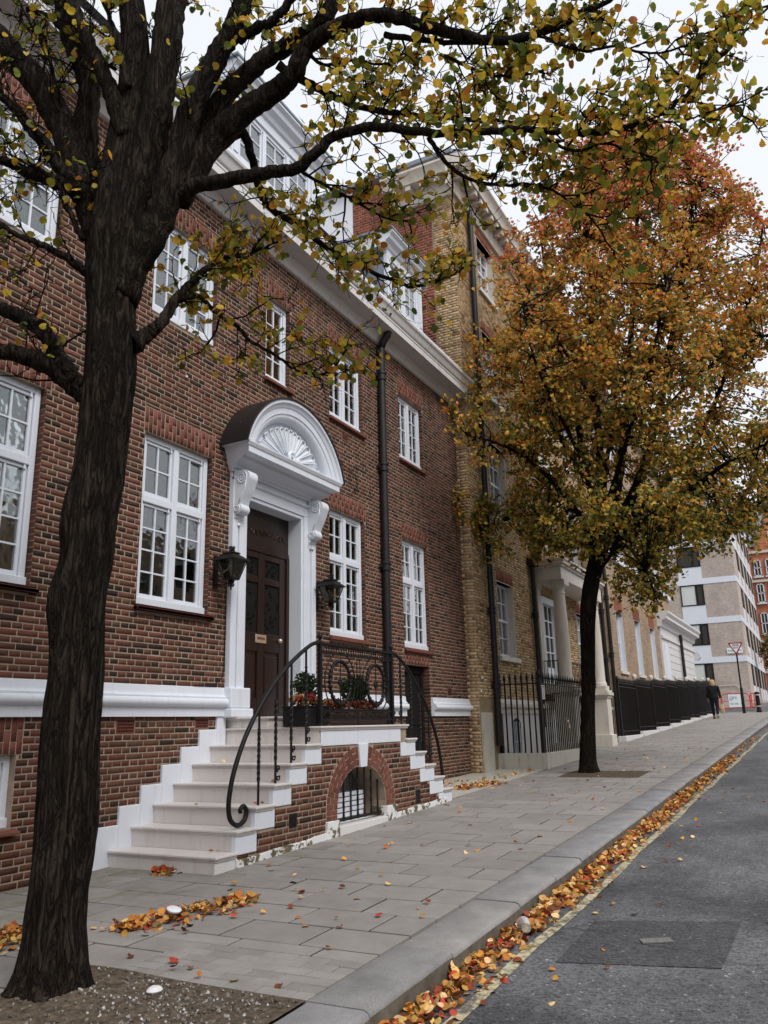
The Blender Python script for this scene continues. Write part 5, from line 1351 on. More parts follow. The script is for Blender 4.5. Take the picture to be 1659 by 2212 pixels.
MB().tube([(FX0-.05, .3, 3.3), (FX0-.05, -.85, 3.35), (FX0-.05, -1.0, 3.2), (FX0-.05, -1.0, 1.9)], .02, 6).build('grey_conduit', M['stone'], fl)
def text(s, size, parent, mat, mat4, name='lettering', depth=.002, align='CENTER', sx=1.0):
    cu = bpy.data.curves.new(name, 'FONT'); cu.body = s; cu.size = size; cu.extrude = depth; cu.align_x = align; cu.align_y = 'CENTER'; cu.offset = size*.012
    o = bpy.data.objects.new(name, cu); COL.objects.link(o); dg = bpy.context.evaluated_depsgraph_get(); me = bpy.data.meshes.new_from_object(o.evaluated_get(dg))
    bpy.data.objects.remove(o); me.materials.clear(); me.materials.append(mat)
    me.transform(mat4 @ Matrix.Diagonal((sx, 1, 1, 1))); return link(name, me, parent)
def face_minus_x(x, y, z): return Matrix(((0, 0, -1, x), (-1, 0, 0, y), (0, 1, 0, z), (0, 0, 0, 1)))
text('PARK', .17, nso, M['name_green'], face_minus_x(FX0-.063, -.82, 5.52)); text('W1', .15, nso, M['name_green'], face_minus_x(FX0-.063, -1.36, 5.52))
ms = thing('red_brick_mansion', 'orange-red brick mansion block with slate roof, dormers and pale window dressings at far right', 'building', loc=(84, -6, G(84)))
RX0 = 80
MB().box(RX0, 92, -16, -.9, 1.2, 16.2).build('wall', M['mansion_brick'], ms)
MB().prism_x([(-.9, 16.2), (-2.0, 16.2), (-2.0, 16.2), (-.9, 20.4)][:2]+[(-2.0, 20.4), (-.9, 20.4)], RX0+2.2, 92).build('roof_body', M['slate'], ms)
MB().add([(RX0+.1, -.9, 16.2), (RX0+.1, -16, 16.2), (RX0+2.6, -16, 20.4), (RX0+2.6, -.9, 20.4)], [(0, 1, 2, 3)]).build('roof', M['slate'], ms, recalc=False)
MB().prism_y([(RX0+1.6, 20.3), (RX0+2.9, 20.3), (RX0+2.9, 21.2), (RX0+1.6, 21.2)], -2.2, -1.3).build('chimney', M['mansion_brick'], ms)
gb = [(-2.1, 15.8), (-5.6, 15.8), (-5.6, 16.6), (-5.2, 16.9), (-5.2, 17.9), (-4.8, 18.2), (-4.4, 19.2), (-3.85, 20.0), (-3.3, 19.2), (-2.9, 18.2), (-2.5, 17.9), (-2.5, 16.9), (-2.1, 16.6)]
MB().prism_x(gb, RX0-.12, RX0+.5).build('gable', M['mansion_brick'], ms)
def mwin(y0, y1, z0, z1):
    f = MB(); x = RX0-.14; w = .09
    f.box(x, x+.12, y0, y0+w, z0, z1); f.box(x, x+.12, y1-w, y1, z0, z1); f.box(x, x+.12, y0, y1, z1-w, z1); f.box(x, x+.12, y0, y1, z0, z0+w); f.box(x, x+.12, y0, y1, (z0+z1)/2-.04, (z0+z1)/2+.04); f.box(x, x+.12, (y0+y1)/2-.03, (y0+y1)/2+.03, z0, z1); f.box(x-.05, x+.12, y0-.1, y1+.1, z0-.14, z0)
    q = f.build('window', M['white'], ms); MB().box(x+.04, x+.06, y0+w, y1-w, z0+w, z1-w).build('pane', M['room'], q)
for z0, h in ((2.6, 1.9), (5.4, 1.9), (8.4, 1.9), (11.2, 1.7), (13.6, 1.5)):
    for y0 in (-1.75, -2.75, -4.4, -5.4, -7.2, -8.4, -10, -11.5, -13): mwin(y0-.62, y0, z0, z0+h)
for y0 in (-3.3, -4.4): mwin(y0-.7, y0, 16.4, 17.7)
for z in (5.0, 7.7, 13.05, 15.7): MB().box(RX0-.16, RX0+.1, -16, -.9, z, z+.22).build('string_course', M['stone'], ms)
dmm = MB(); dmm.box(RX0-.02, RX0+1.4, -1.75, -1.15, 16.35, 17.5); dmm.build('dormer', M['white'], ms); MB().box(RX0-.05, RX0-.03, -1.68, -1.22, 16.5, 17.35).build('pane', M['room'], ms)
dmm = MB(); dmm.box(RX0+1.0, RX0+2.4, -1.75, -1.2, 18.5, 19.5); dmm.build('dormer', M['white'], ms)
# houses across the street, behind the photographer (seen only in the window panes)
op = thing('opposite_terrace', 'brick terrace across the street, mirrored in the window panes', 'house', loc=(12, -16, 0))
MB().box(-25, 46, -26, -15.5, -1.5, 8.2).build('wall', M['terrace_brick'], op)
for i in range(20):
    for z in (1.6, 4.8):
        x = -23+i*3.4; MB().box(x, x+1.1, -15.52, -15.46, z, z+1.9).build('window', M['white'], op); MB().box(x+.1, x+1.0, -15.465, -15.45, z+.1, z+1.8).build('pane', M['room'], op)
osd = MB(); osd.slopebox(-14, 60, -15.5, -12.6, -.3, G(20)) if 0 else None
for a in range(-14, 60, 4): osd.add([(a, -15.5, G(a)), (a+4, -15.5, G(a+4)), (a+4, -12.6, G(a+4)), (a, -12.6, G(a)), (a, -12.6, G(a)-.2), (a+4, -12.6, G(a+4)-.2)], [(3, 2, 1, 0), (4, 5, 2, 3)])
struct(osd.build('opposite_pavement', M['slab'], None, recalc=False))

# ---------------------------------------------------------------- street furniture
sg = thing('give_way_sign', 'triangular red and white give way sign on a black post at the corner', 'sign', loc=(45.4, -2.1, G(45.4)))
sx = 45.4
MB().tube([(sx+.05, -2.1, G(sx)), (sx+.05, -2.1, 5.0)], .04, 12).build('post', M['iron'], sg, autosm=math.radians(40)); MB().lathe([(.075, 0), (.075, 1.2), (.06, 1.26), (.04, 1.3)], (sx+.05, -2.1, G(sx)), 14).build('post_base', M['iron'], sg, autosm=math.radians(40))
def tri(r, x0, x1, zc=4.80):
    pts = [(-2.1+r*math.cos(a), zc+r*math.sin(a)) for a in (math.pi/6, math.pi*5/6, -math.pi/2)]; out = []
    c = np.mean(pts, 0)
    for i in range(3):
        p, a, b = (np.array(pts[k % 3]) for k in (i, i+2, i+1))
        for q in (a, b): out.append(tuple(p+(q-p)*.07)) if 0 else None
        out += [tuple(p+(a-p)*.08), tuple(p+(b-p)*.08)]
    return MB().prism_x(out, x0, x1)
tri(.43, sx-.012, sx+.01).build('sign_border', M['sign_red'], sg); tri(.315, sx-.018, sx-.010).build('sign_face', M['sign_white'], sg)
text('GIVE', .155, sg, M['sign_black'], face_minus_x(sx-.021, -2.1, 4.87)); text('WAY', .105, sg, M['sign_black'], face_minus_x(sx-.021, -2.1, 4.745))
bo = thing('bollard', 'black cast-iron bollard with a pale ring on the street corner', 'bollard', loc=(46.6, -2.72, G(46.6)))
MB().lathe([(.13, 0), (.13, .1), (.112, .14), (.1, .8), (.105, .86), (.125, .88), (.125, .98), (.1, 1.01), (.03, 1.03)], (46.6, -2.72, G(46.6)), 18).build('body', M['iron'], bo, autosm=math.radians(40)); MB().lathe([(.127, .84), (.129, .86), (.129, .875), (.127, .885)], (46.6, -2.72, G(46.6)), 18).build('ring', M['stone'], bo); MB().lathe([(.114, .28), (.118, .29), (.118, .31), (.114, .32)], (46.6, -2.72, G(46.6)), 18).build('ring', M['stone'], bo)
def barrier(y0, y1, x, label, board):
    z = G(x)+.005; t = thing('roadworks_barrier', label, 'barrier', None, (x, (y0+y1)/2, z)); f = MB(); h = .9
    out = [(y0, z+.06), (y0, z+h-.16), (y0+(-.12 if y0 > y1 else .12), z+h), (y1-(-.12 if y0 > y1 else .12), z+h), (y1, z+h-.16), (y1, z+.06)]
    f.tube([(x, a, b) for a, b in out]+[(x, out[0][0], out[0][1])], .03, 6); f.tube([(x, y0, z+.45), (x, y1, z+.45)], .02, 6)
    for k in (.24, .76): yy = y0+(y1-y0)*k; f.tube([(x, yy, z+.06), (x, yy, z+h)], .025, 6)
    f.box(x-.25, x+.25, min(y0, y1)+.1, min(y0, y1)+.2, z, z+.06); f.box(x-.25, x+.25, max(y0, y1)-.2, max(y0, y1)-.1, z, z+.06); f.build('frame', M['barrier_red'], t, bevel=.004)
    if board:
        a, b = sorted((y0+(y1-y0)*.24, y0+(y1-y0)*.80)); bd = MB().box(x-.04, x-.03, a, b, z+.09, z+h-.04).build('board', M['barrier_white'], t)
        text('TR    N', .22, bd, M['print_blue'], face_minus_x(x-.043, (a+b)/2-.14, z+.64)); text('020  858    80', .15, bd, M['print_blue'], face_minus_x(x-.043, (a+b)/2, z+.29), sx=.85)
        rr = MB(); rr.tube([(x-.042, b-.17+.09*math.cos(q), z+.62+.12*math.sin(q)) for q in np.linspace(0, 6.28, 20)], .012, 5, cap=False); rr.ball((x-.042, b-.17, z+.62), .04, 8, 5); rr.build('emblem', M['print_blue'], bd)
    return t
barrier(-.15, -1.72, 55.2, 'red plastic roadworks barrier with white printed board across the side street', True); barrier(-1.74, -2.05, 55.4, 'narrow red barrier end panel right of the printed board', False); barrier(.15, -.10, 55.5, 'red barrier end panel half hidden left of the printed board', False)
# ---------------------------------------------------------------- person walking away
def skin(name, joints, edges, mat, parent, sub=2):
    me = bpy.data.meshes.new(name); me.from_pydata([j[:3] for j in joints], edges, []); me.materials.append(mat)
    o = link(name, me, parent); o.modifiers.new('skin', 'SKIN'); 
    for v, j in zip(me.skin_vertices[0].data, joints): v.radius = (j[3], j[4] if len(j) > 4 else j[3])
    me.skin_vertices[0].data[0].use_root = True
    s = o.modifiers.new('sub', 'SUBSURF'); s.levels = sub; s.render_levels = sub
    return o
M['cloth_black'] = simple('black_wool_coat', (.012, .013, .013), .9, .15, .25, 20, .3, 120); M['denim'] = simple('dark_blue_denim', (.014, .018, .032), .9, .15, .2, 30, .3, 150)
M['skin'] = simple('skin', (.48, .29, .21), .55, .3); M['blond'] = simple('blond_hair', (.42, .27, .13), .6, .3, .3, 40, .5, 120); M['shoe'] = simple('tan_shoe', (.20, .12, .08), .6); M['paper'] = simple('buff_carrier_bag', (.50, .36, .20), .7, .2, .2, 12, .2, 60)
px, py, pz = 38.6, -1.50, G(38.6)
person = thing('person', 'person with blond hair in a black coat walking away along the railings', 'person', loc=(px, py, pz))
def Lp(x, y, z): return (px+x, py+y, pz+z)       # x forward (uphill), y to the left
J = [Lp(0, 0, .86)+(.12, .14), Lp(0, 0, 1.1)+(.1, .13), Lp(.01, 0, 1.30)+(.09, .14), Lp(.02, 0, 1.40)+(.05, .06), Lp(.035, 0, 1.47)+(.042,), Lp(.05, 0, 1.53)+(.075, .07), Lp(.05, 0, 1.60)+(.05,),
     Lp(.0, .09, .80)+(.085,), Lp(.10, .09, .46)+(.055,), Lp(.13, .09, .09)+(.038,), Lp(.25, .10, .035)+(.03,),
     Lp(.0, -.09, .80)+(.085,), Lp(.0, -.09, .45)+(.055,), Lp(-.16, -.09, .13)+(.038,), Lp(-.07, -.10, .04)+(.03,),
     Lp(.01, .19, 1.33)+(.055,), Lp(-.03, .235, 1.06)+(.042,), Lp(.05, .25, .84)+(.03,), Lp(.06, .25, .76)+(.03, .016),
     Lp(.01, -.19, 1.33)+(.055,), Lp(-.02, -.235, 1.06)+(.042,), Lp(.03, -.26, .84)+(.03,), Lp(.035, -.265, .76)+(.03, .016)]
Eg = [(0, 1), (1, 2), (2, 3), (3, 4), (4, 5), (5, 6), (0, 7), (7, 8), (8, 9), (9, 10), (0, 11), (11, 12), (12, 13), (13, 14), (2, 15), (15, 16), (16, 17), (17, 18), (2, 19), (19, 20), (20, 21), (21, 22)]
body = skin('body', J, Eg, M['skin'], person)
for sy, base in ((1, (.06, .25, .75)), (-1, (.035, -.265, .75))):
    for k, (dx, ln) in enumerate(((.024, .055), (.008, .068), (-.008, .064), (-.024, .05))):
        f = [Lp(base[0]+dx, base[1], base[2]+.015)+(.0085,), Lp(base[0]+dx+.004, base[1]-.004*sy, base[2]-ln*.5)+(.008,), Lp(base[0]+dx+.012, base[1]-.016*sy, base[2]-ln)+(.0065,)]
        skin('finger', f, [(0, 1), (1, 2)], M['skin'], person, 1)
    f = [Lp(base[0]+.03, base[1], base[2]+.03)+(.0095,), Lp(base[0]+.048, base[1]-.008*sy, base[2]+.0)+(.0085,), Lp(base[0]+.05, base[1]-.012*sy, base[2]-.03)+(.007,)]
    skin('thumb', f, [(0, 1), (1, 2)], M['skin'], person, 1)
skin('trousers', [Lp(0, 0, .9)+(.15, .165)]+[q[:3]+tuple(r+.02 for r in q[3:]) for q in (J[7], J[8])]+[Lp(.13, .09, .12)+(.06,)]+[q[:3]+tuple(r+.02 for r in q[3:]) for q in (J[11], J[12])]+[Lp(-.15, -.09, .16)+(.06,)], [(0, 1), (1, 2), (2, 3), (0, 4), (4, 5), (5, 6)], M['denim'], person)
coat = skin('coat', [Lp(-.01, 0, .74)+(.185, .235), Lp(-.01, 0, .95)+(.165, .20), Lp(0, 0, 1.15)+(.15, .18), Lp(.01, 0, 1.31)+(.125, .185), Lp(.02, 0, 1.40)+(.075, .09), Lp(.01, .20, 1.34)+(.075,), Lp(-.03, .245, 1.06)+(.066,), Lp(.045, .255, .85)+(.055,), Lp(.01, -.20, 1.34)+(.075,), Lp(-.02, -.245, 1.06)+(.066,), Lp(.028, -.265, .85)+(.055,)],
     [(0, 1), (1, 2), (2, 3), (3, 4), (3, 5), (5, 6), (6, 7), (3, 8), (8, 9), (9, 10)], M['cloth_black'], person)
hm = MB(); vs = []; fs = []
prof = [(.02, 1.655), (.07, 1.64), (.1, 1.60), (.115, 1.54), (.118, 1.48), (.115, 1.42), (.10, 1.37), (.06, 1.345)]
for r, z in prof:
    for k in range(16):
        a = 2*math.pi*k/16; rr = r*(1+.06*math.sin(3*a+z*20)); x = .035+rr*.95*math.cos(a)
        if math.cos(a) > .5 and z < 1.58: x = min(x, .08)
        vs.append(Lp(x, rr*math.sin(a), z+.012*math.sin(5*a)))
for i in range(len(prof)-1):
    for k in range(16): fs.append((i*16+k, i*16+(k+1) % 16, (i+1)*16+(k+1) % 16, (i+1)*16+k))
fs.append(tuple(range(16))); hm.add(vs, fs).build('hair', M['blond'], person, smooth=True)
fa = MB(); fa.ball(Lp(.10, 0, 1.51), .075, 12, 9, 1.25); fa.ball(Lp(.178, 0, 1.50), .014, 8, 6); fa.build('face', M['skin'], person, smooth=True)
ey = MB(); ey.ball(Lp(.165, .03, 1.525), .011, 8, 6); ey.ball(Lp(.165, -.03, 1.525), .011, 8, 6); ey.box(px+.165, px+.172, py-.022, py+.022, pz+1.462, pz+1.468); ey.build('eyes_and_mouth', M['timber_dark'], person, smooth=True)
for q, y, z, p in ((.17, .09, 0., .0), (-.13, -.09, .03, .35)):
    s = MB(); s.prism_y([(px+q-.11, pz+z), (px+q+.14, pz+z), (px+q+.15, pz+z+.035), (px+q+.06, pz+z+.07), (px+q-.01, pz+z+.11), (px+q-.1, pz+z+.11), (px+q-.12, pz+z+.05)], py+y-.045, py+y+.045); s.build('shoe', M['shoe'], person, bevel=.015)
bag = thing('carrier_bag', 'buff paper carrier bag held in the walking person’s right hand'.replace('’', "'"), 'bag', loc=Lp(.04, -.29, .26))
bm_ = MB(); b0 = [(-.12, -.06), (.12, -.06), (.12, .06), (-.12, .06)]
vs = [Lp(.04+x*.85, -.29+y, .22) for x, y in b0]+[Lp(.04+x*1.05, -.29+y*1.2, .40) for x, y in b0]+[Lp(.04+x*.9, -.29+y*.8, .60) for x, y in b0]
bm_.add(vs, [(0, 1, 2, 3)]+[(i+4*k, (i+1) % 4+4*k, (i+1) % 4+4*k+4, i+4*k+4) for k in range(2) for i in range(4)]); bm_.build('sack', M['paper'], bag, bevel=.02)
MB().tube([Lp(-.03, -.29, .59), Lp(.0, -.28, .69), Lp(.045, -.27, .705), Lp(.09, -.28, .69), Lp(.12, -.29, .59)], .006, 5).build('handle', M['paper'], bag)

# ---------------------------------------------------------------- trees
def smooth_path(P_, n_per=6):
    P_ = [np.array(p, float) for p in P_]; Q = [2*P_[0]-P_[1]]+P_+[2*P_[-1]-P_[-2]]; out = []
    for i in range(1, len(Q)-2):
        for k in range(n_per):
            t = k/n_per; a, b, c, d = Q[i-1:i+3]; out.append(.5*((2*b)+(c-a)*t+(2*a-5*b+4*c-d)*t*t+(3*b-a-3*c+d)*t**3))
    out.append(P_[-1]); return np.array(out)
class Tree:
    def __init__(s, root, hd0, rng): s.root = root; s.hd = hd0; s.limbs = MB(); s.tw = MB(); s.paths = []; s.rg = rng; s.leaves = []
    def limb(s, pts, w0, w1, sides=10, dens=1., leafy=1., start=.15, bumpy=.03):
        """pts: (u, v, forward offset); w: apparent widths in photo pixels"""
        P_ = smooth_path([at_dist(u, v, s.hd+o) for u, v, o in pts], 7)
        n = len(P_); dep = (P_-CAM) @ CF
        R_ = (w0+(w1-w0)*np.linspace(0, 1, n)**.62)/2*dep/FPX
        for i in range(n): R_[i] *= 1+bumpy*math.sin(i*1.9+w0)*.6+bumpy*s.rg.uniform(-1, 1)*.5
        P_ = P_+np.array([[s.rg.gauss(0, 1)*.004 for _ in range(3)] for _ in range(n)])*min(1, w0/20)
        s.limbs.tube([tuple(p) for p in P_], list(R_), sides); s.paths.append((P_, R_, dens, leafy, start)); return P_, R_
    def twig(s, p, d, ln, r, leafy, depth=0):
        rg = s.rg; n = 4 if depth == 0 else 3; pts = [np.array(p)]; d = np.array(d, float); d /= np.linalg.norm(d); dirs = []
        for i in range(n):
            d = d+np.array([rg.gauss(0, .28), rg.gauss(0, .28), rg.gauss(0, .26)+.06]); d /= np.linalg.norm(d); dirs.append(d.copy())
            pts.append(pts[-1]+d*ln/n)
        s.tw.tube([tuple(q) for q in pts], [r*(1-.7*i/n) for i in range(n+1)], 3 if depth else 4, cap=False)
        if depth < 2:
            for i in range(1, n+1):
                for _ in range(2 if depth == 0 else 1):
                    if rg.random() < (.85 if depth == 0 else .6):
                        e = dirs[i-1]*.6+np.array([rg.gauss(0, .75), rg.gauss(0, .75), rg.gauss(0, .6)]); s.twig(pts[i], e, ln*rg.uniform(.28, .55), r*.66, leafy, depth+1)
        if depth >= 0:
            for i in range(1, n+1):
                if rg.random() < leafy*(.20 if depth else .12):
                    s.leaves.append((pts[i], dirs[i-1]))
    def grow(s, spacing=.11, ln=(.18, .5), r0=.0045):
        rg = s.rg
        for P_, R_, dens, leafy, start in list(s.paths):
            seg = np.linalg.norm(np.diff(P_, axis=0), axis=1); tot = seg.sum(); dcur = tot*start
            cum = np.concatenate([[0], np.cumsum(seg)])
            while dcur < tot:
                i = min(np.searchsorted(cum, dcur)-1, len(seg)-1); i = max(i, 0); t = (dcur-cum[i])/max(seg[i], 1e-6); p = P_[i]*(1-t)+P_[i+1]*t; tan = (P_[i+1]-P_[i])/max(seg[i], 1e-6)
                side = np.array([rg.gauss(0, 1), rg.gauss(0, 1), rg.gauss(0, 1)+.25]); side -= tan*(side @ tan); side /= np.linalg.norm(side)
                s.twig(p+side*R_[i]*.8, side*.8+tan*.6, rg.uniform(*ln)*(1.1-.4*dcur/tot), r0*rg.uniform(.8, 1.4), leafy)
                dcur += spacing/dens*rg.uniform(.5, 1.5)
def leaf_shape(fold=.25, curl=.2, ptx=6):
    """heart-shaped blade, stalk at the origin, midrib along +Y"""
    ol = [(0, 0), (.26, -.07), (.49, .12), (.53, .42), (.42, .70), (.22, .88), (0, .97)]
    mid = [(0, 0), (0, .30), (0, .62), (0, .97)]
    vs = []; 
    def zc(x, y): return abs(x)*fold-curl*(y-.4)**2+.06*math.sin(x*7)*y
    M_ = [(0, y, zc(0, y)) for _, y in mid]; Rr = [(x, y, zc(x, y)) for x, y in ol[1:-1]]; Ll = [(-x, y, zc(x, y)) for x, y in ol[1:-1]]
    vs = M_+Rr+Ll; r0 = 4; l0 = 9
    fs = [(0, r0, r0+1, 1), (1, r0+1, r0+2), (1, r0+2, r0+3, 2), (2, r0+3, r0+4, 3), (0, 1, l0+1, l0), (1, l0+2, l0+1), (1, 2, l0+3, l0+2), (2, 3, l0+4, l0+3)]
    return np.array(vs, float)-np.array([0, .0, 0]), fs
def leaf_low(fold, curl): return np.array([(0, 0, 0), (.42, .35, fold*.42), (0, 1.0, -curl), (-.42, .35, fold*.42), (.3, .72, fold*.3-curl*.4), (-.3, .72, fold*.3-curl*.4)], float), [(0, 1, 4, 2), (0, 2, 5, 3)]
LEAFS = [leaf_shape(f, c) for f, c in ((.12, .1), (.35, .25), (-.15, .3), (.5, -.15), (.25, .5))]+[leaf_low(f, c) for f, c in ((.2, .15), (.5, .1), (-.2, .3), (.4, .4))]
def leaf_field(items, parent, mat, name, single=300, joined='foliage', rg=None):
    """items: (pos, 3x3 matrix, size, colour, shape index)"""
    pos = np.array([i[0] for i in items]); u, v, z = project(pos)
    sc = np.where((u > 0) & (u < PW) & (v > 0) & (v < PH) & (z > .2), np.array([i[2] for i in items])/np.maximum(z, .2), 0)
    order = np.argsort(-sc)[:single]; sel = set(int(q) for q in order if sc[q] > 0)
    cache = {}
    V = []; F = []; C = []; nv = 0
    for idx, (p, m, s_, c, k) in enumerate(items):
        vs, fs = LEAFS[k]
        if idx in sel:
            key = (k, tuple(round(q*40)/40 for q in c))
            if key not in cache:
                me = bpy.data.meshes.new(name); me.from_pydata([tuple(q) for q in vs], [], fs); me.materials.append(mat)
                ca = me.color_attributes.new('Col', 'FLOAT_COLOR', 'CORNER'); ca.data.foreach_set('color', list((*c, 1.))*sum(len(f) for f in fs)); me.polygons.foreach_set('use_smooth', [True]*len(me.polygons)); cache[key] = me
            o = link(name, cache[key], parent); mm = Matrix([[*(m[r]*s_), p[r]] for r in range(3)]+[[0, 0, 0, 1]])
            if parent is not None: o.matrix_basis = mm
            else: o.matrix_world = mm
            yield o
        else:
            V.append((vs*s_) @ m.T+p); F += [tuple(i+nv for i in f) for f in fs]; C += [c]*sum(len(f) for f in fs); nv += len(vs)
    if V:
        me = bpy.data.meshes.new(joined); me.from_pydata(np.concatenate(V).tolist(), [], F); me.materials.append(mat)
        ca = me.color_attributes.new('Col', 'FLOAT_COLOR', 'CORNER'); ca.data.foreach_set('color', np.concatenate([np.array(C), np.ones((len(C), 1))], 1).astype(np.float32).ravel()); me.polygons.foreach_set('use_smooth', [True]*len(me.polygons))
        o = stuff(link(joined, me, parent)); yield o
def rand_rot(rg, d=None, droop=.6):
    """leaf frame: Y along the blade"""
    y = np.array([rg.gauss(0, 1), rg.gauss(0, 1), rg.gauss(0, .8)-droop]); 
    if d is not None: y += np.array(d)*.5
    y /= np.linalg.norm(y); a = np.array([rg.gauss(0, 1), rg.gauss(0, 1), rg.gauss(0, 1)]); x = np.cross(y, a); x /= np.linalg.norm(x); z = np.cross(x, y)
    return np.stack([x, y, z], 1)
def pick(rg, table):
    q = rg.random()*sum(w for w, _ in table)
    for w, c in table:
        q -= w
        if q <= 0: break
    k = rg.uniform(.65, 1.35); return tuple(min(.9, v*k*rg.uniform(.92, 1.08)) for v in c)
def rough_trunk(tree, pts, sides, rings, amp, mat, name, parent, flare=None):
    """thick furrowed stem through (x,y,z,r) points"""
    P_ = smooth_path([np.array(p) for p in pts], rings); n = len(P_); vs = []; fs = []
    for i, (x, y, z, r) in enumerate(P_):
        for k in range(sides):
            a = 2*math.pi*k/sides
            nn = mnoise.noise((math.cos(a)*5+.7*math.sin(z*2), math.sin(a)*5, z*1.6)); fine = mnoise.noise((math.cos(a)*13, math.sin(a)*13, z*4)); ridge = 1-abs(mnoise.noise((math.cos(a)*9+.35*math.sin(z*5), math.sin(a)*9, z*1.9+7)))*2
            rr = r*(1+amp*(.55*nn+.30*fine+.45*ridge-.2))
            if flare and z < flare[0]: 
                t = (flare[0]-z)/(flare[0]-flare[1]); rr *= 1+.18*t*t*(1+.8*math.sin(a*5+1.3))
            vs.append((x+rr*math.cos(a), y+rr*math.sin(a), z))
    for i in range(n-1):
        for k in range(sides): k2 = (k+1) % sides; fs.append((i*sides+k, i*sides+k2, (i+1)*sides+k2, (i+1)*sides+k))
    fs.append(tuple((n-1)*sides+k for k in range(sides)))
    return MB().add(vs, fs).build(name, mat, parent, smooth=True, recalc=False)

# near tree -----------------------------------------------------------------
HD1 = float((np.array([T1[0], T1[1], 0])-np.array([0, -5.7, 0])) @ HF)
near = thing('near_tree', 'thick dark-barked street tree with sparse yellow-green leaves in the left foreground', 'tree', loc=(T1[0], T1[1], G(T1[0])))
t1 = Tree(near, HD1, random.Random(3))
tk = []
for u, v, w in ((108, 2150, 172), (116, 2085, 146), (121, 1973, 125), (145, 1790, 128), (152, 1600, 124), (166, 1411, 114), (167, 1296, 120), (187, 1209, 110), (192, 1123, 118), (211, 1037, 109), (222, 950, 105), (229, 878, 108), (238, 806, 107), (241, 720, 103), (241, 662, 101), (242, 605, 108), (250, 560, 120), (258, 510, 128), (268, 440, 122), (276, 360, 108), (285, 280, 94), (292, 190, 72), (291, 80, 58), (283, 0, 52), (275, -90, 46)):
    p = at_dist(u, v, HD1); tk.append((p[0], p[1], p[2], w/2*float((p-CAM) @ CF)/FPX*.97))
zb_ = G(T1[0])-.06; tk.insert(0, (tk[0][0], tk[0][1], zb_, tk[0][3]*1.12))
rough_trunk(t1, tk, 110, 14, .14, M['bark'], 'trunk', near, (G(3.1)+.28, G(3.1)-.05))
L = t1.limb
L([(268, 560, 0), (290, 450, -.03), (322, 330, -.06), (342, 225, -.1), (358, 110, -.12), (371, 0, -.12), (380, -90, -.1)], 84, 58, 14, .5, .4, .7, .04)
L([(240, 620, 0), (222, 530, .02), (198, 450, .05), (172, 370, .08), (140, 285, .1), (98, 205, .12), (50, 145, .1), (0, 88, .05), (-60, 30, 0)], 84, 52, 13, .8, .15, .35, .05)
L([(225, 470, .1), (196, 370, .12), (185, 260, .12), (193, 200, .12), (177, 140, .1), (148, 72, .1), (135, 0, .12), (130, -60, .12)], 62, 34, 11, .7, .35, .4)
L([(272, 300, -.1), (245, 215, -.12), (216, 142, -.12), (185, 80, -.1), (160, 20, -.08), (148, -60, 0)], 44, 26, 10, .8, .4, .3)
L([(280, 190, -.15), (262, 120, -.18), (244, 60, -.2), (222, 0, -.2)], 18, 9, 8, 1., .6, .2)
L([(255, 640, 0), (285, 570, -.02), (328, 505, -.05), (360, 430, -.08), (387, 320, -.1), (425, 205, -.12), (472, 118, -.15), (505, 60, -.18), (527, 0, -.2), (545, -60, -.2)], 92, 34, 13, .7, .5, .5, .04)
L([(515, 80, -.16), (560, 60, -.25), (596, 40, -.3), (626, 0, -.35), (650, -40, -.4)], 28, 16, 9, 1.2, .8, .1)
L([(395, 340, .03), (428, 300, .05), (482, 213, .05), (552, 143, .02), (626, 95, -.02), (690, 54, -.1), (724, 0, -.15), (745, -50, -.15)], 55, 30, 11, .9, .8, .35)
L([(375, 430, -.02), (412, 375, .0), (462, 300, .0), (530, 240, -.02), (595, 195, -.05), (635, 158, -.1), (666, 100, -.15), (748, 50, -.25), (832, 33, -.35), (930, 60, -.45), (1012, 80, -.5), (1110, 85, -.55), (1200, 58, -.6), (1262, 28, -.65), (1340, -15, -.7)], 78, 9, 12, 1.1, .85, .42)
L([(600, 140, -.02), (652, 172, .0), (725, 212, .02), (800, 236, .02), (880, 247, .0), (950, 255, -.05), (1055, 260, -.1), (1140, 262, -.15), (1220, 245, -.2)], 22, 7, 9, 1.6, 1.1, .15)
L([(360, 440, -.05), (415, 405, -.1), (500, 387, -.15), (575, 373, -.2), (636, 364, -.25), (688, 325, -.3), (727, 291, -.33), (830, 275, -.38), (930, 288, -.42), (1030, 285, -.5), (1150, 280, -.58), (1260, 288, -.62), (1330, 281, -.68), (1430, 246, -.75), (1482, 200, -.8), (1540, 140, -.82), (1602, 75, -.85), (1668, 8, -.9)], 40, 5, 10, 1.5, 1.15, .25)
L([(455, 340, .1), (520, 285, .2), (545, 340, .25), (563, 415, .3), (585, 450, .35), (640, 486, .4), (700, 530, .5), (752, 560, .55), (832, 600, .6), (892, 618, .65), (950, 602, .7), (1012, 575, .75)], 26, 5, 9, 1.7, 1.1, .3)
L([(290, 745, .0), (318, 722, .03), (342, 702, .05), (375, 657, .1), (403, 619, .15), (446, 582, .25), (480, 560, .32), (540, 548, .4), (600, 520, .5)], 42, 5, 10, 2.0, 1.35, .3)
L([(390, 645, .12), (432, 642, .2), (472, 680, .25), (513, 706, .3), (541, 737, .35), (570, 752, .4), (610, 778, .45), (640, 800, .5), (685, 808, .55), (716, 798, .6), (760, 740, .7)], 14, 4, 8, 1.7, .95, .15)
L([(832, 75, -.3), (930, 90, -.4), (1030, 90, -.45), (1130, 75, -.5), (1207, 45, -.55), (1285, 8, -.6)], 14, 6, 8, 1.5, 1., .05)
L([(960, 120, -.4), (1040, 155, -.45), (1112, 166, -.5), (1180, 150, -.55)], 9, 5, 7, 1.6, 1.1, .05)
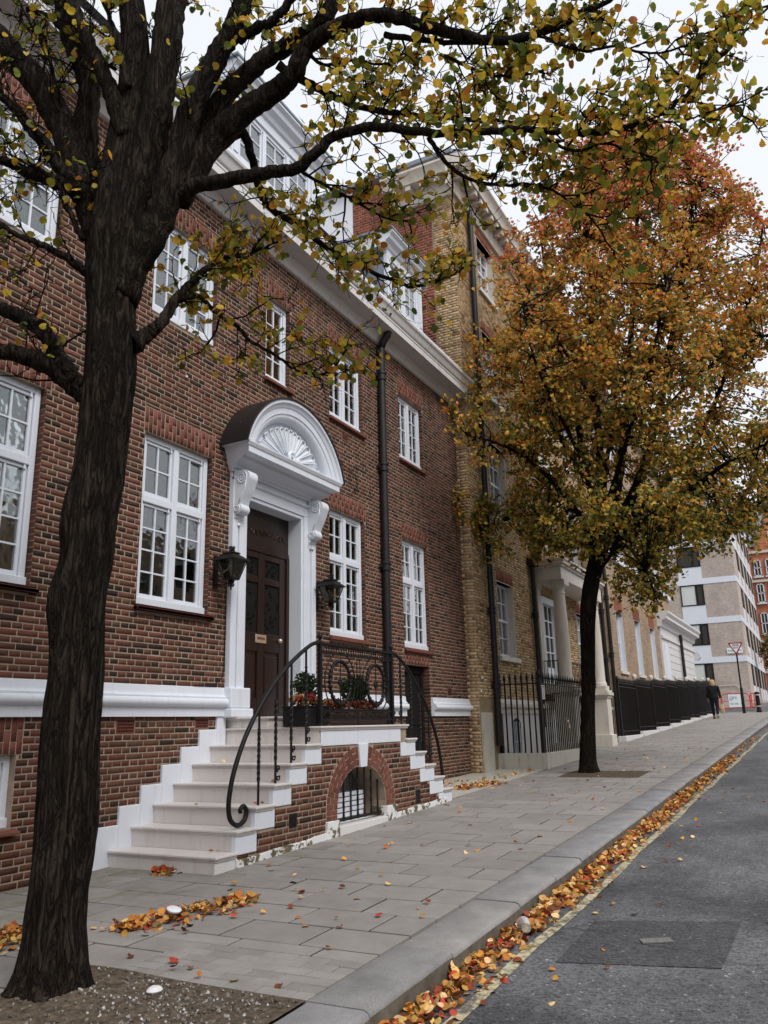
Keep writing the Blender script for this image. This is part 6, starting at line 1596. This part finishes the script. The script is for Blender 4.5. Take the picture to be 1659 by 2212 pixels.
L([(1150, 75, -.5), (1182, 82, -.55), (1256, 110, -.6), (1330, 100, -.65), (1405, 115, -.7), (1480, 100, -.75), (1560, 70, -.8)], 9, 4, 7, 1.7, 1.3, .05)
L([(925, 296, -.4), (960, 346, -.35), (1010, 385, -.35), (1080, 400, -.35), (1140, 397, -.4), (1182, 406, -.4), (1256, 452, -.45), (1300, 500, -.5)], 12, 4, 7, 1.7, 1.1, .05)
L([(1150, 285, -.6), (1240, 326, -.62), (1305, 310, -.66), (1362, 326, -.7), (1432, 345, -.72)], 9, 4, 7, 1.8, 1.2, .05)
L([(1330, 281, -.7), (1400, 262, -.8), (1470, 262, -.85), (1540, 240, -.9), (1610, 225, -.9)], 7, 3, 6, 1.8, 1.4, .05)
L([(660, 110, -.15), (700, 140, -.1), (760, 130, -.1), (830, 140, -.15), (900, 120, -.2)], 10, 4, 7, 1.6, 1., .1)
L([(640, 364, -.2), (700, 400, -.1), (760, 430, 0), (830, 470, .1), (900, 480, .2)], 9, 4, 7, 1.8, 1.1, .1)
# left-hand limbs, nearly bare
L([(205, 862, 0), (168, 838, -.02), (130, 806, -.06), (85, 780, -.1), (40, 766, -.14), (0, 758, -.18), (-60, 750, -.2)], 56, 32, 11, 1.3, .12, .3)
L([(190, 855, -.02), (160, 822, -.05), (137, 790, -.08), (115, 749, -.1), (86, 708, -.12), (43, 684, -.15), (0, 668, -.18), (-50, 655, -.2)], 44, 30, 10, 1.3, .12, .3)
L([(205, 600, .0), (184, 588, -.05), (138, 553, -.1), (86, 527, -.15), (37, 508, -.18), (0, 484, -.2), (-40, 460, -.2)], 26, 8, 8, 1.8, .3, .2)
L([(190, 430, -.02), (141, 402, -.08), (101, 386, -.12), (58, 372, -.16), (26, 354, -.2), (0, 346, -.22), (-40, 335, -.22)], 38, 16, 9, 1.6, .3, .35)
L([(180, 520, -.05), (150, 455, -.1), (125, 400, -.14), (95, 372, -.16), (65, 352, -.18)], 15, 7, 7, 1.8, .5, .2)
L([(180, 420, -.04), (138, 374, -.08), (115, 334, -.1), (81, 294, -.12), (52, 259, -.14), (23, 225, -.16), (0, 204, -.18), (-40, 160, -.2)], 40, 16, 9, 1.4, .25, .3)
L([(120, 215, .1), (110, 140, .15), (70, 60, .2), (40, 0, .25)], 10, 5, 7, 1.8, .3, .05); L([(60, 20, .2), (110, 40, .2), (180, 110, .15), (250, 150, .1)], 14, 8, 7, 1.4, .3, .05)
t1.grow(.105, (.16, .46), .0056)
# rebuild: furrowed look for limbs comes from the bark material
t1.limbs.build('limbs', M['bark'], near, smooth=True, recalc=False)
stuff(t1.tw.build('twigs', M['bark2'], near, recalc=False))
rg = random.Random(17)
TAB1 = [(3.4, (.58, .38, .045)), (2.4, (.42, .34, .04)), (2.8, (.20, .225, .035)), (1.6, (.095, .125, .025)), (1.2, (.60, .30, .035)), (.4, (.45, .17, .03))]
it = []
for p, d in t1.leaves:
    for _ in range(1 if rg.random() < .72 else 2):
        m = rand_rot(rg, d); it.append((p+np.array([rg.gauss(0, .012) for _ in range(3)])+m[:, 1]*.012, m, rg.uniform(.030, .053), pick(rg, TAB1), rg.randrange(5)))
print('near leaves', len(it), 'twig verts', len(t1.tw.v))
for o in leaf_field(it, near, M['leaf'], 'leaf', 300): pass

# far tree --------------------------------------------------------------------
HD2 = float((np.array([T2[0], T2[1], 0])-np.array([0, -5.7, 0])) @ HF)
far = thing('orange_tree', 'orange and gold autumn street tree on the pavement before the yellow house', 'tree', loc=(T2[0], T2[1], G(T2[0])))
t2 = Tree(far, HD2, random.Random(9))
tk = []
for u, v, w in ((1273, 1672, 46), (1270, 1640, 36), (1270, 1560, 31), (1271, 1480, 29), (1270, 1400, 31), (1270, 1330, 33), (1276, 1270, 35), (1287, 1220, 36), (1300, 1170, 40), (1312, 1140, 44)):
    p = at_dist(u, v, HD2); tk.append((p[0], p[1], p[2], w/2*float((p-CAM) @ CF)/FPX))
tk.insert(0, (tk[0][0], tk[0][1], G(T2[0])-.1, tk[0][3]*1.25))
rough_trunk(t2, tk, 40, 7, .10, M['bark2'], 'trunk', far, (G(14)+.3, G(14)-.1))
L = t2.limb
ends = [
 [(1300, 1180, 0), (1285, 1080, .1), (1262, 980, .3), (1235, 860, .5), (1205, 740, .7), (1180, 600, .7), (1165, 480, .6)],
 [(1305, 1170, 0), (1300, 1040, -.2), (1290, 900, -.4), (1280, 740, -.6), (1268, 560, -.6), (1255, 420, -.5)],
 [(1312, 1160, 0), (1335, 1040, .2), (1352, 900, .4), (1362, 740, .5), (1372, 560, .6), (1380, 400, .5), (1385, 320, .4)],
 [(1316, 1160, 0), (1375, 1050, -.3), (1420, 900, -.6), (1450, 740, -.8), (1475, 580, -.8), (1500, 420, -.7), (1515, 330, -.6)],
 [(1320, 1165, 0), (1400, 1080, .2), (1470, 1000, .5), (1540, 880, .8), (1590, 740, 1.), (1630, 600, 1.1), (1650, 480, 1.0)],
 [(1320, 1170, 0), (1400, 1120, -.4), (1490, 1060, -.9), (1570, 1000, -1.3), (1650, 960, -1.6), (1720, 900, -1.8)],
 [(1325, 1190, 0), (1390, 1150, .5), (1480, 1130, .9), (1570, 1120, 1.2), (1640, 1090, 1.5)],
 [(1295, 1190, 0), (1240, 1140, .4), (1170, 1110, .8), (1100, 1120, 1.1), (1030, 1150, 1.3), (985, 1185, 1.4)],
 [(1290, 1170, 0), (1220, 1070, -.4), (1150, 1000, -.9), (1080, 960, -1.2), (1010, 940, -1.4)],
 [(1280, 1060, .1), (1200, 930, .6), (1120, 820, 1.0), (1060, 740, 1.2)],
 [(1300, 1130, 0), (1340, 1000, -1.0), (1380, 860, -1.7), (1420, 720, -2.0), (1440, 600, -2.0)],
 [(1300, 1130, 0), (1310, 1000, 1.0), (1330, 860, 1.8), (1300, 700, 2.2), (1320, 560, 2.2)],
 [(1300, 1120, 0), (1250, 980, -1.0), (1190, 860, -1.6), (1150, 760, -1.9), (1130, 660, -1.9)],
 [(1420, 900, -.5), (1520, 800, -.7), (1620, 740, -.8), (1720, 700, -.8)],
 [(1290, 880, -.3), (1220, 760, -.2), (1150, 640, -.1), (1100, 560, 0)],
 [(1300, 1225, 0), (1340, 1180, -.4), (1380, 1200, -.7), (1400, 1240, -.9), (1420, 1300, -1.0)],
]
for i, e in enumerate(ends): L(e, (30 if i < 4 else 24 if i < 7 else 16) if i < 13 else 9, 3.5, 8, 1., 1., .3, .05)
# crown clumps
prof = [(285, 1330, 1420), (330, 1185, 1560), (400, 1165, 1650), (500, 1120, 1700), (600, 1062, 1745), (700, 1015, 1775), (800, 985, 1790), (900, 965, 1790), (1000, 975, 1780), (1080, 1000, 1760), (1150, 1040, 1680), (1190, 1130, 1560)]
vv = np.array([p[0] for p in prof]); la = np.array([p[1] for p in prof]); ra = np.array([p[2] for p in prof])
allp = np.concatenate([p for p, *_ in t2.paths]); allr = np.concatenate([r for _, r, *_ in t2.paths])
rg = random.Random(23); clumps = []
tries = 0
while len(clumps) < 1350 and tries < 90000:
    tries += 1
    v = rg.uniform(285, 1190); l, r = np.interp(v, vv, la), np.interp(v, vv, ra); c, h = (l+r)/2, (r-l)/2
    q = rg.uniform(-1, 1); o = rg.uniform(-1, 1)
    rad = math.hypot(q, o)
    if rad > 1 or rg.random() > .25+.75*rad: continue
    lump = .80+.30*mnoise.noise((q*2.2+5, o*2.2, v/170))
    if rad > lump: continue
    P_ = at_dist(c+h*q, v, HD2+o*h*14/FPX*.9)
    if mnoise.noise(Vector(P_)*.75) < -.16+.14*min(1, max(0, (c+h*q-1420)/250)): continue       # gaps in the crown
    if P_[2] < 3.3+.0: continue
    if any(np.linalg.norm(P_-c2) < .13 for c2 in clumps[-80:]): continue
    clumps.append(P_)
for P2, R2, *_ in t2.paths:                                   # leaves along every limb
    for i_ in range(int(len(P2)*.4), len(P2)):
        for _ in range(2):
            if rg.random() < .8: clumps.append(P2[i_]+np.array([rg.gauss(0, .2), rg.gauss(0, .2), rg.gauss(0, .2)+.08]))
for k in range(26):                                           # low leafy sprays
    u = rg.uniform(985, 1180); v = 1120+rg.uniform(-50, 70)+(1180-u)*.05; clumps.append(at_dist(u, v, HD2+rg.uniform(.4, 1.5)))
for k in range(10): clumps.append(at_dist(rg.uniform(1330, 1440), rg.uniform(1210, 1320), HD2-rg.uniform(.5, 1.)))
for k in range(16): clumps.append(at_dist(rg.uniform(1420, 1640), rg.uniform(1080, 1170), HD2+rg.uniform(-1, 1.5)))
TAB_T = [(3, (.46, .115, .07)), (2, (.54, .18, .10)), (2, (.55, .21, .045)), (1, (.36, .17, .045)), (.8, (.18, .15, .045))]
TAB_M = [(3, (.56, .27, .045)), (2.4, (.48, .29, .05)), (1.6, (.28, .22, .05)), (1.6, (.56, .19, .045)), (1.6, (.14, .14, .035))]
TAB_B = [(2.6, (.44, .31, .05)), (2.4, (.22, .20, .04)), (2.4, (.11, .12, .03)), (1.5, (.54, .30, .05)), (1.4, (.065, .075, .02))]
it = []
zt0 = float(at_dist(1350, 1150, HD2)[2]); zt1 = float(at_dist(1350, 330, HD2)[2])
for P_ in clumps:
    d = np.linalg.norm(allp-P_, axis=1); ok = np.argsort(d)[:6]; j = int(ok[rg.randrange(len(ok))]) if rg.random() < .5 else int(ok[0])
    a = allp[j]; mid = (a+P_)/2+np.array([rg.gauss(0, .08), rg.gauss(0, .08), rg.gauss(0, .08)-.05])
    t2.tw.tube([tuple(a), tuple((a+mid)/2+np.array([0, 0, .03])), tuple(mid), tuple(P_)], [.016, .012, .009, .005], 4, cap=False)
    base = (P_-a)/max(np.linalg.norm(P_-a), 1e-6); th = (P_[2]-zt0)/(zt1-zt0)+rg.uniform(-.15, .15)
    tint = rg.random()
    for _ in range(rg.randint(4, 7)):
        e = base*.4+np.array([rg.gauss(0, .7), rg.gauss(0, .7), rg.gauss(0, .6)+.2]); e /= np.linalg.norm(e); ln = rg.uniform(.18, .42); p1 = P_+e*ln*.5+np.array([rg.gauss(0, .02) for _ in range(3)]); p2 = P_+e*ln
        t2.tw.tube([tuple(P_), tuple(p1), tuple(p2)], [.004, .003, .0015], 3, cap=False)
        for _ in range(rg.randint(6, 10)):
            t = rg.uniform(.15, 1.05); p = P_+(p2-P_)*t+np.array([rg.gauss(0, .035) for _ in range(3)])
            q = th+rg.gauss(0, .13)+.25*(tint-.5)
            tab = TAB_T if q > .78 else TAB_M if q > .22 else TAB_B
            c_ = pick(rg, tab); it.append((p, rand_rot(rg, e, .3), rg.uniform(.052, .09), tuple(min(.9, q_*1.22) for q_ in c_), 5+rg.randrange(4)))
print('far leaves', len(it), 'clumps', len(clumps))
t2.limbs.build('limbs', M['bark2'], far, smooth=True, recalc=False); stuff(t2.tw.build('twigs', M['bark2'], far, recalc=False))
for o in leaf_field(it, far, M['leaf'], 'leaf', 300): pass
# small tree at the right edge, far up the street
ft = thing('distant_tree', 'small green street tree at the far right edge before the red mansion', 'tree', loc=(66, -3.3, G(66)))
MB().tube([(66, -3.3, G(66)-.1), (66.05, -3.28, 3.5), (66, -3.3, 5.2), (66.1, -3.2, 6.6)], [.13, .1, .08, .03], 8).build('trunk', M['bark2'], ft, smooth=True)
lb = MB()
for k in range(14): a = rg.uniform(0, 6.28); z0 = rg.uniform(3.8, 6.0); lb.tube([(66, -3.3, z0), (66+.5*math.cos(a), -3.3+.5*math.sin(a), z0+.35), (66+1.1*math.cos(a), -3.3+1.1*math.sin(a), z0+.7)], [.04, .025, .01], 5)
lb.build('limbs', M['bark2'], ft, smooth=True)
it = []
for _ in range(2600):
    d = np.array([rg.gauss(0, 1), rg.gauss(0, 1), rg.gauss(0, 1)]); d /= np.linalg.norm(d); r = rg.random()**.45; p = np.array([66, -3.3, 5.9])+d*np.array([1.25, 1.25, 1.75])*r*(1+.25*mnoise.noise(Vector(d)*2.5))
    if mnoise.noise(Vector(p)*1.6) < -.18: continue
    it.append((p, rand_rot(rg), rg.uniform(.1, .17), pick(rg, [(3, (.05, .075, .02)), (2, (.09, .11, .025)), (1.3, (.24, .17, .04)), (1, (.3, .14, .03))]), rg.randrange(5)))
for o in leaf_field(it, ft, M['leaf'], 'leaf', 0): pass

# ---------------------------------------------------------------- fallen leaves
TABF = [(3.2, (0.561, 0.268, 0.055)), (2.6, (0.610, 0.378, 0.122)), (2.2, (0.439, 0.159, 0.037)), (1.2, (0.244, 0.055, 0.024)), (1.2, (0.134, 0.049, 0.022)), (1.6, (0.708, 0.488, 0.244)), (.8, (0.488, 0.067, 0.037))]
def flat_rot(rg, tilt=.35):
    e = Euler((rg.gauss(0, tilt), rg.gauss(0, tilt)+(math.pi if rg.random() < .4 else 0), rg.uniform(0, 6.28))).to_matrix(); return np.array(e)
rg = random.Random(77); gutter = []; piles = []; loose_p = []; loose_r = []; loose_s = []
def dens_g(x):
    d = 1.0 if x < 9.5 else max(.10, 1-(x-9.5)/7)
    if 15.2 < x < 17.2: d = .85
    if 17.2 < x < 19: d = .3
    return d*(.7+.5*mnoise.noise((x*1.3, 4, 2)))
x = 2.2
while x < 26:
    w = .20*(.75+.4*mnoise.noise((x*2, 8, 1)))
    n = int(max(0, dens_g(x))*15)
    for _ in range(n):
        t = abs(rg.gauss(0, .55)); y = KY0-.03-min(t, 1.7)*w; h = max(0, .05*(1-t))*rg.random()
        xx = x+rg.uniform(-.03, .03); gutter.append((np.array([xx, y, road_z(xx, y)+.012+h]), flat_rot(rg, .5), rg.uniform(.03, .052), pick(rg, TABF), rg.randrange(5)))
    x += .04
def pile(cx, cy, ax, ay, ang, n, h, out=piles):
    for _ in range(n):
        a, b = rg.gauss(0, .45), rg.gauss(0, .45); px_ = cx+a*ax*math.cos(ang)-b*ay*math.sin(ang); py_ = cy+a*ax*math.sin(ang)+b*ay*math.cos(ang); r = math.hypot(a, b)
        out.append((np.array([px_, py_, G(px_)+.012+max(0, h*(1-r))*rg.random()]), flat_rot(rg, .5), rg.uniform(.03, .052), pick(rg, TABF), rg.randrange(5)))
def line_pile(x0, y0, x1, y1, w, n, h):
    for _ in range(n):
        t = rg.random(); k = math.sin(math.pi*min(1, max(0, t*.9+.08)))**.6; b = rg.gauss(0, .42)*w*(.5+.5*k); dx, dy = x1-x0, y1-y0; l = math.hypot(dx, dy)
        px_ = x0+dx*t-dy/l*b; py_ = y0+dy*t+dx/l*b
        piles.append((np.array([px_, py_, G(px_)+.012+max(0, h*k*(1-abs(b)/w))*rg.random()]), flat_rot(rg, .5), rg.uniform(.03, .052), pick(rg, TABF), rg.randrange(5)))
line_pile(3.98, -1.72, 4.98, -2.02, .20, 330, .06); pile(5.50, -.74, .16, .12, 0, 60, .05); pile(3.62, -1.2, .34, .22, .3, 190, .07); pile(3.72, -1.55, .12, .1, 0, 40, .04)
line_pile(11.5, -.8, 12.5, -1.12, .22, 190, .05); line_pile(12.6, -.7, 14.6, -1.0, .2, 46, .01); pile(12.2, -.35, .9, .3, 0, 30, .01)
def scatter(out, n, xr, yr, zf, bias=1.5):
    for _ in range(n):
        x = xr[0]+(xr[1]-xr[0])*rg.random()**bias; y = rg.uniform(*yr); out.append((np.array([x, y, zf(x, y)+.014]), flat_rot(rg, .3), rg.uniform(.028, .05), pick(rg, TABF), rg.randrange(5)))
scatter(loose_p, 120, (3.5, 20), (-3.4, -1.3), lambda x, y: G(x)); scatter(loose_r, 60, (3.6, 26), (-7.5, -4.2), road_z); scatter(loose_r, 30, (3.2, 14), (-4.5, -4.15), road_z)
for x, y, z in ((6.6, -1.0, NOS_Z[3]), (6.25, -1.05, NOS_Z[2]), (6.32, -1.08, NOS_Z[2]), (6.05, -.55, NOS_Z[2]), (5.75, -1.0, NOS_Z[0]), (5.78, -1.06, NOS_Z[0]), (6.75, -.3, NOS_Z[4]), (7.4, -.95-.2, LZ), (7.35, -.4, LZ)): loose_s.append((np.array([x, y, z+.013]), flat_rot(rg, .35), rg.uniform(.03, .045), pick(rg, TABF), rg.randrange(5)))
def fallen(items, n, label, group, joined_label):
    for o in leaf_field(items, None, M['litter'], 'fallen_leaf', n, 'leaf_litter'):
        if o.get('kind') == 'stuff': o['label'] = joined_label; o['category'] = 'leaf litter'
        else:
            c = o.data.color_attributes['Col'].data[0].color; x = o.matrix_world.translation.x if o.location.length < 1e-6 else o.location.x
            hue = 'cream' if c[2] > .17 else 'yellow' if c[1] > .30 else 'golden-orange' if c[1] > .2 else 'bright red' if c[0] > .38 and c[1] < .1 else 'rust-orange' if c[0] > .3 else 'dark red-brown' if c[0] > .17 else 'dark brown'
            where = 'near the close trunk' if x < 5.2 else 'abreast of the staircase' if x < 10.4 else 'towards the orange tree' if x < 15 else 'uphill of the orange tree'
            tag(o, label.replace('LEAF', hue+' leaf')+('' if 'tread' in label else ', '+where), 'leaf', group+' '+hue+' '+where)
fallen(gutter, 90, 'curled LEAF on the kerbside leaf drift', 'leaves of the gutter drift', 'long drift of orange and brown leaves lying in the gutter along the kerb')
fallen(piles, 60, 'dry LEAF on a pavement leaf heap', 'leaves of the pavement heaps', 'heaps of dry orange leaves on the pavement slabs')
fallen(loose_p, 200, 'single LEAF loose on the pavement slabs', 'loose leaves on the pavement', '')
fallen(loose_r, 200, 'single LEAF loose on the road', 'loose leaves on the road', '')
fallen(loose_s, 50, 'single LEAF lying on a white stair tread', 'leaves on the steps', '')
# pebbles round the near tree, pale stone, white lid, plastic cup
rg = random.Random(41); pb_ = MB()
for _ in range(2600):
    x = rg.uniform(PIT1[0]+.1, PIT1[1]-.03); y = rg.uniform(KY1+.02, -2.2)
    if rg.random() > .25+.75*max(0, 1-abs(y+2.95)/.5): continue
    r = rg.uniform(.004, .011)*(1 if rg.random() < .94 else 1.6); c = np.array([x, y, G(x)+.004+.05*math.exp(-(math.hypot(x-T1[0], y-T1[1])/.33)**2)+r*.3]); e = Euler((rg.uniform(0, 6), rg.uniform(0, 6), rg.uniform(0, 6))).to_matrix()
    vs = [tuple(Vector(c)+e @ Vector((a*r*rg.uniform(.7, 1.2), b*r*rg.uniform(.7, 1.1), d*r*rg.uniform(.5, .9)))) for a, b, d in ((1, 0, 0), (-1, 0, 0), (0, 1, 0), (0, -1, 0), (0, 0, 1), (0, 0, -1))]
    pb_.add(vs, [(0, 2, 4), (2, 1, 4), (1, 3, 4), (3, 0, 4), (2, 0, 5), (1, 2, 5), (3, 1, 5), (0, 3, 5)])
o = stuff(pb_.build('gravel', M['pebble'], None, recalc=False))
def rock(c, r, name, label, cat, mat):
    b = bmesh.new(); bmesh.ops.create_icosphere(b, subdivisions=2, radius=1)
    for v in b.verts: k = 1+.22*mnoise.noise(v.co*1.7+Vector(c)*3); v.co = Vector((v.co.x*r[0]*k, v.co.y*r[1]*k, v.co.z*r[2]*k))+Vector(c)
    me = bpy.data.meshes.new(name); b.to_mesh(me); b.free(); me.materials.append(mat); return tag(link(name, me), label, cat)
rock((3.25, -2.73, G(3.25)+.024), (.042, .034, .018), 'pale_stone', 'flat pale stone lying on the soil beside the near tree', 'stone', M['white_old'])
ld = MB(); 
ld.lathe([(.001, .0), (.044, .0), (.047, .005), (.047, .011), (.04, .014), (.001, .014)], (0, 0, 0), 24)
o = ld.build('plastic_disc', M['white'], None, autosm=math.radians(40)); o.location = (4.30, -1.90, G(4.3)+.072); o.rotation_euler = (.25, -.15, .4); tag(o, 'round white plastic disc lying on the pavement leaf heap', 'disc')
cu_ = MB(); cu_.lathe([(.028, 0), (.030, .002), (.040, .095), (.042, .097), (.039, .097), (.028, .006)], (0, 0, 0), 20); n_ = NT('clear_plastic'); tr_ = n_.n('ShaderNodeBsdfTransparent'); gl_ = n_.n('ShaderNodeBsdfGlossy'); gl_.inputs['Roughness'].default_value = .15; df_ = n_.n('ShaderNodeBsdfDiffuse'); m1 = n_.n('ShaderNodeMixShader'); m2 = n_.n('ShaderNodeMixShader'); m1.inputs[0].default_value = .35; m2.inputs[0].default_value = .14; n_.l(tr_.outputs[0], m1.inputs[1]); n_.l(gl_.outputs[0], m1.inputs[2]); n_.l(m1.outputs[0], m2.inputs[1]); n_.l(df_.outputs[0], m2.inputs[2]); n_.l(m2.outputs[0], n_.out.inputs[0])
o = cu_.build('plastic_cup', n_.m, None, autosm=math.radians(40)); o.location = (5.12, -3.93, G(5.1)-.055); o.rotation_euler = (0, math.radians(88), .5); tag(o, 'crushed clear plastic cup lying in the gutter leaves', 'cup')
